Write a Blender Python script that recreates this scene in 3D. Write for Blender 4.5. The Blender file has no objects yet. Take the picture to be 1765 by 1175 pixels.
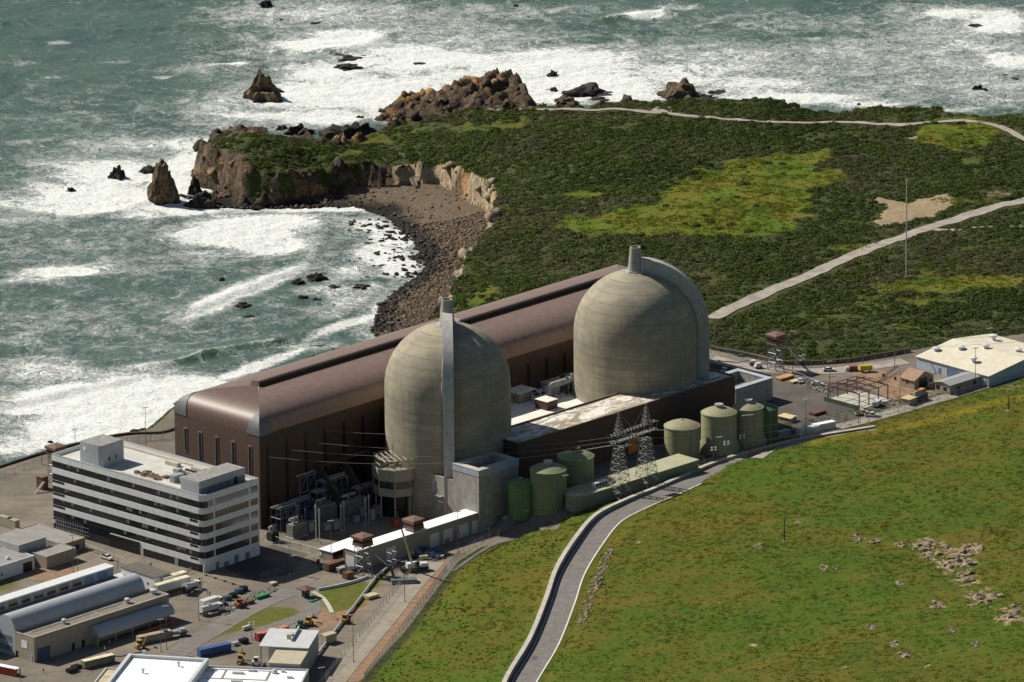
import bpy, bmesh, math, random
import numpy as np
from math import radians as R, sin, cos, pi
from mathutils import Vector, Matrix, noise as mn
random.seed(7); rng = np.random.default_rng(7)
S = bpy.context.scene
COL = S.collection

# ---------------------------------------------------------------- camera
IW, IH, FPX, PITCH, ROLL, DIST = 1765, 1175, 14700.0, R(16.6), 0.0085, 3250.0
CAMZ = 26 + DIST*sin(PITCH)
_f = np.array([0, cos(PITCH), -sin(PITCH)]); _r0 = np.array([1., 0, 0]); _u0 = np.cross(_r0, _f)
_r = cos(ROLL)*_r0 - sin(ROLL)*_u0; _u = sin(ROLL)*_r0 + cos(ROLL)*_u0
CAM = np.array([0, 0, CAMZ])
cd = bpy.data.cameras.new('camera'); cam = bpy.data.objects.new('camera', cd); COL.objects.link(cam)
cd.sensor_width = 36; cd.lens = FPX*36/IW; cd.clip_start = 5; cd.clip_end = 60000
M4 = Matrix.Identity(4)
for i in range(3):
    M4[i][0] = _r[i]; M4[i][1] = _u[i]; M4[i][2] = -_f[i]; M4[i][3] = CAM[i]
cam.matrix_world = M4
S.camera = cam
# ---------------------------------------------------------------- light
SUN_EL, SUN_AZ = R(44), R(-62)          # azimuth clockwise from +Y
to_sun = Vector((sin(SUN_AZ)*cos(SUN_EL), cos(SUN_AZ)*cos(SUN_EL), sin(SUN_EL)))
sl = bpy.data.lights.new('sun', 'SUN'); sl.energy = 4.6; sl.angle = R(.53); sl.color = (1, .93, .82)
so = bpy.data.objects.new('sun', sl); COL.objects.link(so); so.rotation_euler = to_sun.to_track_quat('Z', 'Y').to_euler()
so.location = (0, 2900, 600)
W = bpy.data.worlds.new('World'); S.world = W; W.use_nodes = True
sk = W.node_tree.nodes.new('ShaderNodeTexSky'); sk.sky_type = 'NISHITA'; sk.sun_disc = False
sk.sun_elevation = SUN_EL; sk.sun_rotation = SUN_AZ
bg = next(n for n in W.node_tree.nodes if n.type == 'BACKGROUND')
W.node_tree.links.new(sk.outputs[0], bg.inputs[0]); bg.inputs[1].default_value = .046
S.view_settings.view_transform = 'Standard'; S.view_settings.look = 'None'
S.view_settings.exposure = 0.36; S.view_settings.gamma = 1

# ---------------------------------------------------------------- survey helpers
def P(px, py, z=26.):
    "point of the world at height z that the photograph shows at (px, py)"
    px = np.asarray(px, float); py = np.asarray(py, float)
    d = _f + _r*((px-IW/2)/FPX)[..., None] - _u*((py-IH/2)/FPX)[..., None]
    return CAM + d*((np.asarray(z)-CAMZ)/d[..., 2])[..., None]
def hgt(px, y0, y1, z0):
    b = P(px, y0, z0); lo, hi = 0., 150.
    for _ in range(40):
        m = (lo+hi)/2; v = b+[0, 0, m]-CAM
        if IH/2-FPX*(v@_u)/(v@_f) > y1: lo = m
        else: hi = m
    return lo
def PL(pts, z=26.): return P([p[0] for p in pts], [p[1] for p in pts], [p[2] if len(p) > 2 else z for p in pts])

# ---------------------------------------------------------------- numpy noise
def _hash(ix, iy, s):
    h = (ix*374761393 + iy*668265263 + s*982451653) & 0x7fffffff
    h = ((h ^ (h >> 13))*1274126177) & 0x7fffffff
    return ((h ^ (h >> 16)) & 0xffff)/65535.
def vnoise(x, y, s=0):
    ix = np.floor(x).astype(np.int64); iy = np.floor(y).astype(np.int64); fx = x-ix; fy = y-iy
    fx = fx*fx*fx*(fx*(fx*6-15)+10); fy = fy*fy*fy*(fy*(fy*6-15)+10)
    return (_hash(ix, iy, s)*(1-fx)+_hash(ix+1, iy, s)*fx)*(1-fy)+(_hash(ix, iy+1, s)*(1-fx)+_hash(ix+1, iy+1, s)*fx)*fy
def fbm(x, y, sc, oct=4, s=0, ridge=False):
    a = .5; t = 0; n = 0
    x = x/sc; y = y/sc
    for o in range(oct):
        v = vnoise(x+o*17.3, y-o*9.1, s+o)
        if ridge: v = 1-abs(2*v-1)
        t = t+a*v; n += a; a *= .5; x = x*2.03; y = y*2.03
    return t/n
def sst(a, b, x):
    t = np.clip((x-a)/(b-a), 0, 1); return t*t*(3-2*t)
def seg_dist(X, Y, pts, closed):
    d = np.full(X.shape, 1e9); n = len(pts); w = np.zeros(X.shape, bool)
    for i in range(n if closed else n-1):
        ax, ay = pts[i][:2]; bx, by = pts[(i+1) % n][:2]
        ex, ey = bx-ax, by-ay; t = np.clip(((X-ax)*ex+(Y-ay)*ey)/(ex*ex+ey*ey+1e-9), 0, 1)
        d = np.minimum(d, np.hypot(X-ax-t*ex, Y-ay-t*ey))
        if closed:
            c = ((ay > Y) != (by > Y)) & (X < (bx-ax)*(Y-ay)/(by-ay+1e-12)+ax); w ^= c
    return np.where(w, d, -d) if closed else d
def sd(X, Y, poly):
    "signed distance, + inside, only worked out near the polygon"
    p = np.asarray(poly)[:, :2]; return seg_dist(X, Y, p, True)

# ---------------------------------------------------------------- materials
def nn(t, ty, **kw):
    n = t.nodes.new(ty)
    for k, v in kw.items():
        if k in n.inputs: n.inputs[k].default_value = v
        else: setattr(n, k, v)
    return n
def link(t, a, b): t.links.new(a, b)
def c4(c): return (c[0], c[1], c[2], 1)
def mixc(t, fac, a, b, blend='MIX'):
    n = t.nodes.new('ShaderNodeMix'); n.data_type = 'RGBA'; n.blend_type = blend
    for s, v in ((0, fac), (6, a), (7, b)):
        if hasattr(v, 'is_linked'): t.links.new(v, n.inputs[s])
        else: n.inputs[s].default_value = v if s == 0 else c4(v)
    return n.outputs[2]
def ramp(t, src, a, b):
    n = t.nodes.new('ShaderNodeMapRange'); n.interpolation_type = 'SMOOTHSTEP'
    n.inputs[1].default_value = a; n.inputs[2].default_value = b
    t.links.new(src, n.inputs[0]); return n.outputs[0]
def math_(t, op, a, b):
    n = t.nodes.new('ShaderNodeMath'); n.operation = op
    for i, v in enumerate((a, b)):
        if hasattr(v, 'is_linked'): t.links.new(v, n.inputs[i])
        else: n.inputs[i].default_value = v
    return n.outputs[0]
def noise_(t, co, sc, det=4, rough=.55, dist=0, vec=None):
    n = t.nodes.new('ShaderNodeTexNoise'); n.inputs['Scale'].default_value = sc; n.inputs['Detail'].default_value = det
    n.inputs['Roughness'].default_value = rough; n.inputs['Distortion'].default_value = dist
    if vec is not None:
        m = t.nodes.new('ShaderNodeMapping'); m.inputs['Scale'].default_value = vec; t.links.new(co, m.inputs[0]); co = m.outputs[0]
    t.links.new(co, n.inputs['Vector']); return n.outputs[0]
def newmat(name):
    m = bpy.data.materials.new(name); m.use_nodes = True; t = m.node_tree
    b = next(n for n in t.nodes if n.type == 'BSDF_PRINCIPLED')
    co = t.nodes.new('ShaderNodeTexCoord'); return m, t, b, co.outputs['Object']
MC = {}
def mat(name, col, rough=.75, var=.25, sc=.35, col2=None, c2amt=.5, metal=0, bump=0, bsc=3., streak=0, spec=.4, hl=0, vl=0):
    "plain procedural material: base colour, large and small blotches, vertical streaks, bump"
    if name in MC: return MC[name]
    m, t, b, co = newmat(name)
    n1 = noise_(t, co, sc, 6, .65)
    d = tuple(c*(1-var) for c in col); l = tuple(min(1, c*(1+var)) for c in col)
    c = mixc(t, ramp(t, n1, .3, .7), d, l)
    if col2: c = mixc(t, ramp(t, noise_(t, co, sc*2.7, 8, .7, .6), 1-c2amt-.08, 1-c2amt+.12), c, col2)
    if streak:
        s = noise_(t, co, 1., 5, .6, 0, (1.1, 1.1, .05)); c = mixc(t, ramp(t, s, .45, .75), c, tuple(x*(1-streak) for x in col))
    for sp, ax in ((hl, 2), (vl, 0)):
        if sp:
            sx_ = t.nodes.new('ShaderNodeSeparateXYZ'); link(t, co, sx_.inputs[0]); f_ = math_(t, 'LESS_THAN', math_(t, 'FRACT', math_(t, 'DIVIDE', sx_.outputs[ax], sp), 0.), .16/sp)
            c = mixc(t, math_(t, 'MULTIPLY', f_, .38), c, tuple(x*.35 for x in col))
    link(t, c, b.inputs['Base Color'])
    b.inputs['Roughness'].default_value = rough; b.inputs['Metallic'].default_value = metal
    b.inputs['Specular IOR Level'].default_value = spec
    if bump:
        bn = t.nodes.new('ShaderNodeBump'); bn.inputs['Strength'].default_value = 1; bn.inputs['Distance'].default_value = bump
        link(t, noise_(t, co, bsc, 5, .6), bn.inputs['Height']); link(t, bn.outputs[0], b.inputs['Normal'])
    MC[name] = m; return m

# ---------------------------------------------------------------- mesh builder
class MB:
    def __init__(s): s.v = []; s.f = []
    def add(s, vs, fs):
        o = len(s.v); s.v += [tuple(v) for v in vs]; s.f += [tuple(i+o for i in f) for f in fs]; return s
    def box(s, x0, x1, y0, y1, z0, z1):
        return s.add([(x0, y0, z0), (x1, y0, z0), (x1, y1, z0), (x0, y1, z0), (x0, y0, z1), (x1, y0, z1), (x1, y1, z1), (x0, y1, z1)],
              [(0, 3, 2, 1), (4, 5, 6, 7), (0, 1, 5, 4), (1, 2, 6, 5), (2, 3, 7, 6), (3, 0, 4, 7)])
    def loft(s, rings, closed=True, cap0=True, cap1=True):
        n = len(rings[0]); vs = [p for r in rings for p in r]; fs = []
        for k in range(len(rings)-1):
            for i in range(n if closed else n-1):
                j = (i+1) % n; fs.append((k*n+i, k*n+j, (k+1)*n+j, (k+1)*n+i))
        if cap0 and closed: fs.append(tuple(reversed(range(n))))
        if cap1 and closed: fs.append(tuple(range((len(rings)-1)*n, len(rings)*n)))
        return s.add(vs, fs)
    def prism(s, poly, z0, z1): return s.loft([[(p[0], p[1], z0) for p in poly], [(p[0], p[1], z1) for p in poly]])
    def lathe(s, prof, c=(0, 0), n=24, cap0=True, cap1=True, z=0):
        return s.loft([[(c[0]+r*cos(2*pi*i/n), c[1]+r*sin(2*pi*i/n), zz+z) for i in range(n)] for r, zz in prof], True, cap0, cap1)
    def tube(s, pts, r, n=6, r1=None):
        pts = [Vector(p) for p in pts]; rings = []
        for i, p in enumerate(pts):
            d = (pts[min(i+1, len(pts)-1)]-pts[max(i-1, 0)]).normalized()
            a = d.cross(Vector((0, 0, 1)) if abs(d.z) < .95 else Vector((1, 0, 0))).normalized(); b = d.cross(a)
            rr = r if r1 is None else r+(r1-r)*i/(len(pts)-1)
            rings.append([p+a*rr*cos(2*pi*k/n)+b*rr*sin(2*pi*k/n) for k in range(n)])
        return s.loft(rings)
    def bar(s, p, q, w):
        return s.tube([p, q], w, 4)
    def mesh(s, name, m=None, smooth=False):
        me = bpy.data.meshes.new(name); me.from_pydata(s.v, [], s.f); me.update()
        bm = bmesh.new(); bm.from_mesh(me); bmesh.ops.recalc_face_normals(bm, faces=bm.faces); bm.to_mesh(me); bm.free()
        if m: me.materials.append(m)
        if smooth: me.shade_smooth() if smooth is True else me.shade_smooth()
        return me
    def pieces(s):
        p = list(range(len(s.v)))
        def fd(i):
            while p[i] != i: p[i] = p[p[i]]; i = p[i]
            return i
        for f in s.f:
            for k in f[1:]: p[fd(k)] = fd(f[0])
        d = {}
        for f in s.f: d.setdefault(fd(f[0]), []).append(f)
        for fs in d.values():
            ids = sorted({i for f in fs for i in f}); r = {i: k for k, i in enumerate(ids)}; m = MB(); m.v = [s.v[i] for i in ids]; m.f = [tuple(r[i] for i in f) for f in fs]; yield m
    def each(s, name, m, parent=None, smooth=False):
        "every loose piece an object of its own"
        return [q.build(name, m, parent, smooth) for q in s.pieces()]
    def build(s, name, m, parent=None, smooth=False, label=None):
        o = bpy.data.objects.new(name, s.mesh(name, m, smooth)); COL.objects.link(o)
        if smooth == 'auto':
            o.data.set_sharp_from_angle(angle=R(35))
        if parent: o.parent = parent
        if label: o['label'] = label
        return o
def tag(o, label=None, cat=None, group=None, kind=None):
    if label: o['label'] = label
    if cat: o['category'] = cat
    if group: o['group'] = group
    if kind: o['kind'] = kind
    return o
def thing(name, label, cat, loc=(0, 0, 0), rz=0, group=None):
    o = bpy.data.objects.new(name, None); COL.objects.link(o); o.location = tuple(loc); o.rotation_euler = (0, 0, rz)
    o.empty_display_size = 1
    return tag(o, label, cat, group)
KIDS = {}
def dup(root, loc, rz=None, label=None, group=None, sc=None):
    r = root.copy(); COL.objects.link(r); r.location = tuple(loc)
    if rz is not None: r.rotation_euler = (0, 0, rz)
    if sc is not None: r.scale = (sc, sc, sc)
    if label: r['label'] = label
    if group: r['group'] = group
    if root.name not in KIDS: KIDS[root.name] = [(c, list(c.children)) for c in root.children]
    for ch, gs in KIDS[root.name]:
        c = ch.copy(); COL.objects.link(c); c.parent = r
        for g in gs:
            d = g.copy(); COL.objects.link(d); d.parent = c
    return r
# ================================================================ TERRAIN
AZ = R(45.5)                                   # main axis of the plant
ca, sa = cos(AZ), sin(AZ)
def grid_axis(a, b, step, far0, far1):
    m = list(np.arange(a, b+step/2, step)); st = step; lo = [a]
    while lo[-1] > far0: st *= 1.35; lo.append(lo[-1]-st)
    st = step; hi = [b]
    while hi[-1] < far1: st *= 1.35; hi.append(hi[-1]+st)
    return np.array(lo[:0:-1]+m+hi[1:])
def to_mesh(name, X, Y, Z, keep, m, attrs):
    ny, nx = X.shape
    idx = np.arange(ny*nx).reshape(ny, nx)
    q = np.stack([idx[:-1, :-1], idx[:-1, 1:], idx[1:, 1:], idx[1:, :-1]], -1).reshape(-1, 4)
    k = keep.reshape(-1); q = q[k[q].any(1)]
    used = np.zeros(ny*nx, bool); used[q.reshape(-1)] = True; remap = np.cumsum(used)-1
    co = np.stack([X, Y, Z], -1).reshape(-1, 3)[used]; q = remap[q]
    me = fast_mesh(name, co, q)
    for an, a in attrs.items():
        at = me.attributes.new(an, 'FLOAT', 'POINT'); at.data.foreach_set('value', a.reshape(-1)[used].astype(np.float32))
    me.materials.append(m); me.shade_smooth()
    o = bpy.data.objects.new(name, me); COL.objects.link(o); return o
def fast_mesh(name, co, q):
    me = bpy.data.meshes.new(name); n = q.shape[1]
    me.vertices.add(len(co)); me.vertices.foreach_set('co', co.astype(np.float32).reshape(-1))
    me.loops.add(q.size); me.loops.foreach_set('vertex_index', q.astype(np.int32).reshape(-1))
    me.polygons.add(len(q)); me.polygons.foreach_set('loop_start', np.arange(0, q.size, n, dtype=np.int32))
    me.update(calc_edges=True); return me

def _pz(px): return 26+9*float(np.clip((px-840)/120, 0, 1))
PAD = PL([(-250, 860, 26), (0, 803, 26), (90, 772, 26), (200, 748, 26), (312, 733, 26), (440, 705, 26), (560, 665, 26), (700, 620, 28), (900, 560, 33), (1010, 530, 34), (1120, 530, 35), (1200, 572, 35), (1225, 602, 35),
          (1340, 626, 35), (1480, 622, 35), (1560, 606, 35), (1640, 590, 35), (1765, 575, 35), (1950, 540, 35), (1950, 585, 35)]+[(x, y, _pz(x)) for x, y in ((1765, 640), (1650, 680), (1560, 705), (1500, 725), (1330, 762),
          (1200, 803), (1060, 852), (1010, 868), (960, 893), (900, 908), (830, 943), (790, 968), (700, 1087), (620, 1175), (500, 1320), (-250, 1330))])
s0 = P(838, 915, 26)@np.array([ca, sa, 0]); s1 = P(975, 880, 35)@np.array([ca, sa, 0])
def zpad(x, y): return 26+9*sst(s0, s1, x*ca+y*sa)
# control heights for the hill, the terrace and the cliffs (surveyed points)
CTL = [(-250, 860, 25), (0, 803, 25), (200, 748, 25), (312, 733, 25), (560, 655, 24),
       (520, 628, 17), (600, 592, 17), (690, 573, 18), (720, 520, 19), (760, 480, 19), (785, 520, 21), (830, 470, 22), (900, 500, 24), (1010, 500, 26), (850, 340, 19), (790, 288, 13), (720, 280, 11.5),
       (650, 270, 12), (560, 260, 14), (480, 255, 17), (440, 232, 21), (395, 232, 20), (520, 240, 15), (600, 254, 11), (650, 243, 10), (720, 225, 12), (745, 206, 13), (850, 193, 15), (1000, 190, 16), (1140, 182, 17),
       (1330, 178, 18), (1480, 195, 18), (1620, 194, 20), (1765, 199, 20), (1765, 260, 22), (1600, 290, 24), (1400, 300, 24), (1200, 330, 25), (1000, 300, 22), (850, 250, 18), (1000, 420, 25), (1300, 450, 29), (1550, 400, 29), (1765, 400, 30), (1230, 560, 32), (1400, 560, 32), (1600, 560, 33.5), (1765, 555, 35), (1560, 480, 31),
       (620, 1185, 26), (700, 1087, 26), (790, 968, 26), (830, 943, 26.3), (900, 908, 31), (960, 893, 34.8), (1010, 868, 35), (1060, 852, 35), (1200, 803, 35), (1330, 762, 35), (1500, 725, 35), (1650, 680, 35), (1765, 640, 35), (1950, 590, 36),
       (1765, 668, 39), (1660, 715, 40), (1560, 745, 40.5), (1400, 775, 41), (1330, 790, 41), (1230, 830, 40.5), (1765, 720, 43), (1500, 820, 46), (1765, 850, 51), (1300, 900, 47), (1500, 950, 53), (1765, 1000, 60), (1765, 1175, 71), (1500, 1175, 65), (1250, 1175, 56), (1120, 1040, 47), (1180, 960, 46),
       (1060, 1175, 49), (1960, 1000, 68), (1960, 1260, 87), (1960, 760, 51), (1500, 1300, 74), (1100, 1300, 56), (750, 1300, 38), (600, 1320, 28),
       (780, 1175, 36), (860, 1100, 39), (850, 1000, 35), (900, 980, 37), (940, 930, 36), (1000, 890, 36.2), (1080, 855, 36.5), (760, 1080, 31), (720, 1175, 31)]
ROAD = [(880, 1230, 44), (902, 1175, 43.6), (940, 1110, 43), (968, 1040, 42), (985, 990, 41.2), (1015, 940, 40.3), (1050, 897, 39.4), (1100, 870, 38.3), (1150, 849, 37.2), (1205, 824, 36.2), (1260, 800, 35.6), (1330, 780, 35.3), (1400, 763, 35.2), (1520, 743, 35.1)]
ROADW = PL(ROAD)
def tps_fit(pts):
    p = PL(pts); n = len(p); d = np.hypot(p[:, None, 0]-p[None, :, 0], p[:, None, 1]-p[None, :, 1])/100
    K = np.where(d > 0, d*d*np.log(d+1e-9), 0)+np.eye(n)*.02
    A = np.zeros((n+3, n+3)); A[:n, :n] = K; A[:n, n] = 1; A[:n, n+1:] = p[:, :2]/100; A[n:, :n] = A[:n, n:].T
    w = np.linalg.solve(A, np.r_[p[:, 2], 0, 0, 0]); return p, w
TP, TW = tps_fit(CTL+[(r[0]+14, r[1], r[2]) for r in ROAD[1:6]]+[(1228,812,41),(1245,801,42),(1275,788,42),(1330,772,42),(1400,754.5,42),(1470,742,41),(1520,735,40)])
def tps(x, y):
    x = np.clip(x, -300, 330)/100; y = np.clip(y, 2500, 3640)/100
    z = TW[-3]+TW[-2]*x+TW[-1]*y
    for i in range(len(TP)):
        d2 = (x-TP[i, 0]/100)**2+(y-TP[i, 1]/100)**2; z = z+TW[i]*.5*d2*np.log(d2+1e-9)
    return z
# outline of the land at the top of its cliffs
LAND = PL([(-250, 862, 25), (0, 805, 25), (90, 774, 25), (200, 750, 25), (312, 735, 25), (420, 690, 22), (505, 640, 18), (560, 604, 17), (620, 590, 17), (690, 576, 18), (740, 556, 19), (775, 515, 20), (800, 470, 19), (822, 440, 19),
           (842, 408, 19), (868, 348, 18), (846, 318, 15), (815, 303, 13), (790, 295, 12), (760, 286, 11), (725, 286, 11), (690, 286, 11), (655, 284, 12), (620, 278, 12), (575, 276, 14), (540, 274, 15), (500, 278, 15), (470, 284, 15), (440, 276, 16),
           (415, 262, 17), (388, 250, 18), (366, 236, 18), (366, 220, 19), (400, 208, 19), (455, 210, 19), (490, 224, 16), (540, 238, 13), (590, 251, 11), (625, 248, 9), (660, 232, 10), (700, 214, 12), (745, 202, 13), (800, 194, 14), (870, 189, 15), (930, 187, 15),
           (1000, 186, 15), (1060, 179, 15), (1100, 172, 16), (1140, 176, 17), (1180, 172, 17), (1250, 173, 17), (1330, 171, 18), (1370, 178, 18), (1400, 186, 18), (1480, 192, 18), (1530, 188, 18), (1600, 188, 19), (1660, 196, 20), (1765, 196, 20), (2400, 215, 20), (2600, 800, 20), (2600, 2500, 20), (-250, 2500, 20)])
BEACH = PL([(640, 566), (655, 520), (690, 490), (735, 455), (722, 420), (700, 398), (664, 368), (605, 351), (520, 353), (440, 355), (372, 352), (345, 350), (352, 335), (430, 330), (500, 330), (560, 318), (640, 316), (700, 314), (760, 310), (850, 330), (870, 400), (830, 440), (810, 500), (780, 560), (700, 590), (660, 585)], 1.5)
SHORE = BEACH[:12]
HEAD = PL([(634, 188, 2), (652, 176, 4), (690, 160, 6), (750, 145, 10), (800, 126, 13), (842, 116, 15), (882, 116, 15), (912, 130, 14), (920, 152, 11), (932, 168, 9), (935, 188, 9), (880, 196, 9), (845, 192, 10), (800, 198, 8), (745, 203, 5), (690, 204, 3), (650, 200, 2)])
HRID = PL([(650, 184, 2.5), (700, 172, 5), (760, 156, 8.5), (820, 136, 12), (870, 124, 14), (905, 138, 12), (925, 172, 9)])
def seg_ht(x, y):
    best = np.full(x.shape, 1e9); zz = np.zeros(x.shape)
    for i in range(len(HRID)-1):
        a, b = HRID[i], HRID[i+1]; ex, ey = b[0]-a[0], b[1]-a[1]; t = np.clip(((x-a[0])*ex+(y-a[1])*ey)/(ex*ex+ey*ey), 0, 1); d = np.hypot(x-a[0]-t*ex, y-a[1]-t*ey); m = d < best
        best = np.where(m, d, best); zz = np.where(m, a[2]+t*(b[2]-a[2]), zz)
    return zz-np.clip(best-4, 0, 40)*.28
def height(x, y):
    n1 = fbm(x, y, 26, 4, 3); n2 = fbm(x, y, 7, 3, 5); rg = fbm(x, y, 11, 4, 9, True)
    zt = tps(x, y); sp = sd(x, y, PAD)
    hillmask = sst(0, 10, -sp)
    z = zt+((n1-.5)*2.6+(n2-.5)*.9)*hillmask
    # road bench cut into the hill
    rd, rz = np.full(x.shape, 1e9), np.zeros(x.shape)
    for i in range(len(ROADW)-1):
        a, b = ROADW[i], ROADW[i+1]; ex, ey = b[0]-a[0], b[1]-a[1]
        t = np.clip(((x-a[0])*ex+(y-a[1])*ey)/(ex*ex+ey*ey), 0, 1); d = np.hypot(x-a[0]-t*ex, y-a[1]-t*ey)
        m = d < rd; rd = np.where(m, d, rd); rz = np.where(m, a[2]+t*(b[2]-a[2]), rz)
    z = rz+(z-rz)*sst(5.8, 10.5, rd)
    z = np.where(sp > 0, zpad(x, y), zpad(x, y)+(z-zpad(x, y))*sst(0, 14, -sp))
    # cliffs
    sl = sd(x, y, LAND)+(n1-.5)*9*hillmask+(n2-.5)*3.5*hillmask
    w = 4+6*fbm(x, y, 40, 2, 21)
    west = sst(P(640, 270, 12)[0], P(520, 270, 15)[0], x)*hillmask; w = w+9*west*fbm(x, y, 18, 3, 23)
    tt = np.clip(-sl/w, 0, 1); drop = sst(0, 1, tt)*(1-west)+west*tt**1.5; z = z-west*4*sst(14, 0, sl)
    gully = fbm(x, y, 5.5, 3, 19, True)
    zc = z*(1-drop)-3.5*drop+(rg*6.5+gully*3.5-2)*np.where((drop > .03) & (drop < 1), np.minimum(drop*4, (1-drop)*2.2), 0)-rg*1.2*sst(-1, 6, -sl)*0
    # beach and cove shelf
    sb = sd(x, y, BEACH); ds = seg_dist(x, y, SHORE, False)
    zb = np.where(sb > 0, -.3+4.8*sst(0, 34, ds)+.5*n2+.35*rg, -.3-3*sst(0, 16, -sb)+1.3*(n2-.45))
    sh = sd(x, y, HEAD)+(n1-.5)*9+(n2-.5)*4; along = seg_ht(x, y)
    rk2 = fbm(x*.8+y*.6, (y*.8-x*.6)*2.2, 9, 5, 33, True)
    zh = -3.5+(along+3.5)*sst(-3, 7, sh)+(rg-.5)*6*sst(-2, 4, sh)+(rk2-.5)*8*sst(-2, 5, sh)
    zc = np.where(sh > -3, np.maximum(zc, zh), zc)
    return np.maximum(zc, zb), dict(sh=sh, sl=sl, drop=drop, sp=sp, sb=sb, ds=ds, rd=rd, zb=zb, zc=zc, n1=n1, n2=n2, hm=hillmask)

gx = grid_axis(-285, 290, 1.2, -2500, 2500); gy = grid_axis(2530, 3570, 1.38, 1200, 3620)
GX, GY = np.meshgrid(gx, gy)
GZ, G = height(GX, GY)
def gh(x, y):
    "ground height at world x, y"
    i = np.clip(np.searchsorted(gx, x)-1, 0, len(gx)-2); j = np.clip(np.searchsorted(gy, y)-1, 0, len(gy)-2)
    fx = np.clip((x-gx[i])/(gx[i+1]-gx[i]), 0, 1); fy = np.clip((y-gy[j])/(gy[j+1]-gy[j]), 0, 1)
    return (GZ[j, i]*(1-fx)+GZ[j, i+1]*fx)*(1-fy)+(GZ[j+1, i]*(1-fx)+GZ[j+1, i+1]*fx)*fy
def PG(px, py, zmin=-50):
    "first hit of the sight line on the ground"
    z = np.arange(95, -3, -.25); p = P(np.full(z.shape, float(px)), np.full(z.shape, float(py)), z)
    g = np.maximum(gh(p[:, 0], p[:, 1]), 0); k = np.argmax(g >= z); q = p[k].copy(); q[2] = g[k]; return Vector(q)
def polyg(pts): return np.array([PG(*p) for p in pts])
def blob(px, py, rx, ry, soft=.5, ang=0):
    "soft ellipse laid on the ground: centre and half axes as surveyed in the photograph"
    c = PG(px, py); a = PG(px+rx, py); b = PG(px, py+ry)
    k1 = math.hypot(a.x-c.x, a.y-c.y); k2 = max(2., math.hypot(b.x-c.x, b.y-c.y)); dx, dy = GX-c.x, GY-c.y
    e = np.hypot((dx*cos(ang)+dy*sin(ang))/k1, (-dx*sin(ang)+dy*cos(ang))/k2)
    return 1-sst(1-soft, 1+soft, e)
def pmask(pts, w=3, jag=5):
    p = polyg(pts); return sst(-w, w, sd(GX, GY, p)+(G['n2']-.5)*jag+(G['n1']-.5)*jag*1.4)
A = {}
gzx, gzy = np.gradient(GZ, gy, gx)[1], np.gradient(GZ, gy, gx)[0]
slope = np.hypot(gzx, gzy)
A['rock'] = np.clip(np.maximum(sst(.35, .8, slope)*sst(-.5, 2.5, -G['sl']), sst(2, 5, -G['sl'])*(G['sb'] < 0))+sst(1.1, 1.8, slope), 0, 1)*(GZ < 24.5)*G['hm']
hd = np.maximum.reduce([blob(395, 225, 42, 22, .3), blob(405, 300, 40, 55, .3), blob(370, 260, 25, 40, .3)])
A['rock'] = np.maximum(A['rock'], np.clip(hd*1.3*(fbm(GX, GY, 14, 4, 77) > .42), 0, 1))
A['rock'] = np.maximum(A['rock'], sst(-3, 0, G['sh'])*(1-.7*blob(880, 172, 40, 12, .5)))
A['beach'] = sst(-2, 2, G['sb'])*(G['zb'] >= G['zc']-.4)*(1-A['rock'])
A['pad'] = sst(-1, 1.5, G['sp'])
south = (GX*sa-GY*ca) > (P(1250, 800, 31)@np.array([sa, -ca, 0]))
hillpoly = np.array(list(PL([(620, 1175), (700, 1087), (790, 968), (830, 943), (900, 908), (960, 893), (1010, 868), (1060, 852), (1200, 803), (1330, 762), (1500, 725), (1650, 680), (1765, 640), (2100, 560)], 28))+[P(3600, 2600, 40), P(300, 2600, 30)])
A['hill'] = sst(-1, 4, sd(GX, GY, hillpoly))
MEADOW = [(950, 388), (1000, 372), (1080, 360), (1130, 350), (1150, 320), (1200, 292), (1260, 276), (1340, 264), (1420, 258), (1440, 270), (1410, 285), (1440, 310), (1400, 330), (1380, 345), (1395, 372), (1360, 400), (1280, 413), (1200, 405), (1100, 408), (1000, 406)]
A['meadow'] = np.maximum.reduce([pmask(MEADOW, 4, 14), .9*blob(1005, 334, 42, 9, .5), pmask([(1590, 222), (1680, 208), (1720, 222), (1700, 245), (1640, 262), (1600, 250), (1570, 245)], 4, 10), .75*blob(1660, 205, 60, 6),
    .7*blob(1650, 490, 150, 16), .5*blob(1560, 520, 100, 12), .5*blob(1640, 470, 90, 10), .6*blob(830, 505, 30, 26), .5*blob(800, 530, 25, 10), .45*blob(600, 265, 60, 8), .6*blob(528, 257, 22, 5), .5*blob(670, 235, 70, 15), .5*blob(860, 215, 90, 12), .6*blob(1480, 425, 60, 8), .5*blob(1580, 560, 60, 10), .55*blob(1660, 345, 70, 8), .45*blob(1700, 280, 60, 14), .4*blob(1420, 545, 60, 10)])
A['meadow'] *= 1-A['pad']
A['grass'] = np.maximum.reduce([pmask([(285, 1120), (300, 1110), (380, 1075), (420, 1058), (470, 1047), (510, 1048), (517, 1057), (490, 1072), (420, 1085), (360, 1100)], 1.2, 1), pmask([(548, 1020), (572, 1010), (636, 1000), (640, 1025), (622, 1044), (572, 1056), (560, 1042)], 1.5, 2), pmask([(650, 985), (675, 985), (648, 1015), (635, 1012)], 1, 1.5), .8*blob(0, 1005, 32, 14, .3)])
A['sand'] = np.maximum.reduce([pmask([(1520, 342), (1560, 345), (1600, 340), (1640, 350), (1630, 362), (1600, 372), (1575, 370), (1560, 390), (1535, 388), (1518, 385)], 2, 12), .8*blob(1570, 238, 14, 3), .5*blob(1720, 335, 40, 5)])
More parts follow.
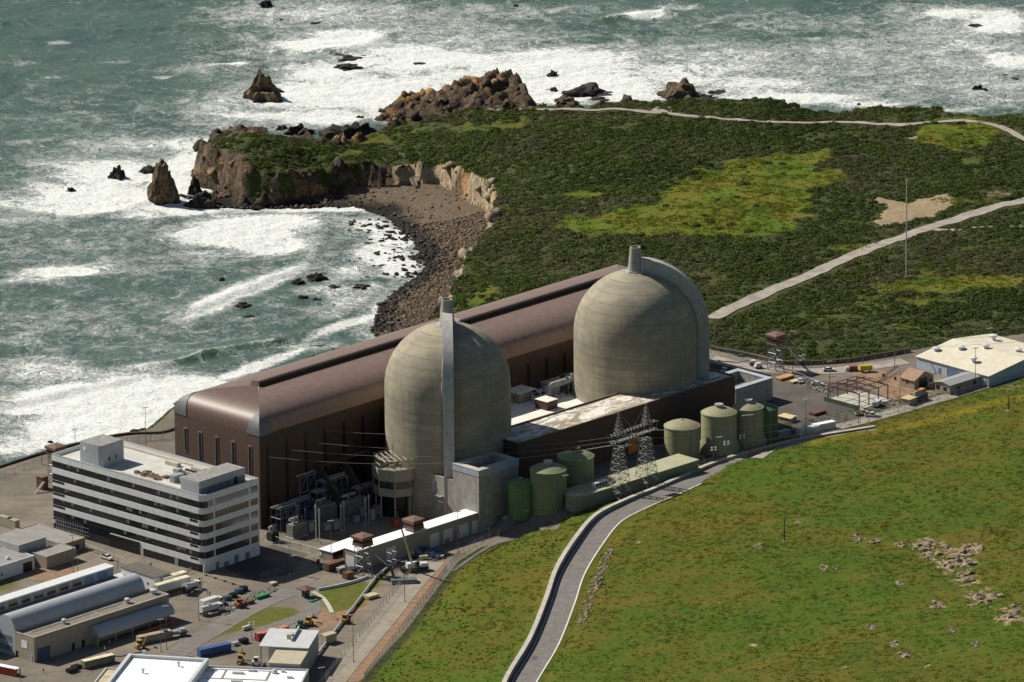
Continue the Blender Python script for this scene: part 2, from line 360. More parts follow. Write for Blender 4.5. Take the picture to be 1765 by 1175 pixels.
OCX = [(1596, 945, 20), (1625, 955, 28), (1655, 965, 30), (1672, 950, 20), (1640, 975, 24), (1665, 1000, 22), (1553, 940, 12), (1512, 930, 14), (1480, 931, 12), (1690, 1030, 30), (1745, 1062, 28), (1613, 1045, 14), (1640, 1085, 8), (1680, 1110, 10), (1540, 1110, 14), (1560, 1130, 14), (1500, 1080, 16), (1306, 942, 12), (1375, 900, 8), (1420, 980, 16), (1550, 1005, 12), (1600, 1150, 12), (1450, 1150, 14), (1300, 1110, 14), (1180, 1060, 10), (1240, 1040, 10), (1100, 935, 8), (1730, 1000, 14), (1350, 1090, 12)]
crumb = fbm(GX, GY, 5, 4, 171, True)
A['sand'] = np.maximum(A['sand'], np.maximum.reduce([blob(x, y, r*(1.2 if r > 18 else .7), r*(.8 if r > 18 else .4), .9) for x, y, r in OCX])*sst(.5, .75, crumb)*.85)
A['pale'] = np.maximum.reduce([blob(850, 345, 28, 40, .5), blob(815, 318, 40, 22, .5), blob(765, 308, 40, 20, .5), blob(805, 470, 18, 50, .5), blob(690, 300, 14, 14, .5), .8*blob(780, 520, 16, 30, .5)])
A['dirt'] = np.maximum.reduce([pmask([(590, 1175), (625, 1130), (690, 1050), (735, 995), (765, 962), (775, 975), (735, 1030), (680, 1100), (625, 1175)], 1.2, 2)*1.0, pmask([(1440, 640), (1560, 640), (1600, 670), (1570, 700), (1535, 690), (1500, 665)], 3, 6)*.9, pmask([(480, 1062), (560, 1040), (640, 1035), (600, 1075), (540, 1090)], 2, 4)*.7, .6*blob(90, 985, 60, 20), pmask([(1600, 675), (1700, 640), (1720, 650), (1620, 690)], 2, 3)*.3, .5*blob(1740, 668, 40, 6)])
A['asph_shade'] = np.maximum.reduce([pmask([(1225, 612), (1340, 640), (1400, 655), (1480, 660), (1540, 690), (1530, 720), (1400, 740), (1340, 755), (1300, 700), (1225, 660)], 2, 3)*.8, pmask([(380, 975), (470, 940), (530, 955), (500, 990), (440, 1000)], 1, 1), pmask([(0, 900), (60, 820), (310, 770), (300, 830), (100, 900)], 3, 3)*.35])  # asphalt areas; the patch beside the office is its cast shadow painted on
fl = seg_dist(GX, GY, polyg([(1330, 775), (1400, 762), (1480, 745), (1560, 735), (1640, 715), (1700, 698), (1765, 682)]), False)
A['flower'] = .8*np.clip((1-sst(1, 14, fl)), 0, 1)+.5*blob(1400, 800, 80, 14)+.4*blob(1360, 835, 60, 10)
A['wet'] = (1-sst(.2, 2.2, GZ+(G['n2']-.5)*2))*(1-A['pad'])
# class map used for planting
vegface = np.maximum.reduce([blob(480, 300, 55, 34, .6), blob(455, 275, 30, 26, .5), .9*blob(540, 290, 40, 14, .5), .9*blob(620, 288, 40, 10, .5), .9*blob(840, 440, 16, 60, .5)])*(GZ > 3.5)*(fbm(GX, GY, 9, 3, 181) > .36)
A['rock'] *= 1-vegface
scrubmask = (1-A['pad'])*(1-A['hill'])*(1-A['rock'])*(1-A['beach'])*(G['sl'] > -2.5)*(G['sh'] < -4)
scrubmask = np.maximum(scrubmask, vegface*(G['sl'] > -12)*(1-A['beach']))
PATHS = []
def terrain_mat():
    m, t, b, co = newmat('terrain')
    def at(n):
        a = t.nodes.new('ShaderNodeAttribute'); a.attribute_name = n; return a.outputs['Fac']
    nb = noise_(t, co, .05, 8, .62); nm = noise_(t, co, .35, 8, .65); nf = noise_(t, co, 1.6, 6, .65)
    nl = noise_(t, co, .012, 4, .55)
    c = mixc(t, ramp(t, nm, .35, .65), (.03, .04, .012), (.07, .074, .026))           # soil under the scrub
    c = mixc(t, ramp(t, nb, .5, .7), c, (.062, .075, .018))
    # grassed hill
    g = mixc(t, ramp(t, nb, .33, .62), (.06, .093, .006), (.108, .095, .011))
    g = mixc(t, ramp(t, nl, .42, .62), g, (.056, .1, .006))
    g = mixc(t, math_(t, 'MULTIPLY', ramp(t, nm, .52, .75), .45), g, (.052, .084, .006))
    g = mixc(t, math_(t, 'MULTIPLY', ramp(t, nf, .5, .78), .6), g, (.12, .135, .014))
    spk = noise_(t, co, .055, 6, .7, 1.2); g = mixc(t, math_(t, 'MULTIPLY', ramp(t, spk, .55, .66), .55), g, (.16, .098, .016))
    g = mixc(t, math_(t, 'MULTIPLY', ramp(t, noise_(t, co, .5, 4, .6), .66, .74), .55), g, (.024, .045, .005))
    mp = t.nodes.new('ShaderNodeMapping'); mp.inputs['Rotation'].default_value = (0, 0, R(-58)); mp.inputs['Scale'].default_value = (.22, 1, 1); link(t, co, mp.inputs[0]); st = noise_(t, mp.outputs[0], .09, 8, .7)
    g = mixc(t, math_(t, 'MULTIPLY', ramp(t, st, .5, .68), .5), g, (.125, .1, .016)); g = mixc(t, math_(t, 'MULTIPLY', ramp(t, st, .34, .46), 0.0), g, (.03, .07, .006)); g = mixc(t, math_(t, 'MULTIPLY', math_(t, 'SUBTRACT', 1., ramp(t, st, .3, .46)), .45), g, (.05, .09, .006))
    def soft(a, lo, hi, amt=.5, n=None): return ramp(t, math_(t, 'ADD', at(a), math_(t, 'MULTIPLY', math_(t, 'SUBTRACT', n or nm, .5), amt)), lo, hi)
    fl = math_(t, 'MULTIPLY', soft('flower', .35, 1.1, 1.4, noise_(t, co, .12, 7, .7)), ramp(t, nf, .35, .6))
    g = mixc(t, fl, g, (.26, .19, .008))
    c = mixc(t, soft('hill', .4, .6), c, g)
    me = mixc(t, ramp(t, nb, .4, .6), (.085, .132, .009), (.145, .135, .013)); me = mixc(t, math_(t, 'MULTIPLY', ramp(t, nf, .45, .7), .6), me, (.045, .07, .010)); me = mixc(t, math_(t, 'MULTIPLY', ramp(t, nm, .55, .7), .6), me, (.055, .075, .012))
    c = mixc(t, soft('meadow', .22, .75, 1.2), c, me)
    c = mixc(t, soft('grass', .4, .6, .3), c, mixc(t, ramp(t, nm, .35, .65), (.075, .115, .012), (.14, .12, .03)))
    c = mixc(t, soft('sand', .4, .6, .8), c, mixc(t, ramp(t, nf, .4, .6), (.36, .29, .18), (.22, .165, .095)))
    be = mixc(t, ramp(t, nf, .35, .65), (.06, .045, .032), (.22, .17, .12)); be = mixc(t, ramp(t, nm, .4, .62), be, (.13, .1, .07))
    be = mixc(t, at('wet'), be, (.018, .016, .013))
    c = mixc(t, soft('beach', .4, .6, .3), c, be)
    ro = mixc(t, ramp(t, nm, .36, .62), (.04, .03, .02), (.16, .12, .078)); ro = mixc(t, ramp(t, noise_(t, co, .05, 5, .6), .55, .66), ro, (.36, .2, .085))
    ro = mixc(t, ramp(t, noise_(t, co, .7, 8, .75, 1.), .5, .62), ro, (.03, .024, .018)); ro = mixc(t, at('wet'), ro, (.012, .011, .01))
    ro = mixc(t, soft('pale', .35, .65, .6), ro, mixc(t, ramp(t, nm, .35, .65), (.4, .32, .2), (.24, .19, .13)))
    c = mixc(t, soft('rock', .4, .6, .5), c, ro)
    pa = mixc(t, ramp(t, nb, .35, .65), (.15, .132, .108), (.215, .185, .145)); pa = mixc(t, math_(t, 'MULTIPLY', ramp(t, noise_(t, co, .18, 9, .75, 1.), .52, .7), .55), pa, (.095, .085, .075))
    pa = mixc(t, math_(t, 'MULTIPLY', ramp(t, nf, .55, .75), .25), pa, (.3, .26, .2))
    mq = t.nodes.new('ShaderNodeMapping'); mq.inputs['Rotation'].default_value = (0, 0, -AZ); mq.inputs['Scale'].default_value = (.12, 1, 1); link(t, co, mq.inputs[0])
    pa = mixc(t, math_(t, 'MULTIPLY', ramp(t, noise_(t, mq.outputs[0], .22, 7, .7), .54, .64), .45), pa, (.1, .09, .078)); pa = mixc(t, math_(t, 'MULTIPLY', ramp(t, noise_(t, co, .35, 3, .5), .66, .72), .6), pa, (.06, .055, .05))
    c = mixc(t, soft('pad', .4, .6, .25), c, pa)
    c = mixc(t, soft('asph_shade', .4, .6, .5), c, mixc(t, ramp(t, nb, .35, .65), (.075, .07, .066), (.125, .115, .1)))
    c = mixc(t, math_(t, 'MULTIPLY', soft('dirt', .4, .6, .5), .85), c, mixc(t, ramp(t, nm, .35, .65), (.21, .125, .07), (.3, .2, .125)))
    c = mixc(t, math_(t, 'MULTIPLY', at('grass'), 1.), c, mixc(t, ramp(t, nm, .35, .65), (.07, .105, .012), (.125, .11, .028)))
    link(t, c, b.inputs['Base Color']); b.inputs['Roughness'].default_value = .92; b.inputs['Specular IOR Level'].default_value = .15
    bn = t.nodes.new('ShaderNodeBump'); bn.inputs['Strength'].default_value = 1
    bd = math_(t, 'ADD', math_(t, 'MULTIPLY', math_(t, 'SUBTRACT', 1., at('pad')), .55), .03); link(t, bd, bn.inputs['Distance'])
    link(t, math_(t, 'ADD', math_(t, 'MULTIPLY', noise_(t, co, .55, 7, .68), 1.3), math_(t, 'MULTIPLY', nf, .5)), bn.inputs['Height']); link(t, bn.outputs[0], b.inputs['Normal'])
    return m
ter = to_mesh('ground', GX, GY, GZ, GZ > -3.2, terrain_mat(), {k: A[k] for k in ('rock', 'beach', 'pad', 'hill', 'meadow', 'grass', 'sand', 'dirt', 'asph_shade', 'flower', 'wet', 'pale')})
tag(ter, kind='structure')

# ---------------------------------------------------------------- roads and paths
def resample(p, step=2.):
    p = np.asarray(p)[:, :2]; o = []
    q = [p[0]]+[x for x in p]+[p[-1]]
    for i in range(1, len(q)-2):
        n = max(2, int(np.hypot(*(q[i+1]-q[i]))/step))
        for k in range(n):
            t = k/n; a, b_, c, d = q[i-1], q[i], q[i+1], q[i+2]
            o.append(.5*((2*b_)+(-a+c)*t+(2*a-5*b_+4*c-d)*t*t+(-a+3*b_-3*c+d)*t**3))
    o.append(q[-1]); return np.array(o)
def offs(p, d):
    t = np.gradient(p, axis=0); t /= np.hypot(t[:, 0], t[:, 1])[:, None]+1e-9
    return p+np.stack([-t[:, 1], t[:, 0]], 1)*d
def ribbon(name, pts, w, m, lift=.12, sheet=True, w1=None, n=4, kind='structure'):
    p = resample(pts); rows = []
    for k in range(n+1):
        q = offs(p, -w/2+w*k/n); rows.append([(x, y, z+lift) for x, y, z in zip(q[:, 0], q[:, 1], gh(q[:, 0], q[:, 1]))])
    b = MB(); nn_ = len(rows[0]); b.v = [v for r in rows for v in r]
    b.f = [(k*nn_+i, k*nn_+i+1, (k+1)*nn_+i+1, (k+1)*nn_+i) for k in range(n) for i in range(nn_-1)]
    o = b.build(name, m, smooth=True); return tag(o, kind=kind)
ASPH = mat('road_asphalt', (.165, .155, .142), .9, .16, .35, (.115, .108, .1), .42, bump=.01)
RS = ASPH.node_tree; RB = next(n for n in RS.nodes if n.type == 'BSDF_PRINCIPLED'); RC = next(n for n in RS.nodes if n.type == 'TEX_COORD').outputs['Object']
vc = RS.nodes.new('ShaderNodeTexVoronoi'); vc.feature = 'DISTANCE_TO_EDGE'; vc.inputs['Scale'].default_value = .12; link(RS, RC, vc.inputs['Vector'])
link(RS, mixc(RS, math_(RS, 'MULTIPLY', math_(RS, 'SUBTRACT', 1., ramp(RS, vc.outputs['Distance'], .0, .02)), .55), RB.inputs['Base Color'].links[0].from_socket, (.07, .066, .06)), RB.inputs['Base Color'])
GRAV = mat('path_gravel', (.3, .27, .23), .95, .2, .2, (.2, .18, .15), .4)
CONC = mat('concrete', (.34, .315, .26), .85, .16, .12, (.22, .2, .16), .45, streak=.25, bump=.03)
CONCL = mat('concrete_pale', (.42, .4, .34), .85, .14, .2, (.3, .28, .24), .4, bump=.02)
LINEW = mat('road_paint_white', (.62, .6, .55), .7, .2, .8)
rc = ROADW[:, :2]
ribbon('road', rc, 9.4, ASPH, .1)
rp = resample(rc)
DARKP = mat('patched_asphalt', (.1, .097, .092), .9, .15, .4)
for nm_, d in (('road_edge_line', -4.4), ('road_edge_line', 3.5)):
    ribbon(nm_, offs(rp, d)[3:-3:3], .22 if d > 0 else .5, LINEW, .104+.03, n=1)
b_ = MB()
q = [P(919, 1150, 39.2), P(927, 1150, 39.2), P(923, 1158, 39.2), P(914, 1158, 39.2)]
b_.add([(v[0], v[1], gh(v[0], v[1])+.14) for v in q], [(0, 1, 2, 3)]); tag(b_.build('road_patch', DARKP), kind='structure')
# parapet wall along the road
def wall_along(name, label, cat, pts, off, th, h0, h1, m, capm=None, group=None, base=None):
    p = offs(resample(pts), off); a, b = offs(p, -th/2), offs(p, th/2)
    z = gh(p[:, 0], p[:, 1]) if base is None else base
    t = thing(name, label, cat, (p[0, 0], p[0, 1], z[0]), 0, group)
    mb = MB(); o = np.array([p[0, 0], p[0, 1], z[0]])
    h1 = np.broadcast_to(h1, z.shape)
    rings = [[np.array((a[i, 0], a[i, 1], z[i]+h0))-o, np.array((b[i, 0], b[i, 1], z[i]+h0))-o, np.array((b[i, 0], b[i, 1], z[i]+h1[i]))-o, np.array((a[i, 0], a[i, 1], z[i]+h1[i]))-o] for i in range(len(p))]
    mb.loft(rings); mb.build('wall', m, t)
    if capm:
        a, b = offs(p, -th/2-.12), offs(p, th/2+.12); mb = MB()
        mb.loft([[np.array((a[i, 0], a[i, 1], z[i]+h1[i]+.003))-o, np.array((b[i, 0], b[i, 1], z[i]+h1[i]+.003))-o, np.array((b[i, 0], b[i, 1], z[i]+h1[i]+.16))-o, np.array((a[i, 0], a[i, 1], z[i]+h1[i]+.16))-o] for i in range(len(p))]); mb.build('coping', capm, t)
    return t
wall_along('road_parapet', 'long pale concrete parapet wall curving along the hillside road', 'wall', rc, 5.3, 1.3, -3.5, np.interp(np.linspace(0, 1, len(rp)), [0, .5, .72, 1], [2.1, 2.0, .9, .5]), CONC, CONCL, base=gh(rp[:, 0], rp[:, 1]))
ribbon('path', polyg([(1226, 550), (1300, 515), (1370, 485), (1450, 450), (1530, 418), (1600, 393), (1680, 368), (1765, 347), (1850, 325)])[:, :2], 6.5, GRAV, .25)
ribbon('path', polyg([(843, 187), (900, 189), (1000, 189), (1100, 192), (1200, 202), (1330, 211), (1450, 211), (1560, 216), (1610, 211), (1660, 209), (1720, 218), (1750, 232), (1790, 256)])[:, :2], 3.6, GRAV, .25)
ribbon('path', polyg([(1600, 393), (1640, 398), (1700, 392), (1765, 390)])[:, :2], 3., GRAV, .2)
PATHS = [resample(polyg([(1226, 550), (1370, 485), (1530, 418), (1680, 368), (1850, 325)])[:, :2], 4), resample(polyg([(843, 187), (1000, 189), (1100, 192), (1200, 202), (1330, 211), (1450, 211), (1560, 216), (1660, 209), (1720, 218), (1790, 256)])[:, :2], 4)]
q = polyg([(1118, 194), (1132, 185), (1160, 185), (1158, 195)]); b_ = MB()
b_.add([(v[0], v[1], gh(v[0], v[1])+.3) for v in q], [(0, 1, 2, 3)]); tag(b_.build('pavement', GRAV), kind='structure')
# service roads on the plant level
ribbon('road', polyg([(240, 1180), (300, 1130), (370, 1085), (440, 1045), (500, 1020), (550, 1003)])[:, :2], 8.5, mat('road_worn', (.17, .155, .14), .9, .15, .1, (.12, .11, .1), .4), .09)
ribbon('road', polyg([(300, 1150), (400, 1108), (480, 1078), (535, 1056), (530, 1030), (490, 1018)])[:, :2], 6., ASPH, .095)
ribbon('road', polyg([(560, 1190), (600, 1140), (660, 1068), (705, 1010), (745, 968)])[:, :2], 9.5, mat('road_dusty', (.27, .235, .19), .95, .14, .15, (.19, .165, .14), .4), .1)
ribbon('road', polyg([(800, 935), (870, 905), (950, 878), (1030, 862)])[:, :2], 5, mat('road_dusty', (.27, .235, .19)), .14)
ribbon('pavement', polyg([(540, 1020), (556, 1030), (567, 1045), (572, 1056)])[:, :2], 1.6, CONCL, .12)
ribbon('road', polyg([(1300, 790), (1400, 752), (1500, 722), (1600, 695), (1700, 664), (1800, 634)])[:, :2], 6.5, mat('path_gravel', (.3, .27, .23)), .16)
ribbon('road', polyg([(1225, 618), (1300, 634), (1400, 640), (1480, 634), (1560, 622)])[:, :2], 8, mat('path_gravel', (.3, .27, .23)), .12)
ribbon('path', polyg([(780, 985), (850, 940), (920, 915), (985, 888), (1060, 862)])[:, :2], 1.6, mat('drain_gravel', (.12, .115, .1), .95, .3, .6), .16)

# ================================================================ SEA
sx = grid_axis(-262, 262, 1.5, -9000, 9000); sy = grid_axis(2860, 3850, 1.9, 800, 30000)
SX, SY = np.meshgrid(sx, sy)
def sblob(px, py, rx, ry, w=1, ang=0, soft=.7):
    c = P(px, py, 0); k1 = abs(P(px+rx, py, 0)[0]-c[0]); k2 = abs(P(px, py+ry, 0)[1]-P(px, py-ry, 0)[1])/2
    dx, dy = SX-c[0], SY-c[1]
    if ang:                                      # slope of a streak as drawn in the photograph, dy/dx down
        dy = dy+ang*dx/.2857
    return w*(1-sst(1-soft, 1+soft, np.hypot(dx/k1, dy/k2)))
FO = [(560, 25, 200, 24, .55), (600, 60, 90, 10, .75), (565, 78, 110, 14, .95), (610, 72, 55, 8, 1.1), (700, 100, 150, 30, .7), (560, 125, 90, 22, .7), (520, 165, 120, 28, .75), (620, 160, 120, 35, .85), (760, 105, 120, 14, .85), (700, 190, 80, 22, .9), (560, 205, 90, 16, .85), (380, 190, 80, 18, .45), (460, 200, 90, 12, .7), (330, 120, 60, 10, .3),
      (950, 110, 180, 30, .75), (1000, 150, 160, 26, .85), (960, 170, 70, 12, .9), (1080, 170, 80, 12, .8), (1150, 130, 180, 28, .6), (1300, 150, 160, 22, .6), (1350, 172, 160, 12, .8), (1240, 100, 160, 20, .5), (1110, 28, 50, 8, .85), (1165, 15, 40, 4, .6), (1450, 90, 120, 24, .45), (1500, 180, 60, 10, .7), (1000, 90, 120, 14, .55),
      (1640, 25, 70, 12, .75), (1720, 40, 70, 25, .8), (1680, 80, 90, 14, .6), (1740, 105, 50, 16, .8), (1700, 140, 60, 12, .4), (1640, 190, 70, 6, .5), (1600, 120, 90, 20, .3),
      (330, 250, 70, 16, .7), (250, 250, 120, 14, .55), (330, 290, 50, 30, .95), (310, 320, 60, 26, .95), (200, 300, 110, 26, .8), (140, 290, 90, 18, .6), (170, 335, 110, 20, .9), (100, 325, 80, 12, .7), (60, 350, 90, 16, .65), (150, 360, 120, 14, .75), (280, 350, 70, 16, .9), (330, 365, 60, 10, .8), (50, 375, 90, 12, .4), (250, 370, 100, 10, .6),
      (450, 385, 110, 16, .95), (400, 405, 120, 22, .92), (470, 425, 90, 18, .8), (380, 440, 80, 8, .5), (540, 380, 50, 12, .6), (110, 470, 90, 13, .8), (60, 485, 70, 9, .6), (200, 450, 50, 8, .3), (390, 445, 110, 10, .4),
      (420, 505, 80, 10, .9, -.42), (380, 520, 60, 14, .95, -.42), (470, 488, 70, 9, .95, -.42), (355, 535, 30, 10, .7), (540, 450, 15, 10, .5, -.6),
      (640, 390, 50, 16, .75), (680, 410, 50, 24, .8), (660, 440, 60, 26, .75), (690, 460, 40, 20, .85), (610, 470, 50, 14, .6), (570, 500, 60, 12, .6), (600, 520, 50, 16, .55), (590, 360, 60, 6, .9), (510, 362, 70, 5, .8), (600, 560, 60, 7, .95, -.35), (650, 535, 14, 20, .7), (560, 540, 50, 16, .4), (640, 500, 30, 14, .6),
      (70, 640, 90, 26, .6), (130, 690, 130, 30, .9), (220, 690, 110, 35, 1.05), (260, 720, 80, 30, 1.1), (150, 740, 110, 30, 1.1), (60, 710, 90, 12, .8), (60, 775, 90, 16, .7), (20, 760, 60, 12, .6), (330, 670, 80, 24, 1.), (420, 640, 80, 9, .85, -.35), (480, 622, 60, 7, .8, -.4), (540, 600, 60, 8, .5), (250, 640, 60, 14, .5), (200, 650, 120, 10, .6), (330, 640, 90, 6, .3),
      (40, 110, 30, 4, .3), (100, 75, 25, 3, .5), (200, 110, 30, 3, .35), (90, 135, 20, 3, .45), (130, 195, 30, 5, .4), (60, 245, 30, 4, .35), (400, 115, 40, 5, .9), (280, 135, 15, 3, .5), (350, 320, 160, 60, .34), (300, 420, 300, 70, .26), (880, 20, 160, 14, .3), (1350, 40, 240, 24, .26), (280, 560, 260, 70, .2), (100, 560, 160, 50, .26), (150, 200, 160, 60, .16), (700, 90, 300, 70, .5), (760, 150, 160, 50, .75), (1150, 120, 300, 50, .52), (1450, 130, 250, 60, .42), (1650, 80, 160, 70, .5), (1700, 150, 120, 40, .5), (420, 190, 120, 40, .5), (450, 130, 120, 50, .25), (600, 430, 120, 70, .3), (60, 440, 160, 60, .24), (200, 300, 200, 80, .36), (120, 720, 260, 70, .5)]
foam = np.zeros(SX.shape)
for f_ in FO: foam = np.maximum(foam, sblob(*f_)) + .12*sblob(*f_)
# surf where the sea meets land and cliffs
land_h = gh(np.clip(SX, gx[0]+1, gx[-1]-1), np.clip(SY, gy[0]+1, gy[-1]-1))
inb = ((SX > -300) & (SX < 300) & (SY > 2640) & (SY < 4300)).astype(float)
land_h = np.where(SY < 3569, land_h, -3.5)
near = sst(-3.3, -.2, land_h)*inb
foam = np.maximum(foam, near*np.where((SX > P(520, 450, 0)[0]) & (SY < P(600, 345, 0)[1]) & (SX < 20), .5, .72))
def crest(pts, h, wf, wb, foam_w=0, fbase=0.):
    "a swell or breaker along a line surveyed in the photograph"
    p = resample(PL(pts, 0), 4.)
    d = seg_dist(SX, SY, p, False); k = np.full(SX.shape, 1e9); side = np.zeros(SX.shape)
    for i in range(len(p)-1):
        ex, ey = p[i+1]-p[i]; mx, my = (p[i]+p[i+1])/2; dd = np.hypot(SX-mx, SY-my); m = dd < k; k = np.where(m, dd, k); side = np.where(m, np.sign(ex*(SY-my)-ey*(SX-mx)), side)
    e = np.exp(-(d/np.where(side > 0, wb, wf))**2)*h
    return e, d, side
WZ = np.zeros(SX.shape)
def swell(L, ang, amp, s):
    ph = (SX*cos(ang)+SY*sin(ang))/L*2*pi+fbm(SX, SY, L*2.5, 2, s)*7
    return amp*(1-abs(np.sin(ph/2)))*(.3+1.4*fbm(SX, SY, L*2, 2, s+4))
fade = inb*1.
WZ += swell(27, 1.9, .75, 40)+swell(15, 1.6, .5, 47)+swell(8, 2.2, .28, 53)+swell(4.7, 1.3, .16, 57)
WZ += (fbm(SX, SY, 9, 4, 61, True)-.5)*.9+(fbm(SX, SY, 3.6, 3, 66)-.5)*.55
WZ *= .8
for pts, h, wf, wb in [([(255, 640), (300, 632), (345, 618), (395, 607), (470, 596)], 2.6, 2.2, 7), ([(330, 540), (400, 512), (470, 485), (520, 465), (545, 440)], 2.2, 2.5, 9), ([(545, 440), (562, 405), (560, 370)], 1.3, 3, 8), ([(0, 705), (70, 690), (150, 672), (200, 664)], 2., 3, 8), ([(380, 120), (410, 117), (440, 118)], 2.2, 3, 6), ([(560, 92), (620, 84), (668, 68)], 2.6, 3, 8), ([(1040, 40), (1100, 30), (1140, 25)], 2, 3, 6), ([(180, 375), (250, 352), (300, 345)], 1.2, 3, 8), ([(20, 500), (100, 487), (180, 478)], 1.2, 3, 8), ([(520, 580), (580, 566), (630, 540)], 1, 2, 6)]:
    e, d, side = crest(pts, h, wf, wb); WZ += e
    foam = np.maximum(foam, np.where(side > 0, np.exp(-(d/2.2)**2)*.5*h/2, 0))
WZ = WZ*inb*(1-near)*(1-.3*np.clip(foam, 0, 1))
WZ += np.clip(foam-.5, 0, 1)*(fbm(SX, SY, 3.2, 3, 71)-.4)*1.2*inb
def sea_mat():
    m, t, b, co = newmat('sea_water')
    at = t.nodes.new('ShaderNodeAttribute'); at.attribute_name = 'foam'; fo = at.outputs['Fac']
    ah = t.nodes.new('ShaderNodeAttribute'); ah.attribute_name = 'swell'
    wr = t.nodes.new('ShaderNodeVectorMath'); wr.operation = 'ADD'
    nv = t.nodes.new('ShaderNodeTexNoise'); nv.inputs['Scale'].default_value = .07; nv.inputs['Detail'].default_value = 5; link(t, co, nv.inputs['Vector'])
    sc_ = t.nodes.new('ShaderNodeVectorMath'); sc_.operation = 'SCALE'; sc_.inputs['Scale'].default_value = 16; link(t, nv.outputs['Color'], sc_.inputs[0])
    link(t, co, wr.inputs[0]); link(t, sc_.outputs[0], wr.inputs[1]); wc = wr.outputs[0]
    n1 = noise_(t, wc, .09, 10, .68, .8); n2 = noise_(t, wc, .55, 9, .7, .4)
    def web(s, w):
        v = t.nodes.new('ShaderNodeTexVoronoi'); v.feature = 'DISTANCE_TO_EDGE'; v.inputs['Scale'].default_value = s; link(t, wc, v.inputs['Vector'])
        return math_(t, 'SUBTRACT', 1., ramp(t, v.outputs['Distance'], 0, w))
    lace = math_(t, 'MAXIMUM', math_(t, 'MULTIPLY', web(.2, .13), ramp(t, n2, .35, .65)), math_(t, 'MULTIPLY', web(.6, .2), ramp(t, n1, .38, .62)))
    s = math_(t, 'ADD', fo, math_(t, 'MULTIPLY', math_(t, 'SUBTRACT', n1, .5), 1.25)); s = math_(t, 'ADD', s, math_(t, 'MULTIPLY', math_(t, 'SUBTRACT', n2, .5), 1.05)); s = math_(t, 'ADD', s, math_(t, 'MULTIPLY', math_(t, 'SUBTRACT', noise_(t, wc, 1.7, 6, .7, .3), .5), .3))
    rdg = noise_(t, wc, .17, 7, .62, 1.1); rdg = math_(t, 'SUBTRACT', 1., math_(t, 'ABSOLUTE', math_(t, 'MULTIPLY', math_(t, 'SUBTRACT', rdg, .5), 2.), 0.)); rd2 = noise_(t, wc, .5, 6, .6, .9); rd2 = math_(t, 'SUBTRACT', 1., math_(t, 'ABSOLUTE', math_(t, 'MULTIPLY', math_(t, 'SUBTRACT', rd2, .5), 2.), 0.))
    strand = math_(t, 'MAXIMUM', ramp(t, rdg, .9, .985), math_(t, 'MULTIPLY', ramp(t, rd2, .88, .98), .8)); strand = math_(t, 'MULTIPLY', strand, ramp(t, s, .12, .55))
    s = math_(t, 'ADD', s, math_(t, 'MULTIPLY', math_(t, 'SUBTRACT', rd2, .86), .5))
    thick = ramp(t, s, .5, .8)
    thin = math_(t, 'MULTIPLY', lace, ramp(t, s, .08, .5))
    ff = math_(t, 'MAXIMUM', math_(t, 'MAXIMUM', thick, math_(t, 'MULTIPLY', thin, .7)), math_(t, 'MULTIPLY', strand, .9)); ff = math_(t, 'MAXIMUM', ff, math_(t, 'MULTIPLY', ramp(t, s, .15, .7), .2))
    wcol = mixc(t, ramp(t, noise_(t, co, .02, 5, .6), .35, .65), (.05, .096, .077), (.084, .138, .11))
    wcol = mixc(t, ramp(t, ah.outputs['Fac'], .8, 2.4), wcol, (.07, .13, .085))  # wave tops painted greener for light shining through the water
    kelp = ramp(t, noise_(t, co, .12, 7, .7, 1.5, (.45, 1.3, 1)), .66, .72); wcol = mixc(t, math_(t, 'MULTIPLY', kelp, .55), wcol, (.022, .04, .038))
    fc = mixc(t, ramp(t, noise_(t, wc, .9, 6, .6), .3, .7), (.5, .56, .54), (.86, .86, .83))
    link(t, mixc(t, ff, wcol, fc), b.inputs['Base Color'])
    link(t, math_(t, 'ADD', math_(t, 'MULTIPLY', ff, .55), .22), b.inputs['Roughness']); b.inputs['Specular IOR Level'].default_value = .5; b.inputs['IOR'].default_value = 1.33
    bn = t.nodes.new('ShaderNodeBump'); bn.inputs['Strength'].default_value = 1; bn.inputs['Distance'].default_value = .5
    hh = math_(t, 'ADD', math_(t, 'MULTIPLY', noise_(t, co, .42, 7, .62, .5, (.7, 1.2, 1)), 1.6), math_(t, 'MULTIPLY', n2, .8)); hh = math_(t, 'ADD', hh, math_(t, 'MULTIPLY', ff, .6))
    link(t, hh, bn.inputs['Height']); link(t, bn.outputs[0], b.inputs['Normal'])
    return m
sea = to_mesh('sea', SX, SY, WZ, (land_h < 4.0) | (inb < .5), sea_mat(), {'foam': np.clip(foam, 0, 1.3)*inb, 'swell': WZ})
tag(sea, kind='structure')

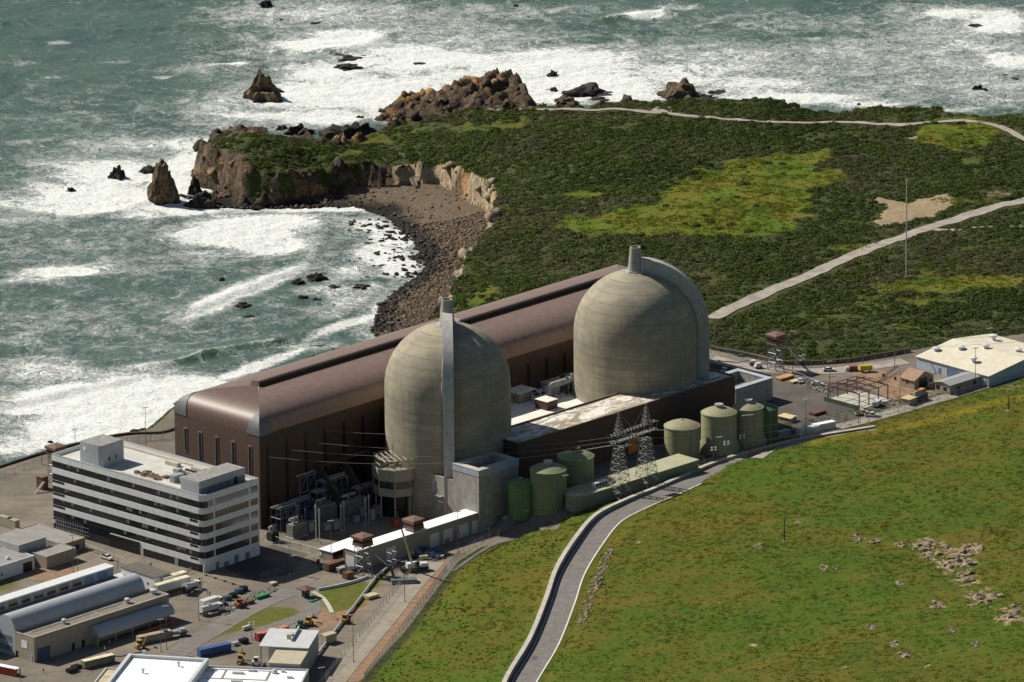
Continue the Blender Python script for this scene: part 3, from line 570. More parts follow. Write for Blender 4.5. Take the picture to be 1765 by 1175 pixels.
# ================================================================ SCRUB (ground cover)
LEAF = None
def leaf_mat(name, cols, rough=.8, trans=0):
    m, t, b, co = newmat(name)
    a = t.nodes.new('ShaderNodeAttribute'); a.attribute_name = 'tint'
    cr = t.nodes.new('ShaderNodeValToRGB'); e = cr.color_ramp.elements
    for i, c in enumerate(cols):
        p = i/(len(cols)-1)
        if i == 0: e[0].position = 0; e[0].color = c4(c)
        elif i == len(cols)-1: e[-1].position = 1; e[-1].color = c4(c)
        else: x = e.new(p); x.color = c4(c)
    link(t, a.outputs['Fac'], cr.inputs[0])
    c = mixc(t, ramp(t, noise_(t, co, .9, 4, .6), .3, .7), cr.outputs[0], (.05, .06, .02), 'MIX')
    c = mixc(t, .65, c, cr.outputs[0])
    link(t, c, b.inputs['Base Color']); b.inputs['Roughness'].default_value = rough; b.inputs['Specular IOR Level'].default_value = .2
    if trans:
        o_ = next(n for n in t.nodes if n.type == 'OUTPUT_MATERIAL'); tr = t.nodes.new('ShaderNodeBsdfTranslucent'); mx = t.nodes.new('ShaderNodeMixShader'); mx.inputs[0].default_value = trans
        link(t, c, tr.inputs[0]); link(t, b.outputs[0], mx.inputs[1]); link(t, tr.outputs[0], mx.inputs[2]); link(t, mx.outputs[0], o_.inputs[0])
    return m
def bush_template(k, nl=70, leaf=.22, flat=.62):
    r = np.random.default_rng(100+k); n, m = 7, 4; V = []
    for j in range(m):
        ph = j/(m-1)*1.35
        for i in range(n):
            a = 2*pi*i/n+j*.4; rr = .62*(1+.35*(r.random()-.5)); V.append((rr*cos(ph)*cos(a), rr*cos(ph)*sin(a), rr*sin(ph)*flat-.15))
    Q = [(j*n+i, j*n+(i+1) % n, (j+1)*n+(i+1) % n, (j+1)*n+i) for j in range(m-1) for i in range(n)]
    for _ in range(nl):
        d = r.normal(size=3); d[2] = abs(d[2]); d /= np.linalg.norm(d); rad = .58+.42*r.random(); c = d*rad*np.array([1, 1, flat]); c[2] -= .1
        u = r.normal(size=3); u /= np.linalg.norm(u); w = np.cross(d+u*.6, u); w /= np.linalg.norm(w)+1e-9; s = leaf*(.5+.8*r.random())
        o = len(V); V += [c-u*s-w*s*.5, c+u*s*.2-w*s*.6, c+u*s+w*s*.4, c-u*s*.3+w*s*.6]; Q.append((o, o+1, o+2, o+3))
    return np.array(V, float), np.array(Q)
BT = [bush_template(k) for k in range(8)]
SCRUBM = leaf_mat('scrub_leaves', [(.034, .054, .012), (.055, .084, .015), (.085, .122, .02), (.085, .09, .04), (.135, .135, .05)], trans=.35)
def plant_mass(name, pts, size, tint, m, hs=1., tmpl=None):
    "many plants grown into one ground-cover object"
    T = tmpl or BT; V = []; Q = []; TI = []; o = 0; k = rng.integers(0, len(T), len(pts))
    for i in range(len(T)):
        sel = np.where(k == i)[0]
        if not len(sel): continue
        v, q = T[i]; n = len(sel); a = rng.random(n)*2*pi; s = size[sel]
        x = v[None, :, 0]*np.cos(a)[:, None]-v[None, :, 1]*np.sin(a)[:, None]; y = v[None, :, 0]*np.sin(a)[:, None]+v[None, :, 1]*np.cos(a)[:, None]
        h = hs*(.7+.6*rng.random(n))
        co = np.stack([x*s[:, None]+pts[sel, 0:1], y*s[:, None]+pts[sel, 1:2], v[None, :, 2]*(s*h)[:, None]+pts[sel, 2:3]], -1)
        V.append(co.reshape(-1, 3)); Q.append((q[None]+(np.arange(n)*len(v))[:, None, None]).reshape(-1, 4)+o); o += n*len(v)
        TI.append(np.repeat(tint[sel], len(v))+rng.normal(size=n*len(v))*.07)
    me = fast_mesh(name, np.concatenate(V), np.concatenate(Q)); at = me.attributes.new('tint', 'FLOAT', 'POINT'); at.data.foreach_set('value', np.clip(np.concatenate(TI), 0, 1).astype(np.float32))
    me.materials.append(m); ob = bpy.data.objects.new(name, me); COL.objects.link(ob); return tag(ob, kind='stuff')
def lut(arr, x, y):
    i = np.clip(np.rint(np.interp(x, gx, np.arange(len(gx)))).astype(int), 0, len(gx)-1); j = np.clip(np.rint(np.interp(y, gy, np.arange(len(gy)))).astype(int), 0, len(gy)-1); return arr[j, i]
N = 95000
x = rng.uniform(-140, 250, N); y = rng.uniform(2980, 3560, N)
keep = lut(scrubmask, x, y) > .55
keep &= lut(A['meadow'], x, y)+.85*(fbm(x, y, 11, 4, 31)-.5)+.2*(rng.random(N)-.5) < .46
keep &= lut(A['sand'], x, y)+.9*(fbm(x, y, 7, 3, 37)-.5) < .4
for p in PATHS: keep &= seg_dist(x, y, p, False) > np.where(p is PATHS[0], 5.2, 3.4)
cl = fbm(x, y, 16, 3, 88); keep &= cl+.25*rng.random(N) > .36
keep &= (lut(slope, x, y) < .9) | (lut(vegface, x, y) > .4)
x, y = x[keep], y[keep]; z = gh(x, y)
big = fbm(x, y, 45, 3, 91)
size = (.45+1.9*rng.random(len(x))**2.6)*(.7+.8*big); tint = np.clip(.12+.75*fbm(x, y, 60, 3, 95)+.35*(rng.random(len(x))-.5)-.1, 0, 1)
tint = np.where(fbm(x, y, 24, 3, 96) > .57, np.clip(tint+.3, 0, 1), tint)
plant_mass('coastal_scrub', np.stack([x, y, z], 1), size, tint, SCRUBM, .8)
# ================================================================ LARGE BUILDINGS
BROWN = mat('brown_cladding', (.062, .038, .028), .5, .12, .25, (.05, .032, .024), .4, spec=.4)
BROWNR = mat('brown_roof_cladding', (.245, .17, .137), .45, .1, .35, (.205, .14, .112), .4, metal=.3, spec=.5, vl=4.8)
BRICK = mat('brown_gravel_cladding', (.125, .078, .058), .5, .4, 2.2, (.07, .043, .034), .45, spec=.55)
DARK = mat('dark_opening', (.012, .012, .014), .35, .2, .5)
LOUV = mat('dark_louvre', (.02, .016, .014), .6, .2, .5)
TRIMG = mat('grey_sheet_metal', (.36, .38, .39), .5, .12, .5, metal=.2)
TRIML = mat('pale_trim', (.24, .2, .17), .6, .1, .6)
DOMEC = None
def dome_mat():
    m, t, b, co = newmat('weathered_concrete')
    sx_ = t.nodes.new('ShaderNodeSeparateXYZ'); link(t, co, sx_.inputs[0]); z = sx_.outputs[2]
    n1 = noise_(t, co, .12, 8, .65); nz = noise_(t, co, .5, 4, .6, 0, (.12, .12, 1.0)); ns = noise_(t, co, .7, 6, .65, 0, (1, 1, .04)); nf = noise_(t, co, 1.4, 5, .65)
    c = mixc(t, ramp(t, n1, .3, .7), (.25, .225, .165), (.375, .34, .255))
    c = mixc(t, math_(t, 'MULTIPLY', ramp(t, nz, .42, .62), .6), c, (.235, .215, .17))
    c = mixc(t, math_(t, 'MULTIPLY', ramp(t, ns, .5, .75), .45), c, (.2, .182, .14))
    c = mixc(t, math_(t, 'MULTIPLY', ramp(t, nf, .55, .75), .3), c, (.46, .42, .32))
    c = mixc(t, math_(t, 'MULTIPLY', ramp(t, noise_(t, co, .33, 9, .75, 1.4), .6, .68), .4), c, (.5, .44, .3))
    # lift joints every 3.2 m
    fr = math_(t, 'FRACT', math_(t, 'DIVIDE', z, 3.2), 0.); j = math_(t, 'LESS_THAN', fr, .05)
    an = math_(t, 'FRACT', math_(t, 'MULTIPLY', math_(t, 'ARCTAN2', sx_.outputs[1], sx_.outputs[0]), 24/6.28318), 0.); ja = math_(t, 'LESS_THAN', an, .022); ja = math_(t, 'MULTIPLY', ja, math_(t, 'LESS_THAN', z, 46.))
    rs = noise_(t, co, 1.3, 5, .7, 0, (1, 1, .025)); c = mixc(t, math_(t, 'MULTIPLY', ramp(t, rs, .58, .72), .4), c, (.16, .14, .1)); c = mixc(t, math_(t, 'MULTIPLY', ramp(t, noise_(t, co, .9, 4, .6, 0, (1, 1, .03)), .64, .72), .35), c, (.5, .46, .36))
    c = mixc(t, math_(t, 'MULTIPLY', math_(t, 'MAXIMUM', j, math_(t, 'MULTIPLY', ja, .7)), .5), c, (.13, .12, .09))
    link(t, c, b.inputs['Base Color']); b.inputs['Roughness'].default_value = .9; b.inputs['Specular IOR Level'].default_value = .2
    bn = t.nodes.new('ShaderNodeBump'); bn.inputs['Distance'].default_value = .05; link(t, nf, bn.inputs['Height']); link(t, bn.outputs[0], b.inputs['Normal'])
    return m
DOMEC = dome_mat()
def frame(name, label, cat, ft, by, rt, lt, z0=None, az=None, group=None, px=None):
    """a thing whose local frame starts at the near bottom corner of a building: u runs away to the right, v away to the left.
    ft/rt/lt: near, right and left roof corners as surveyed, by: foot of the near corner. Returns thing, lengths, height"""
    bz = PG(ft[0], by).z if z0 is None else z0
    h = hgt(ft[0], by, ft[1], bz); o = P(ft[0], ft[1], bz+h); r = P(rt[0], rt[1], bz+h); l = P(lt[0], lt[1], bz+h)
    if az is None:
        du, dv = r-o, l-o; az = math.atan2(du[1], du[0]) if np.hypot(*du[:2]) > np.hypot(*dv[:2]) else math.atan2(dv[1], dv[0])-pi/2
    U = np.array([cos(az), sin(az), 0]); V = np.array([-sin(az), cos(az), 0])
    def onaxis(p, ax):           # length along an axis so that the pixel column/row of the corner is met
        best = min((np.linalg.norm(np.cross(np.append((o+ax*s-CAM), [])/np.linalg.norm(o+ax*s-CAM), (p-CAM)/np.linalg.norm(p-CAM))), s) for s in np.arange(.5, 300, .1)); return best[1]
    lu, lv = onaxis(r, U), onaxis(l, V)
    return thing(name, label, cat, (o[0], o[1], bz), az, group), lu, lv, h
def walls(mb, lu, lv, h, par=.6, th=.35, z0=-1.5):
    mb.loft([[(x, y, z) for x, y in ((a, a), (lu-a, a), (lu-a, lv-a), (a, lv-a))] for a, z in ((0, z0), (0, h), (th, h), (th, h-par))], True, False, False)
def roof(mb, lu, lv, z, a=.35): mb.add([(a, a, z), (lu-a, a, z), (lu-a, lv-a, z), (a, lv-a, z)], [(0, 1, 2, 3)])
def onwall(mb, face, p, w, z0, z1, out=.06, lu=0, lv=0):
    "box set on a face: 'R' the v=0 face (p along u), 'L' the u=0 face (p along v)"
    if face == 'R': mb.box(p, p+w, -out, .02, z0, z1)
    else: mb.box(-out, .02, p, p+w, z0, z1)
def door(t, face, p, w, h, m, name='door', z0=0, fm=None, label=None):
    f = MB(); onwall(f, face, p-.12, w+.24, z0, z0+h+.12, .05); fo = f.build(name+'_frame' if False else 'door_frame', fm or TRIMG, t)
    b = MB(); onwall(b, face, p, w, z0+.02, z0+h, .09); d = b.build('door' if name == 'door' else name, m, t, label=label); return d
def rect_frame(mb, x0, x1, y0, y1, z0, z1, w):
    mb.box(x0, x1, y0, y0+w, z0, z1); mb.box(x0, x1, y1-w, y1, z0, z1); mb.box(x0, x0+w, y0+w, y1-w, z0, z1); mb.box(x1-w, x1, y0+w, y1-w, z0, z1)

# ---- turbine building
def turbine():
    LU, LV, H = 232., 43., 37.5
    h = hgt(447, 912, 751, 26); o = P(447, 751, 26+h); az = R(46.3)
    t = thing('turbine_building', 'very long brown industrial hall with rounded eaves and a ridge vent beside the sea', 'building', (o[0], o[1], 26), az)
    H = h
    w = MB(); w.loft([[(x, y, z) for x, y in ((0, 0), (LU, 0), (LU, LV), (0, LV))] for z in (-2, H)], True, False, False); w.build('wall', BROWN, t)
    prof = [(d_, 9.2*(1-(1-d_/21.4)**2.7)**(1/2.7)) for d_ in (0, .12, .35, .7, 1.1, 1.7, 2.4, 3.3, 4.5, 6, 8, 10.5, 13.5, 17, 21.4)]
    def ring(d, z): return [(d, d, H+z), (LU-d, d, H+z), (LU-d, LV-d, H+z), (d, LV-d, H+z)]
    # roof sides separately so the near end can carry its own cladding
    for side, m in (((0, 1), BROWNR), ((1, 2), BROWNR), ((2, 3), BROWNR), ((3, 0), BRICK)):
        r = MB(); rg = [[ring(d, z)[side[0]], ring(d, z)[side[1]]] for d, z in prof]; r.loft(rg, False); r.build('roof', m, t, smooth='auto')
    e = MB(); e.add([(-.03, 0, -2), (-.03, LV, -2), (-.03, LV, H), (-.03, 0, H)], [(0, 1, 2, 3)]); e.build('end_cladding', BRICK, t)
    # corner caps and hip strips
    capm = mat('cap_sheet_metal', (.15, .15, .155), .6, .15, .5)
    for cx, cy, sx_, sy_ in ((0, 0, 1, 1), (0, LV, 1, -1)):
        c = MB()
        for k in (0, 1):
            rg = []
            for d, z in prof[:10]:
                ww = 6.4*max(0, 1-(z/7.4)**2.2)+.05; q = d-.18; zz = H+z+.12
                a = (cx+sx_*q, cy+sy_*q, zz); b = (cx+sx_*(q+ww), cy+sy_*q, zz) if k == 0 else (cx+sx_*q, cy+sy_*(q+ww), zz)
                rg.append([a, b])
            c.loft([[(cx-sx_*.18, cy-sy_*.18, H-.3), (rg[0][1][0], rg[0][1][1], H-.3)]]+rg, False)
        c.build('corner_cap', capm, t, smooth='auto')
        s = MB(); s.bar((cx+sx_*6, cy+sy_*6, H+7.35), (cx+sx_*11, cy+sy_*11, H+8.5), .28); s.bar((cx+sx_*11, cy+sy_*11, H+8.5), (21.5, cy+sy_*21.5, H+9.35), .28); s.build('hip_flashing', TRIML, t)
    v = MB(); v.loft([[(x, 20.6, H+8.5), (x, 20.6, H+10.7), (x, 21.0, H+11.2), (x, 22.2, H+11.4), (x, 24.2, H+10.9), (x, 25.6, H+8.3)] for x in (20.5, LU-20.5)])
    rv = v.build('ridge_vent', BROWNR, t, smooth='auto'); l = MB(); l.box(20.7, LU-20.7, 20.42, 20.6, H+9.2, H+10.6); l.build('louvre', LOUV, rv)
    # slit windows: end wall and long wall
    for i, vv in enumerate((4.8, 13.2, 21.6, 30., 37.4)):
        f = MB(); f.box(-.2, -.03, vv-.85, vv+.85, H-13.6 if i == 4 else H-30, H-4.6)
        fo = f.build('window', TRIML, t); p = MB(); p.box(-.26, -.2, vv-.52, vv+.52, H-13.2 if i == 4 else H-29.8, H-5.0); p.build('pane', DARK, fo)
    for i in range(23):
        u = 4+9.6*i; f = MB(); f.box(u-.75, u+.75, -.14, 0, 4, H-4); fo = f.build('window', BROWN, t); p = MB(); p.box(u-.6, u+.6, -.2, -.14, 4.3, H-4.3); p.build('pane', DARK, fo)
    for u, w_, hh in ((30, 6, 7), (62, 5, 6)):
        d = MB(); d.box(u, u+w_, -.15, 0, 0, hh); d.build('door', LOUV, t)
    return t, o, az, H
TB, TBo, TBaz, TBH = turbine()
def tb_pt(px, py):
    "point on the long wall of the turbine hall that the photograph shows at px, py"
    d = _f+_r*(px-IW/2)/FPX-_u*(py-IH/2)/FPX; n = np.array([sin(TBaz), -cos(TBaz), 0]); k = ((TBo-CAM)@n)/(d@n); return Vector(CAM+d*k)

# ---- containment buildings
def containment(px, apex_y, rib_az, label):
    Rd, HC = 22.6, 43.6; top = 26+HC+Rd
    c = P(px, apex_y, top); t = thing('containment_building', label, 'reactor building', (c[0], c[1], 26))
    b = MB(); prof = [(Rd, -1), (Rd, 15), (Rd, 30), (Rd, HC)]+[(Rd*cos(R(a)), HC+Rd*sin(R(a))) for a in range(5, 90, 5)]+[(1.2, HC+Rd)]
    b.lathe(prof, n=96, cap0=False); b.build('dome', DOMEC, t, smooth=True)
    s = MB(); z = HC+Rd; s.lathe([(3.4, z-1), (3.4, z+.25), (2.75, z+.3), (2.45, z+3.2), (1.95, z+8.7), (1.95, z+9.0), (1.6, z+9.0), (1.6, z+7)], n=28, cap0=False); s.build('vent_stack', mat('stack_concrete', (.34, .33, .29), .8, .12, .4, streak=.25), t, smooth='auto')
    rl = MB()
    for zz in (.6, 1.2):
        rl.tube([(4.6*cos(R(a)), 4.6*sin(R(a)), HC+Rd-.45+zz) for a in range(0, 361, 15)], .06, 4)
    for a in range(0, 360, 30): rl.bar((4.6*cos(R(a)), 4.6*sin(R(a)), HC+Rd-.7), (4.6*cos(R(a)), 4.6*sin(R(a)), HC+Rd+.75), .06)
    rl.build('apex_railing', TRIMG, t)
    la = rib_az-R(6); rl = MB(); cd_ = (cos(la), sin(la)); pr = [((Rd+.35)*cd_[0], (Rd+.35)*cd_[1], 2), ((Rd+.35)*cd_[0], (Rd+.35)*cd_[1], HC)]+[((Rd+.35)*cos(R(a))*cd_[0], (Rd+.35)*cos(R(a))*cd_[1], HC+(Rd+.35)*sin(R(a))) for a in range(6, 78, 6)]; rl.tube(pr, .16, 4); rl.build('ladder', TRIMG, t)
    i_ = MB(); i_.lathe([(1.58, z+7.1), (.01, z+7.1)], n=20, cap0=False, cap1=False); i_.build('flue', DARK, t)
    # vent duct climbing the wall and dome
    d = MB(); rb = 4.3; w = 1.9; rg = []
    for r_, z_ in [(0, -.5), (0, HC)]+[(a, None) for a in range(4, 84, 4)]:
        if z_ is not None: i0, o0, zi, zo = Rd-.3, Rd+rb, z_, z_
        else: i0, o0 = (Rd-.3)*cos(R(r_)), (Rd+rb+.6*sin(R(r_)))*cos(R(r_)); zi, zo = HC+(Rd-.3)*sin(R(r_)), HC+(Rd+rb+.6*sin(R(r_)))*sin(R(r_))
        rg.append([(i0, -w, zi), (o0, -w, zo), (o0, w, zo), (i0, w, zi)])
    rg.append([(2.0, -w, HC+Rd-.2), (2.0, -w, HC+Rd+4.6), (2.0, w, HC+Rd+4.6), (2.0, w, HC+Rd-.2)])
    rg = [[(x*cos(rib_az)-y*sin(rib_az), x*sin(rib_az)+y*cos(rib_az), zz) for x, y, zz in r] for r in rg]
    d.loft(rg); do = d.build('vent_duct', mat('duct_concrete', (.4, .4, .385), .75, .14, .3, (.27, .27, .25), .4, streak=.2), t, smooth='auto')
    j = MB()
    for k in range(3, 21, 2): j.loft([[tuple(np.array(p)*np.array([1.0, 1.0, 1])+np.array([0, 0, dz])) for p in rg[k]] for dz in (-.05, .12)]) if False else None
    return t
ra = R(-90)
containment(770.5, 557, R(-89), 'left domed concrete reactor building, its vent duct running straight down the front')
containment(1095, 466, R(0), 'right domed concrete reactor building, its curved vent duct along the right edge')
def pxz(px, py, z): return Vector(P(px, py, z))

# ---- brown fuel handling block with patchy roof
def patch_roof():
    m, t, b, co = newmat('patchy_roof'); n1 = noise_(t, co, .16, 8, .7, 1.2, (.45, 1.3, 1)); n2 = noise_(t, co, 1.2, 5, .6)
    c = mixc(t, ramp(t, n1, .45, .56), (.27, .235, .17), (.72, .69, .6)); c = mixc(t, ramp(t, noise_(t, co, .3, 9, .75, 1.5), .56, .62), c, (.13, .12, .1)); c = mixc(t, math_(t, 'MULTIPLY', ramp(t, n2, .5, .7), .4), c, (.3, .26, .18))
    link(t, c, b.inputs['Base Color']); b.inputs['Roughness'].default_value = .85; return m
t, lu, lv, h = frame('fuel_handling_building', 'long dark brown block with flat patchy white and tan roof before the domes', 'building', (894, 764), 885, (1267, 647), (837, 746), 26)
w = MB(); walls(w, lu, lv, h, .45, .3, -3); w.build('wall', mat('dark_brown_wall', (.075, .047, .036), .6, .1, .3, streak=.15), t)
r = MB(); roof(r, lu, lv, h-.4); r.build('roof', patch_roof(), t)
c = MB(); rect_frame(c, -.1, lu+.1, -.1, lv+.1, h+.003, h+.15, .5); c.build('parapet_cap', mat('brown_flashing', (.2, .14, .11), .5), t)
for u in (9, 31, 52, 74, 95):
    p = MB(); p.box(u, u+3.2, -.12, 0, 1, 4.5); p.build('door', LOUV, t)
FH = t; FHaz = t.rotation_euler.z; FHo = np.array(t.location); FHtop = 26+h; FHl = (lu, lv)
# ---- auxiliary block between the domes
q = [(-6, lv), (lu, lv), (lu, lv+44), (-6, lv+44)]
ax = thing('auxiliary_building', 'pale flat roofed block filling the gap between the two domes', 'building', FHo, FHaz)
w = MB(); w.box(0, lu-6, lv+.35, lv+40, -2, h-6.55); w.build('wall', CONC, ax)
AUXZ = FHtop-6.5
WHITER = mat('white_roof_coating', (.72, .7, .62), .8, .12, .25, (.5, .45, .36), .35)
r = MB(); r.add([(0, lv+.4, h-6.5), (lu-6, lv+.4, h-6.5), (lu-6, lv+40, h-6.5), (0, lv+40, h-6.5)], [(0, 1, 2, 3)]); r.build('roof', WHITER, ax)

# ---- concrete block at the foot of the left dome
CONCW = mat('board_marked_concrete', (.36, .345, .31), .88, .14, .18, (.25, .235, .2), .45, streak=.3, bump=.04)
t, lu, lv, h = frame('concrete_block_building', 'bare concrete building stepping down to a lower part, left of the green tanks', 'building', (825, 812), 919, (894, 791), (780, 800.5), 26)
w = MB(); walls(w, lu, lv, h, 3.2, 2.6); w.build('wall', CONCW, t)
f = MB(); rect_frame(f, -.12, lu+.12, -.12, lv+.12, h-2.2, h+.003, .5); f.build('parapet_band', mat('blue_grey_flashing', (.36, .4, .45), .6, .1, .5), t)
c = MB(); rect_frame(c, -.2, lu+.2, -.2, lv+.2, h+.005, h+.16, 2.7); c.build('parapet_cap', CONCL, t)
r = MB(); roof(r, lu, lv, h-3.1, 2.6); r.build('roof', mat('grey_roof', (.2, .2, .2), .9, .2, .4), t)
lv2 = lv+16.5; hl = h-6.2
w = MB(); w.loft([[(x, y, z) for x, y in ((0, lv+.003), (0, lv2), (lu, lv2), (lu, lv+.003))] for z in (-1, hl)], True, False, False); w.loft([[(a, y0, z) for a, y0 in ((0+d, lv+.01), (0+d, lv2-d), (lu-d, lv2-d), (lu-d, lv+.01))] for d, z in ((0, hl), (.7, hl), (.7, hl-1.6))], True, False, False); w.build('lower_wall', CONCW, t)
r = MB(); r.box(.7, lu-.7, lv+.01, lv2-.7, hl-1.8, hl-1.6); r.build('lower_roof', mat('tan_roof_gravel', (.3, .25, .18), .9, .3, .6), t)
p = MB()
for vv, zz in ((lv+4, hl-1), (lv+9.5, hl-1.5), (lv+13, hl-5)): p.tube([(-.25, vv, 0), (-.25, vv, zz)], .14)
p.tube([(-.25, lv+4, 8), (-1.2, lv+4, 8), (-1.2, lv+6, 8)], .14); p.box(-1.5, 0, lv+5, lv+8, 9.6, 9.9); p.box(-.6, 0, lv+5, lv+6.4, 7.5, 9); p.build('wall_piping', TRIMG, t)
e = MB()
for k in range(14): x0, y0 = rng.uniform(2, lu-4), rng.uniform(lv+2, lv2-3); e.box(x0, x0+rng.uniform(.6, 2.4), y0, y0+rng.uniform(.6, 2), hl-1.6, hl-1.6+rng.uniform(.4, 1.8))
e.tube([(2, lv+3, hl-1), (3, lv+8, hl+2), (4, lv+12, hl-1)], .25); e.bar((3, lv+4, hl-1.6), (3, lv+4, hl+5.5), .12); e.each('roof_equipment', mat('tan_equipment', (.34, .29, .2), .7, .3, .6), t)
CB = t
# concrete box at the far end of the brown block
t, lu, lv, h = frame('concrete_tank_house', 'low open topped concrete box joined to the right end of the brown block', 'building', (1268, 671), 708, (1333, 654), (1250, 665), 35, FHaz)
lv = 17.5
w = MB(); walls(w, lu, lv, h, 4, 2.2); w.build('wall', CONCW, t)
f = MB(); rect_frame(f, -.1, lu+.1, -.1, lv+.1, h-.1, h+.1, 2.4); f.build('parapet_cap', mat('blue_grey_flashing', (.36, .4, .45)), t)
r = MB(); roof(r, lu, lv, h-3.6, 2.2); r.build('roof', mat('grey_roof', (.2, .2, .2)), t)

# ---- round ducts where the brown block meets the domes
def duct(label, pts, r):
    pts = [pxz(*p) for p in pts]; o = pts[0]; t = thing('ventilation_duct', label, 'duct', o); b = MB(); b.tube([p-o for p in pts], r, 10); b.build('pipe', mat('duct_metal', (.45, .46, .46), .55, .12, .6, metal=.1), t, smooth='auto')
    c = MB()
    for i in range(len(pts)-1):
        n = max(1, int((pts[i+1]-pts[i]).length/1.6))
        for k in range(1, n): q = pts[i].lerp(pts[i+1], k/n)-o; d = (pts[i+1]-pts[i]).normalized()*.1; c.tube([q-d, q+d], r*1.14, 10)
    if c.v: c.each('flange', mat('duct_band', (.3, .3, .3), .6), t)
zt = FHtop
duct('fat grey duct curving from the left dome down onto the brown block', [(833, 748, zt-1), (834, 741, zt+.8), (842, 736, zt+1.6), (862, 729, zt+1.6), (878, 723, zt+1.4)], 1.0)
duct('fat grey duct curving from the right dome down onto the brown block', [(1136, 657, zt-1), (1137, 650, zt+.8), (1145, 644, zt+1.6), (1165, 638, zt+1.6), (1190, 631, zt+1.4)], 1.0)
duct('thin pale pipe bent along the foot of the right dome', [(1018, 684, AUXZ), (1018, 671, AUXZ+2.6), (1030, 671.5, AUXZ+2.8), (1058, 675, AUXZ+2.6)], .5)

# ---- administration building
def admin():
    t, lu, lv, h = frame('office_building', 'six storey white office block with dark ribbon windows', 'building', (349, 865), 988, (453, 835), (89, 791.7), 26)
    lu, h = 28., 28.2
    WHT = mat('white_wall_panel', (.7, .72, .7), .6, .06, .3, (.62, .63, .61), .4, streak=.1); GL = mat('dark_window_glass', (.012, .016, .022), .12, .3, .15, spec=.6)
    GLR = mat('reflecting_window_glass', (.05, .05, .042), .12, .5, .1, spec=.8)
    def outline(a, r=2.4):
        p = [(a+r-r*sin(R(x)), a+r-r*cos(R(x))) for x in (75, 60, 45, 30, 15)]
        return [(a, a+r)]+p+[(a+r, a), (lu-a, a), (lu-a, lv-a), (a, lv-a)]
    bands = [2.3+4.62*k for k in range(6)]             # tops of windows below the roof line
    core = MB(); core.loft([[(x, y, z) for x, y in outline(.12)] for z in (-1, h-1.2)]); core.build('glazing', GL, t, smooth='auto')
    tops = [h]+[h-b-2.45 for b in bands[:5]]
    for k in range(6):
        z1 = tops[k]; z0 = h-bands[k]
        b = MB(); ring = outline(0); n = len(ring)
        ri = outline(.5)
        if k == 0: b.loft([[(x, y, z) for x, y in rg] for rg, z in ((ri, z0), (ring, z0), (ring, z1), (ri, z1), (ri, z1-1.2))], True, False, False)
        else: b.loft([[(x, y, z) for x, y in rg] for rg, z in ((ri, z0), (ring, z0), (ring, z1), (ri, z1))], True, False, False)
        b.build('spandrel', WHT, t, smooth='auto')
    # blinds and mullions of the long ribbon windows
    for k in range(5):
        z0, z1 = h-bands[k]-2.45, h-bands[k]; m_ = MB(); m_.box(.07, .12, 2.6, lv-.2, z0+.8, z0+.86)
        for q in np.arange(4, lv-.3, 1.55): m_.box(.06, .12, q, q+.09, z0, z1)
        m_.build('mullion', mat('dark_mullion', (.04, .04, .04), .4), t)
        for q in rng.choice(np.arange(4, int(lv-4), 1.55), 9, False):
            b = MB(); b.box(.085, .119, q+.12, q+1.5, z1-rng.uniform(.5, 1.8), z1-.003); b.build('blind', mat('pale_blind', (.12, .12, .11), .8), t)
    # end wall piers and panes
    for k in range(6):
        z0, z1 = (h-bands[k]-2.45, h-bands[k])
        if k == 5: continue
        for u, w_ in ((5.3, .7), (22.9, .9), (27.4, .6)):
            p = MB(); p.box(u, u+w_, -.003, .3, z0+.003, z1-.003); p.build('pier', WHT, t)
        for a, bb in ((2.6, 5.3), (6.0, 22.9), (23.8, 27.4)):
            g = MB(); g.box(a, bb, .06, .2, z0, z1); go = g.build('window', GLR, t)
            m_ = MB(); m_.box(a, bb, .02, .065, z0+.9, z0+.97)
            for q in np.arange(a+1.5, bb, 1.5): m_.box(q, q+.07, .03, .06, z0, z1)
            m_.build('mullion', mat('dark_mullion', (.04, .04, .04), .4), go)
    # notches near both ends of the long face
    for k in range(1, 5):
        z0 = h-bands[k]-2.45
        for v0, v1 in ((2.5, 6.5), (lv-6.2, lv-.1)):
            p = MB(); p.box(-.03, .02, v0, v1, z0-.9, z0); p.build('window', GL, t)
    # ground storey
    zb = h-bands[5]
    g = MB(); g.box(.003, .3, lv*.4, lv*.62, -1, zb); g.box(.006, lu, -.003, .3, -1, zb+0); g.each('ground_wall', WHT, t)
    g = MB(); g.box(-.06, .0, lv*.62, lv*.985, 0, 5.6); go = g.build('ground_glazing', GL, t)
    m_ = MB()
    for q in np.arange(lv*.80, lv*.98, 1.2): m_.box(-.1, -.06, q, q+.12, 0, 5.4)
    for q in (1.3, 2.7, 4.1): m_.box(-.11, -.06, lv*.76, lv*.985, q, q+.1)
    m_.build('mullion', TRIMG, go)
    g = MB(); g.box(-.3, 0, lv*.42, lv*.62, .1, 4.6); g.build('entrance_recess', DARK, t)
    for u, w_, hh in ((6, 1.6, 2.6), (15.3, 2, 2.8), (20.8, 2, 2.5), (10, 2.4, 1.6)):
        d = MB(); d.box(u, u+w_, -.12, -.003, 0, hh); d.each('door', mat('grey_door', (.2, .22, .24), .5), t)
    d = MB(); d.box(-.14, 0, lv*.165, lv*.165+1.8, 0, 3); d.each('door', mat('grey_door', (.2, .22, .24)), t)
    # panel joints
    j = MB()
    for q in np.arange(6, lv, 6):
        for k in range(6):
            j.box(-.012, 0, q, q+.06, h-bands[k]+.05, tops[k]-.05)
    j.build('panel_joint', mat('joint', (.3, .31, .3), .8), t)
    c = MB(); c.loft([[(x, y, z) for x, y in rg] for rg, z in ((outline(-.06), h+.003), (outline(-.06), h+.14), (outline(.5), h+.14), (outline(.5), h+.003))], True, False, False); c.build('parapet_cap', TRIMG, t)
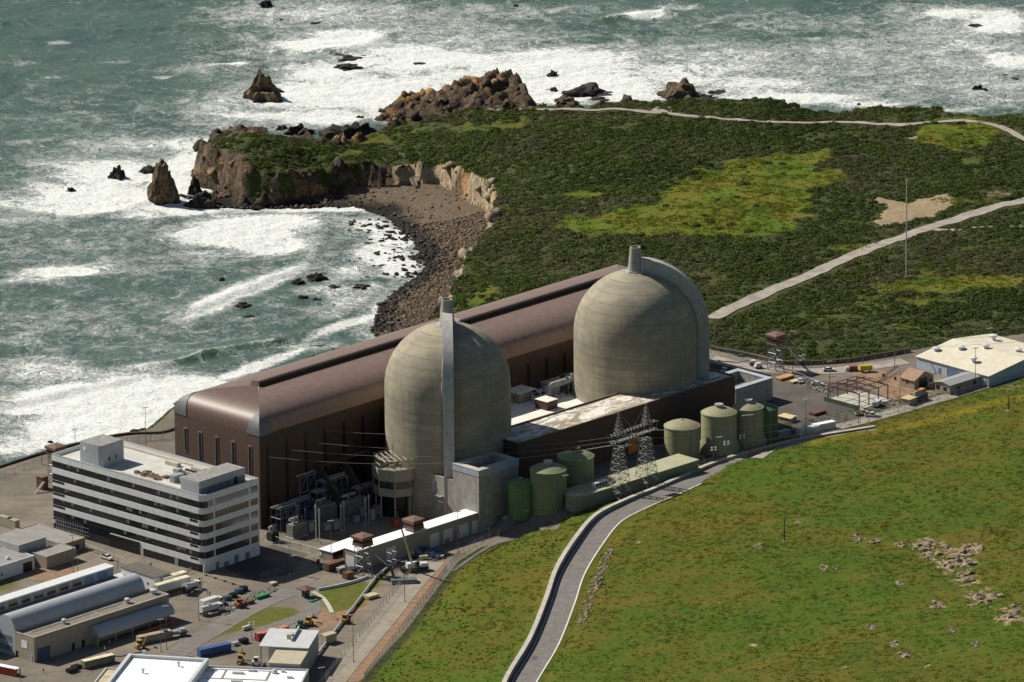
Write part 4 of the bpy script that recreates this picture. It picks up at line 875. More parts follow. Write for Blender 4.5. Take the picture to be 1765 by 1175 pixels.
    ROOFA = mat('pale_roof_membrane', (.5, .5, .46), .85, .1, .2, (.42, .4, .34), .35)
    r = MB(); r.add([(x, y, h-1.15) for x, y in outline(.5)], [tuple(range(len(outline(.5))))]); r.build('roof', ROOFA, t)
    s = MB(); s.box(.8, 4.0, 14, 44, h-1.146, h-1.1); s.box(lu-3, lu-1, 3, lv-4, h-1.146, h-1.09); s.each('roof_gravel_strip', mat('tan_roof_gravel', (.3, .25, .18)), t)
    # stair and lift penthouse (rounded front) and plant penthouse
    zr = h-1.15; GP = mat('grey_penthouse_panel', (.42, .44, .45), .6, .06, .5, streak=.12); RG = mat('grey_roof_gravel', (.3, .295, .28), .9, .3, .7, (.17, .17, .16), .5)
    def pent(u0, u1, v0, v1, hh, rad, nm):
        pr = [(u0+rad-rad*sin(R(x)), v0+rad-rad*cos(R(x))) for x in (90, 72, 54, 36, 18, 0)]+[(u1, v0), (u1, v1), (u0, v1)]
        b = MB(); b.prism(pr, zr-.1, zr+hh); b.build('penthouse', GP, t, smooth='auto', label=nm)
        cx = sum(p[0] for p in pr)/len(pr); cy = sum(p[1] for p in pr)/len(pr)
        i2 = [(cx+(x-cx)*.96, cy+(y-cy)*.96) for x, y in pr]; b = MB(); b.prism(i2, zr+hh+.003, zr+hh+.12); b.build('penthouse_roof', RG, t)
        return b
    pv0 = lv-21.5; pent(2.2, 13.5, pv0-10.5+9.2, pv0+9.2+.2-.2+0.01, 8.0, 1.5, 'tall plain penthouse with rounded corner')
    l = MB(); l.box(2.12, 2.2, pv0+6.2, pv0+7.4, zr+5, zr+6.3); l.build('wall_lamp', mat('white_panel', (.8, .8, .78), .4), t)
    d = MB(); d.box(6, 6.5, pv0-1.42, pv0-1.3, zr+2, zr+3.4); d.box(9.4, 9.9, pv0-1.42, pv0-1.3, zr+2.2, zr+3.4); d.each('vent', DARK, t)
    pent(1.6, 24.5, 3.2, 12.2, 5.2, .05, 'low plant penthouse at the near corner')
    d = MB(); d.box(1.6, 24.5, 3.12, 3.2, zr, zr+2.6); d.build('penthouse_band', mat('slate_blue_panel', (.12, .15, .19), .5), t); d = MB(); d.box(19, 20.6, 3.05, 3.12, zr, zr+3.1); d.build('door', DARK, t)
    # roof plant
    eq = MB(); q = [(7, 21, 5, 2.2, 2.4), (12, 24, 2.4, 2.4, 3), (8.5, 14.8, 2.4, 5.2, 2)]
    for u, v, du, dv, hz in q: eq.box(u, u+du, v, v+dv, zr, zr+hz)
    eq.each('air_handler', TRIMG, t)
    eq = MB(); eq.box(14.5, 16.9, 17, 24, zr+.5, zr+2.3); eq.box(20, 22.4, 20, 25.5, zr+.5, zr+2); eq.box(20.5, 22.6, 33, 39, zr, zr+1.4); eq.each('chiller', mat('cream_equipment', (.45, .42, .34), .6, .15, 1), t)
    eq = MB()
    for k in range(4): eq.lathe([(.85, zr+2.32), (.85, zr+2.6)], (15.7, 18+1.7*k), 12)
    eq.each('fan', DARK, t)
    eq = MB()
    for k in range(26): u, v = rng.uniform(5, 9), rng.uniform(26, 40); eq.box(u, u+rng.uniform(.3, 2.2), v, v+rng.uniform(.3, 2), zr, zr+rng.uniform(.2, 1.1))
    for k in range(8): eq.tube([(5+k*.5, 27, zr+.5), (5+k*.5, 39-k, zr+.6)], .09)
    eq.build('pipework', mat('rust_brown_pipework', (.16, .1, .065), .7, .4, .8), t)
    eq = MB(); eq.tube([(10, 13, zr+1), (10, 26, zr+1.1), (14, 26, zr+1.1)], .16)
    for k in range(5): eq.bar((6.5, 19+k*1.2, zr), (6.5, 19+k*1.2, zr+4), .06)
    eq.bar((6.5, 19, zr+4), (6.5, 23.8, zr+4), .06); eq.build('frame', TRIMG, t)
    return t
admin()
# ================================================================ SMALLER BUILDINGS, TANKS, TOWERS
TANW = mat('tan_wall', (.33, .29, .22), .75, .08, .4, (.28, .25, .2), .4, streak=.15)
GREYW = mat('grey_wall', (.36, .37, .37), .75, .08, .4, (.3, .31, .31), .4, streak=.15)
WHITEW = mat('white_painted_wall', (.6, .62, .63), .7, .06, .5, streak=.1)
BLUEW = mat('blue_wall_panel', (.12, .2, .33), .6, .12, .5)
GREYR = mat('grey_felt_roof', (.255, .25, .235), .92, .12, .25, (.19, .185, .175), .4, bump=.02)
TANR = mat('tan_felt_roof', (.205, .18, .14), .95, .2, .35, (.14, .125, .1), .45, bump=.02)
METR = mat('pale_metal_roof', (.5, .52, .52), .5, .06, .4, (.44, .46, .46), .4)
WHR = mat('white_roof', (.84, .85, .85), .6, .03, .3)
ROLL_ = mat('white_roller_door', (.62, .62, .6), .55, .06, .8)
GALV = mat('galvanised_steel', (.26, .27, .27), .5, .12, .8, metal=.3)
RUST = mat('rusty_steel', (.13, .055, .035), .75, .25, 1.2)
BRNP = mat('brown_paint', (.12, .06, .042), .6, .15, 1.)
BLK = mat('black_rubber', (.015, .015, .015), .8, .2, 2)
GLASS = mat('dark_window_glass', (.012, .016, .022))
def slab(mb, lu, lv, h, o=.25, th=.22): mb.box(-o, lu+o, -o, lv+o, h+.003, h+th)
def shed(name, label, cat, ft, by, rt, lt, wm, rm, z0=None, az=None, kind='slab', lu=None, lv=None, rise=1.5, par=.5, group=None, h=None):
    t, a, b, hh = frame(name, label, cat, ft, by, rt, lt, z0, az, group)
    lu = lu or a; lv = lv or b; h = h or hh; w = MB(); r = MB()
    if kind == 'flat': walls(w, lu, lv, h, par); roof(r, lu, lv, h-par+.05)
    elif kind == 'slab': w.loft([[(x, y, z) for x, y in ((0, 0), (lu, 0), (lu, lv), (0, lv))] for z in (-1.5, h)], True, False, True); slab(r, lu, lv, h)
    elif kind in ('gable_u', 'gable_v'):
        if kind == 'gable_u': w.loft([[(x, 0, -1.5), (x, 0, h), (x, lv/2, h+rise), (x, lv, h), (x, lv, -1.5)] for x in (0, lu)]); r.loft([[(x, -.4, h-.1+.1), (x, lv/2, h+rise+.04), (x, lv+.4, h), (x, lv+.4, h+.16), (x, lv/2, h+rise+.22), (x, -.4, h+.16)] for x in (-.4, lu+.4)])
        else: w.loft([[(0, y, -1.5), (0, y, h), (lu/2, y, h+rise), (lu, y, h), (lu, y, -1.5)] for y in (0, lv)]); r.loft([[(-.4, y, h), (lu/2, y, h+rise+.04), (lu+.4, y, h), (lu+.4, y, h+.16), (lu/2, y, h+rise+.22), (-.4, y, h+.16)] for y in (-.4, lv+.4)])
    w.build('wall', wm, t); r.build('roof', rm, t); return t, lu, lv, h
def window(t, face, p, w, z0, z1, fm=None, gm=None):
    f = MB(); onwall(f, face, p, w, z0, z1, .06); fo = f.build('window', fm or TRIMG, t); g = MB(); k = .12
    if face == 'R': g.box(p+k, p+w-k, -.09, -.06, z0+k, z1-k)
    else: g.box(-.09, -.06, p+k, p+w-k, z0+k, z1-k)
    g.build('pane', gm or GLASS, fo)

# ---- long white roofed garage row and its neighbour
t, lu, lv, h = shed('garage_row', 'long low tan garage row with a bright white roof and roller doors', 'garage', (614.7, 950.7), 985, (829, 882), (594, 945), TANW, WHR, 26)
for u in (14.5, 36.2, 43, 51, 57.6): door(t, 'R', u, 4.6, 4.9, ROLL_, 'roller_door')
door(t, 'L', 1.0, 4.2, 5, ROLL_, 'roller_door')
for u in (10, 28, 48): 
    b = MB(); b.box(u, u+.5, -.35, -.06, h-1, h-.6); b.build('wall_lamp', TRIMG, t)
GR = t
t, lu, lv, h = frame('open_shed', 'small white roofed shed open at the front, left of the garage row', 'shed', (573, 952.5), 969, (637, 929.5), (552, 940), 26)
w = MB(); w.box(0, lu, lv-.2, lv, -1, h); w.box(lu-.2, lu, 0, lv-.2, -1, h); w.box(0, .2, 0, lv-.2, -1, h); w.build('wall', TANW, t); r = MB(); slab(r, lu, lv, h); r.build('roof', WHR, t)
for u in (6, 12): b = MB(); b.box(u, u+.25, .1, .35, 0, h); b.build('post', GREYW, t)
b = MB(); b.box(1, lu-1, lv-2.5, lv-.5, 0, 2.2); b.build('storage_rack', DARK, t)
window(t, 'L', 5, 1.2, 1.4, 2.8, gm=mat('white_panel', (.8, .8, .78)))

# ---- long green flat building
GRNW = mat('sage_wall', (.19, .21, .15), .75, .08, .4); GRNR = mat('sage_roof', (.36, .36, .235), .75, .08, .25, (.3, .3, .2), .4)
t, lu, lv, h = shed('long_flat_building', 'long low sage green building with flat roof beside the lattice tower', 'building', (1003, 856), 880, (1205, 797), (989, 847), GRNW, GRNR, 35, R(45), lv=10)
b = MB(); b.box(10, 16.5, 3.2, 4.8, h+.225, h+1.9); bo = b.build('roof_unit', mat('white_panel', (.8, .8, .78)), t)
for k in range(4): g = MB(); g.box(10.5+k*1.5, 11.6+k*1.5, 3.12, 3.2, h+.5, h+1.6); g.build('grille', DARK, bo)
c = MB(); c.box(lu*.5, lu*.5+.3, -.2, lv+.2, h+.225, h+.3); c.build('roof_seam', GRNW, t)
t, lu, lv, h = shed('low_concrete_hut', 'small square concrete hut at the near end of the long sage building', 'hut', (991, 856), 884, (1003, 851), (975, 849.5), mat('mossy_concrete', (.24, .235, .18), .9, .15, .5, streak=.2), CONCL, 35, R(45))

# ---- right hand yard buildings
CREAMR = mat('cream_metal_roof', (.62, .58, .45), .6, .06, .25, (.52, .48, .37), .45)
t, lu, lv, h = shed('warehouse', 'large pale blue warehouse under a broad cream low pitched roof', 'warehouse', (1704, 648.5), 668, (1830, 608), (1579, 617.5), mat('pale_blue_wall', (.45, .52, .6), .6, .08, .5, streak=.15), CREAMR, 35, R(44), 'gable_v', rise=2.4)
door(t, 'L', lv*.41, 6, 3.4, BLUEW, 'roller_door'); door(t, 'L', lv*.66, 1.2, 2.4, BLUEW); door(t, 'L', lv*.56, .4, 4, TRIMG, 'downpipe')
for u, v, z in ((7, 14, 1.6), (14, 27, .9), (8, 34, .9), (20, 20, 1.), (27, 10, .8), (33, 28, 1.8)):
    b = MB(); zz = h+2.4*(1-abs(u-lu/2)/(lu/2)); b.lathe([(.8, zz-.3), (.8, zz+z), (1.5, zz+z), (1.5, zz+z+.5), (.3, zz+z+.9)], (u, v), 12); b.build('roof_ventilator', WHITEW, t)
t, lu, lv, h = shed('long_cabin', 'low tan cabin with grey metal roof in front of the cream roofed warehouse', 'cabin', (1637, 665), 681, (1697, 646.5), (1612, 658), TANW, mat('grey_metal_roof', (.3, .31, .31), .5, .06, .4), 35, R(45), 'gable_u', rise=.8)
for p in (1.5, 5, 8.5): window(t, 'L', p, 1.8, 1.2, 2.8)
for p in (4, 13): window(t, 'R', p, 1.6, 1.2, 2.6)
t, lu, lv, h = shed('brown_roof_house', 'tan house with a rusty brown gable roof beside the warehouse', 'house', (1576, 657), 671, (1609, 648), (1555, 641), TANW, mat('rusty_brown_roof', (.3, .19, .12), .8, .2, .8, (.22, .13, .08), .4), 35, R(44), 'gable_v', rise=2.6)
for p in (3, 9, 15): window(t, 'L', p, 1.3, 1.5, 3)
d = MB(); d.box(2.5, 7, -.1, 0, 0, 3.6); d.build('opening', DARK, t); window(t, 'R', 7.8, 2.2, 1, 2.6)
t, lu, lv, h = shed('tan_shed', 'narrow tan hut with a flat tan roof at the yard edge', 'hut', (1568, 689.5), 700, (1590, 674), (1553, 686), TANW, mat('tan_sheet_roof', (.5, .41, .22), .7, .1, .6), 35, R(52))
b = MB(); b.box(lu*.5, lu*.5+1, 1, 2, h+.225, h+.8); b.build('roof_box', TANW, t)
shed('far_shed', 'white metal roofed shed half out of frame behind the warehouse', 'shed', (1765, 615), 624, (1830, 596), (1735, 608), WHITEW, METR, 35, R(40), 'gable_u', rise=1.2)
t, lu, lv, h = shed('cream_cabin', 'small cream roofed cabin right of the dark green tank', 'cabin', (1362, 722), 729, (1371, 712), (1341, 716), TANW, mat('cream_sheet_roof', (.62, .5, .26), .6, .1, .6), 35, R(50)); window(t, 'R', 2, 1.2, 1, 2)
# rusty steel frame
t = thing('roofless_building', 'rusty open steel building frame with no roof standing on the yard', 'frame', PG(1481, 705), R(45)); z = 6.0; L, Wd = 15.5, 15.5
def posts(nm, pts, r, m, t, z1): 
    for x, y in pts: b = MB(); b.box(x-r, x+r, y-r, y+r, -.5, z1); b.build(nm, m, t)
posts('column', [(x, y) for x in (0, 5.2, 10.4, L) for y in (0, Wd)], .16, RUST, t, z)
for x in (0, 5.2, 10.4, L): b = MB(); b.box(x-.14, x+.14, .16, Wd-.16, z-.45, z-.003); b.bar((x, .2, z-.1), (x, Wd/2, z+.9), .16); b.bar((x, Wd/2, z+.9), (x, Wd-.2, z-.1), .16); b.bar((x, 2.5, z-.3), (x, 4.5, z+.5), .08); b.bar((x, Wd-2.5, z-.3), (x, Wd-4.5, z+.5), .08); b.build('truss', RUST, t)
for y in (0, 3.9, Wd/2, 11.6, Wd): b = MB(); b.box(.1, L-.1, y-.09, y+.09, z+.9*(1-abs(y-Wd/2)/(Wd/2))+.02, z+.25+.9*(1-abs(y-Wd/2)/(Wd/2))); b.build('purlin', RUST, t)
b = MB(); b.box(-1, L+1, -1, Wd+1, -.5, .25); b.build('floor_slab', CONCL, t)
b = MB(); b.box(-1.2, -1, -1, Wd+1, -.5, 1.6); b.build('green_sheeting', mat('dark_green_sheet', (.06, .09, .05), .7), t)

# ---- machine shop (bottom left)
t, lu, lv, h = frame('machine_shop', 'tan workshop with a long grey barrel vault roof at the lower left', 'workshop', (58.5, 1099), 1142, (291, 1024), (26, 1089), 26)
LV = 30.5
w = MB(); walls(w, lu, lv, h, .4); w.build('wall', TANW, t); r = MB(); roof(r, lu, lv, h-.35); r.build('roof', TANR, t)
c = MB(); rect_frame(c, -.06, lu+.06, -.06, lv, h+.003, h+.12, .42); c.build('parapet_cap', CONCL, t)
VM = mat('vault_metal', (.36, .39, .41), .5, .06, .3, (.32, .35, .37), .4, streak=.05)
hv = h+5.0; rv_ = 4.7
arc = [(lv+.02, -1), (lv+.02, h-.5)]+[(lv+.02+rv_*(1-cos(R(a))), h-.5+(hv-h+.5)*sin(R(a))) for a in range(8, 173, 7)]+[(lv+2*rv_, h-.5), (lv+2*rv_, -1)]
v = MB(); v.loft([[(x, y, z) for y, z in arc] for x in (.0, lu*.965)]); v.build('barrel_vault', VM, t, smooth='auto')
w = MB(); w.box(-8, lu*.98, lv+2*rv_+.01, LV-4, -1, h+.9); w.build('rear_wall', GREYW, t); r = MB(); r.box(-8, lu*.98, lv+2*rv_+.02, LV-4.02, h+.903, h+1.1); r.build('rear_roof', TANR, t)
w = MB(); w.box(-22, lu*.985, LV-4, LV, -1, h+4.2); w.build('clerestory_wall', mat('blue_grey_panel', (.25, .3, .38), .6, .1, .5), t); r = MB(); r.box(-22.2, lu*.985+.2, LV-4.5, LV+.3, h+4.203, h+4.7); r.build('clerestory_roof', WHITEW, t)
for k in range(13):
    u = -17+k*6
    p = MB(); p.box(u, u+4.2, LV-4.09, LV-4.003, h+1.4, h+3.9); po = p.build('panel', mat('tan_panel', (.27, .24, .18), .7) if k < 11 else BLUEW, t)
    if k < 11:
        for q in range(4): g = MB(); g.box(u+.25+q*1.0, u+.95+q*1.0, LV-4.15, LV-4.09, h+1.6, h+2.7); g.build('pane', DARK, po)
for k in (12, 34, 52): b = MB(); b.box(k, k+.3, lv+2*rv_+.1, LV-4.6, h+1.103, h+1.3); b.build('roof_kerb', CONCL, t)
e = MB(); e.box(-.1, 0, lv+2, lv+2*rv_-.6, 1.5, 3.4); e.box(-.1, 0, lv+2, lv+2*rv_-.6, 5, 7); e.each('window_band', mat('blue_reflecting_glass', (.1, .16, .24), .2, .5, .8), t)
p = MB()
for q in np.arange(lv+2, lv+2*rv_-.6, 1.1): p.box(-.14, -.1, q, q+.1, 1.3, 7.2)
for zz in (1.4, 3.4, 5., 7.): p.box(-.135, -.1, lv+2, lv+2*rv_-.6, zz-.06, zz+.06)
p.build('mullion', GREYW, t)
w = MB(); w.box(-.12, 0, 3, 4.6, 3.8, 6.6) if False else w.box(-.1, 0, 3.4, 6.2, 4.2, 6.8); w.build('louvre_panel', mat('white_panel', (.8, .8, .78)), t)
door(t, 'L', 1.0, 1.3, 2.4, TRIMG); door(t, 'L', 8.2, 1.0, 2.4, DARK); door(t, 'R', 1.2, 6, 4.6, mat('dark_blue_door', (.06, .09, .15), .6), 'roller_door'); door(t, 'R', 22, 1.4, 2.6, DARK); door(t, 'R', 17.5, 1.2, 2.6, DARK)
# canopy: a quarter barrel on the long wall
cv = [(0, 4.0)]+[(-4.4*sin(R(a)), 3.6+3.2*cos(R(a))) for a in range(10, 91, 10)]+[(-4.4, 3.2), (0, 3.2)]
v = MB(); v.loft([[(x, y, z) for y, z in reversed(cv)] for x in (26, lu-1.5)]); v.build('canopy', VM, t, smooth='auto')
g = MB(); g.box(25.4, 25.99, -4.3, -2.8, 0, 3.2); g.build('canopy_end', mat('lime_panel', (.16, .26, .09), .6), t)
posts('canopy_post', [(x, -4.1) for x in (34, 42, 50, 58)], .12, GREYW, t, 3.2)
f = MB(); f.box(44, lu-1, -4.9, -4.85, 0, 1.1); f.build('orange_barrier', mat('orange_mesh', (.4, .1, .04), .8), t)
for u, v_, rr in ((18, 4.2, .9), (48, 4.5, 1.0), (61, 5, 1.3)):
    b = MB(); b.lathe([(rr*.7, h-.4), (rr*.7, h+.5), (rr, h+.55), (rr, h+1.2), (rr*.4, h+1.5)], (u, v_), 12); b.build('roof_ventilator', METR, t)
b = MB(); b.tube([(4, 5.6, h-.1), (46, 5.6, h-.1)], .14); b.each('roof_pipe', WHITEW, t)
for u in (19, 33, 50): b = MB(); b.box(u, u+.25, .6, 6, h-.33, h-.1); b.build('roof_kerb', CONCL, t)
MS = t
# ---- flat roofed buildings left of it
t, lu, lv, h = shed('flat_roof_block', 'low pale flat roofed block with plain front wall behind the barrel vaulted workshop', 'building', (80, 959.5), 981, (131, 943), (52, 950), TANW, GREYR, 26, R(46), 'flat', par=.25)
t, lu, lv, h = shed('raised_roof_block', 'flat roofed block topped by a raised square grey roof at the left edge', 'building', (32, 940), 975, (79, 925), (-20, 926), GREYW, GREYR, 26, R(46), 'flat', par=.2)
t, lu, lv, h = shed('rear_flat_block', 'long flat grey roofed block running up to the white office', 'building', (108, 938), 957, (147, 926), (25, 915), TANW, GREYR, 26, R(46), 'flat', par=.25)
window(t, 'R', 3, 5, .6, 2.6)
t, lu, lv, h = shed('low_white_block', 'low white walled flat roofed block at the left edge with a dark doorway', 'building', (-40, 988), 1012, (58, 953), (-80, 976), WHITEW, GREYR, 26, R(46), 'flat', par=.2, lv=14)
door(t, 'R', lu-5.5, 4.2, 3.4, DARK, 'opening'); window(t, 'R', lu-16, .7, 1.2, 2.4); b = MB(); b.lathe([(.8, h-.2), (.8, h+.3), (.5, h+.8), (.05, h+1.0)], (lu-9, 4), 12); b.build('roof_dome', WHITEW, t)
t, lu, lv, h = shed('dark_roof_hut', 'small white hut with a dark flat roof by the parked semi trailers', 'hut', (266, 996), 1018, (293, 986.5), (209, 977.5), WHITEW, mat('dark_roof', (.11, .1, .085), .9, .2, .6), 26, None, 'slab')
for p in (3, 7, 11, 15): window(t, 'L', p, .9, 1.4, 2.4)
t, lu, lv, h = shed('small_flat_hut', 'tiny grey flat hut tucked behind the barrel vault end', 'hut', (215, 998), 1006, (232, 990), (196, 991), GREYW, METR, 26, R(46))
# ---- white roofed building at the bottom edge
def corner_thing(name, label, cat, px, py, z, az): p = P(px, py, 26+z); return thing(name, label, cat, (p[0], p[1], 26), az)
t = corner_thing('white_roof_building', 'wide building with a bright white membrane roof cut by the bottom edge', 'building', 222, 1127, 9, R(-12)); lu, lv, h = 27.6, 46, 9
def wallsn(mb, lu, lv, h, par, th): mb.loft([[(x, y, z) for x, y in ((a, -a), (a, -lv+a), (lu-a, -lv+a), (lu-a, -a))] for a, z in ((0, -1), (0, h), (th, h), (th, h-par))], True, False, False)
w = MB(); wallsn(w, lu, lv, h, 1.0, 1.0); w.build('wall', METR, t); r = MB(); r.add([(1, -1, h-.9), (1, 1-lv, h-.9), (lu-1, 1-lv, h-.9), (lu-1, -1, h-.9)], [(0, 1, 2, 3)]); r.build('roof', WHR, t)
c = MB(); rect_frame(c, -.1, lu+.1, -lv-.1, .1, h+.003, h+.16, 1.2); c.build('parapet_cap', METR, t)
for u, v in ((19, -7), (9, -16)): b = MB(); b.lathe([(.3, h-.9), (.3, h+.3), (.6, h+.35), (.6, h+.7)], (u, v), 8); b.build('roof_vent', TRIMG, t)
b = MB(); b.box(-6, -.01, -lv, -8, -1, h-3); b.build('lean_to', mat('tan_sheet', (.45, .38, .24), .7), t); b = MB(); rect_frame(b, -6.1, -.02, -lv, -7.9, h-2.99, h-2.5, .4); b.build('lean_to_parapet', METR, t)
t = corner_thing('white_roof_annexe', 'lower white roofed annexe with grey roof walkways at the bottom edge', 'building', 345, 1146, 6.5, R(-8)); lu, lv, h = 37, 40, 6.5
w = MB(); wallsn(w, lu, lv, h, .6, .6); w.build('wall', GREYW, t); r = MB(); r.add([(.6, -.6, h-.55), (.6, .6-lv, h-.55), (lu-.6, .6-lv, h-.55), (lu-.6, -.6, h-.55)], [(0, 1, 2, 3)]); r.build('roof', WHR, t)
for x0, x1, y0, y1 in ((4, 25, -2.6, -2), (4, 24, -12, -11.4), (24, 24.7, -12, -2.61), (9, 9.6, -11.39, -2.61)): b = MB(); b.box(x0, x1, y0, y1, h-.545, h-.4); b.build('roof_walkway', mat('grey_roof', (.2, .2, .2)), t)
for u, v, L_ in ((3, -4, 3), (12, -6.5, 4), (17, -3.5, 2.4), (28, -3, 1.4), (13, -15, 4), (31, -9, 2)): b = MB(); b.box(u, u+L_, v, v+.9, h-.55, h+.2); b.build('roof_unit', METR, t)
b = MB(); b.lathe([(1, h-.6), (1, h+.2), (.7, h+.8), (.1, h+1)], (26, -4), 12); b.build('roof_dome', METR, t)
t, lu, lv, h = frame('two_roof_building', 'grey building with a stepped pale metal and tan roof at the bottom', 'building', (516.5, 1145), 1182, (557, 1097), (463.5, 1141), 26, R(80)); D1 = lu*.43
w = MB(); w.loft([[(x, y, z) for x, y in ((0, 0), (D1, 0), (D1, lv), (0, lv))] for z in (-1, h)]); w.build('wall', GREYW, t); r = MB(); r.box(-.3, D1, -.3, lv+.3, h+.003, h+.2); r.build('roof', mat('tan_metal_roof', (.42, .38, .27), .6, .08, .4), t)
w = MB(); w.box(D1+.003, lu, 0, lv+3, -1, h+.9); w.build('upper_wall', GREYW, t); r = MB(); r.box(D1-.3, lu+.3, -.3, lv+6.3, h+.903, h+1.15); r.build('upper_roof', METR, t)
b = MB(); b.box(D1+6, lu, lv*.62, lv*.62+.5, h+1.153, h+2.3); b.build('roof_screen', METR, t); b = MB(); b.box(D1+8, D1+10, 7, 8.8, h+1.153, h+2.8); b.box(D1+10.05, D1+12, 7.2, 8.6, h+1.153, h+2.5); b.each('roof_unit', mat('cream_equipment', (.45, .42, .34)), t)
posts('post', [(D1+1, lv+5.8), (lu-1, lv+5.8)], .2, GREYW, t, h+.9); door(t, 'L', 2, 1.2, 2.6, RUST)

# ---- round storage tanks
def tank(label, x0, x1, rim, base, m, hatch=True, skirt=False, rise=.3, zb=35.):
    cx = (x0+x1)/2; c = P(cx, base, zb); r = (x1-x0)/2/FPX*np.linalg.norm(c-CAM); h = hgt(cx, base, rim, zb)
    t = thing('storage_tank', label, 'tank', c, 0, 'round storage tanks')
    b = MB(); b.lathe(([(r+1.3, -2), (r+1.3, 1.2), (r+.1, 4.5)] if skirt else [(r, -2)])+[(r, h)], n=56, cap1=False); b.build('shell', m, t, smooth='auto')
    R0 = r*(1+rise**2)/(2*rise); b = MB(); pr = [(r+.18, h-.35), (r+.18, h+.02)]+[(r*k/10, h+.02+math.sqrt(R0*R0-(r*k/10)**2)-(R0-r*rise)) for k in (9.6, 9, 8, 7, 6, 5, 4, 3, 2, 1, .1)]; b.lathe(pr, n=56, cap0=False); ro = b.build('roof', m, t, smooth='auto')
    ht = h+r*rise
    if hatch: b = MB(); b.prism([(1.5*cos(k*pi/4+.3), 1.5*sin(k*pi/4+.3)) for k in range(8)], ht-.25, ht+.9); b.lathe([(1.7, ht+.9), (1.7, ht+1.05)], n=8); b.each('hatch', RUST if hatch == 2 else TRIMG, t)
    else: b = MB(); b.lathe([(.35, ht-.2), (.35, ht+.6)], n=8); b.build('vent', TRIMG, t)
    b = MB(); a = R(-70)
    for s_ in (-.25, .25): b.tube([((r+.3)*cos(a)-s_*sin(a), (r+.3)*sin(a)+s_*cos(a), z) for z in (0, h+.8)], .05, 5)
    for z in np.arange(.4, h, .9): b.bar(((r+.3)*cos(a)+.25*sin(a), (r+.3)*sin(a)-.25*cos(a), z), ((r+.3)*cos(a)-.25*sin(a), (r+.3)*sin(a)+.25*cos(a), z), .04)
    b.build('ladder', TRIMG, t); return t
TG = mat('tank_green_paint', (.115, .19, .075), .6, .1, .25, (.1, .165, .07), .4, hl=2.4, streak=.2); TO = mat('tank_olive_paint', (.265, .26, .155), .65, .1, .25, (.23, .23, .14), .4, hl=2.4, streak=.2); TD = mat('tank_dark_green_paint', (.05, .105, .045), .6, .1, .3, hl=2.4, streak=.15); TGO = mat('tank_moss_paint', (.2, .235, .125), .65, .1, .25, hl=2.4, streak=.2)
tank('short bright green tank with rounded roof, leftmost of the tanks', 875, 920.5, 831, 881, TG, False, zb=33)
tank('moss green tank between the bright green tank and the one with a rusty hatch', 914, 977, 807.5, 871, TGO)
tank('moss green tank with a rust stained roof hatch', 961, 1024, 785, 849, TGO, 2)
tank('olive tank with no roof hatch right of the lattice tower', 1145, 1206.5, 732.5, 786, TO, False)
tank('widest olive tank with grey hatch and flared foot', 1208.5, 1270, 709.5, 775, TO, True, True)
tank('olive tank with flared foot between the widest one and the dark green one', 1263, 1316, 700, 764, TO, True, True)
tank('dark green tank, rightmost and partly hidden behind an olive tank', 1297, 1341, 702, 758, TD, False)

# ---- lattice towers
def lattice_col(b, x, y, s0, s1, z0, z1, n, r):
    q = lambda k: (s0+(s1-s0)*k/n, z0+(z1-z0)*k/n)
    for sx_, sy_ in ((-1, -1), (1, -1), (1, 1), (-1, 1)):
        b.bar((x+sx_*s0, y+sy_*s0, z0), (x+sx_*s1, y+sy_*s1, z1), r*1.3)
    for k in range(n):
        a, za = q(k); c, zc = q(k+1)
        for p0, p1 in (((-1, -1), (1, -1)), ((1, -1), (1, 1)), ((1, 1), (-1, 1)), ((-1, 1), (-1, -1))):
            b.bar((x+p0[0]*a, y+p0[1]*a, za), (x+p1[0]*c, y+p1[1]*c, zc), r); b.bar((x+p1[0]*a, y+p1[1]*a, za), (x+p0[0]*c, y+p0[1]*c, zc), r); b.bar((x+p0[0]*c, y+p0[1]*c, zc), (x+p1[0]*c, y+p1[1]*c, zc), r)
def lattice_beam(b, x0, x1, hy, z0, z1, n, r, taper=False):
    for sy_ in (-1, 1):
        b.bar((x0, sy_*hy, z0), (x1, sy_*hy, z0), r*1.2); b.bar((x0, sy_*hy, z1), (x1, sy_*hy, z1), r*1.2)
    for k in range(n):
        a, c = x0+(x1-x0)*k/n, x0+(x1-x0)*(k+1)/n
        for sy_ in (-1, 1): b.bar((a, sy_*hy, z0 if k % 2 else z1), (c, sy_*hy, z1 if k % 2 else z0), r)
        for z in (z0, z1): b.bar((a, -hy, z), (c, hy, z), r); b.bar((c, -hy, z), (c, hy, z), r)
zg = PG(1080, 856).z
pl, pr_ = P(1067.5, 860, zg), P(1114.5, 843, zg); TWaz = math.atan2(pr_[1]-pl[1], pr_[0]-pl[0]); sp_ = float(np.hypot(*(pr_-pl)[:2]))/2; tm = (pl+pr_)/2
TW_ = thing('transmission_tower', 'grey steel lattice line tower with two legs and twin peaks above the grass slope', 'pylon', tm, TWaz)
for sgn in (-1, 1):
    b = MB(); lattice_col(b, sgn*sp_, 0, 3.5, 1.4, -1.5, 19, 8, .095); b.build('leg', mat('weathered_tower_steel', (.23, .225, .21), .6, .2, .8), TW_)
    b = MB(); lattice_col(b, sgn*sp_, 0, 1.4, .12, 24.5, 32, 5, .08); b.build('peak', mat('weathered_tower_steel', (.23, .225, .21), .6, .2, .8), TW_)
b = MB(); lattice_beam(b, -sp_-5, sp_+5, 1.3, 21.6, 24.5, 14, .07); lattice_beam(b, -sp_-1, sp_+1, 1.3, 19, 21.5, 8, .07); b.bar((-sp_, 0, 32), (0, 0, 24.5), .09); b.bar((sp_, 0, 32), (0, 0, 24.5), .09); b.build('crossbeam', mat('weathered_tower_steel', (.23, .225, .21), .6, .2, .8), TW_)
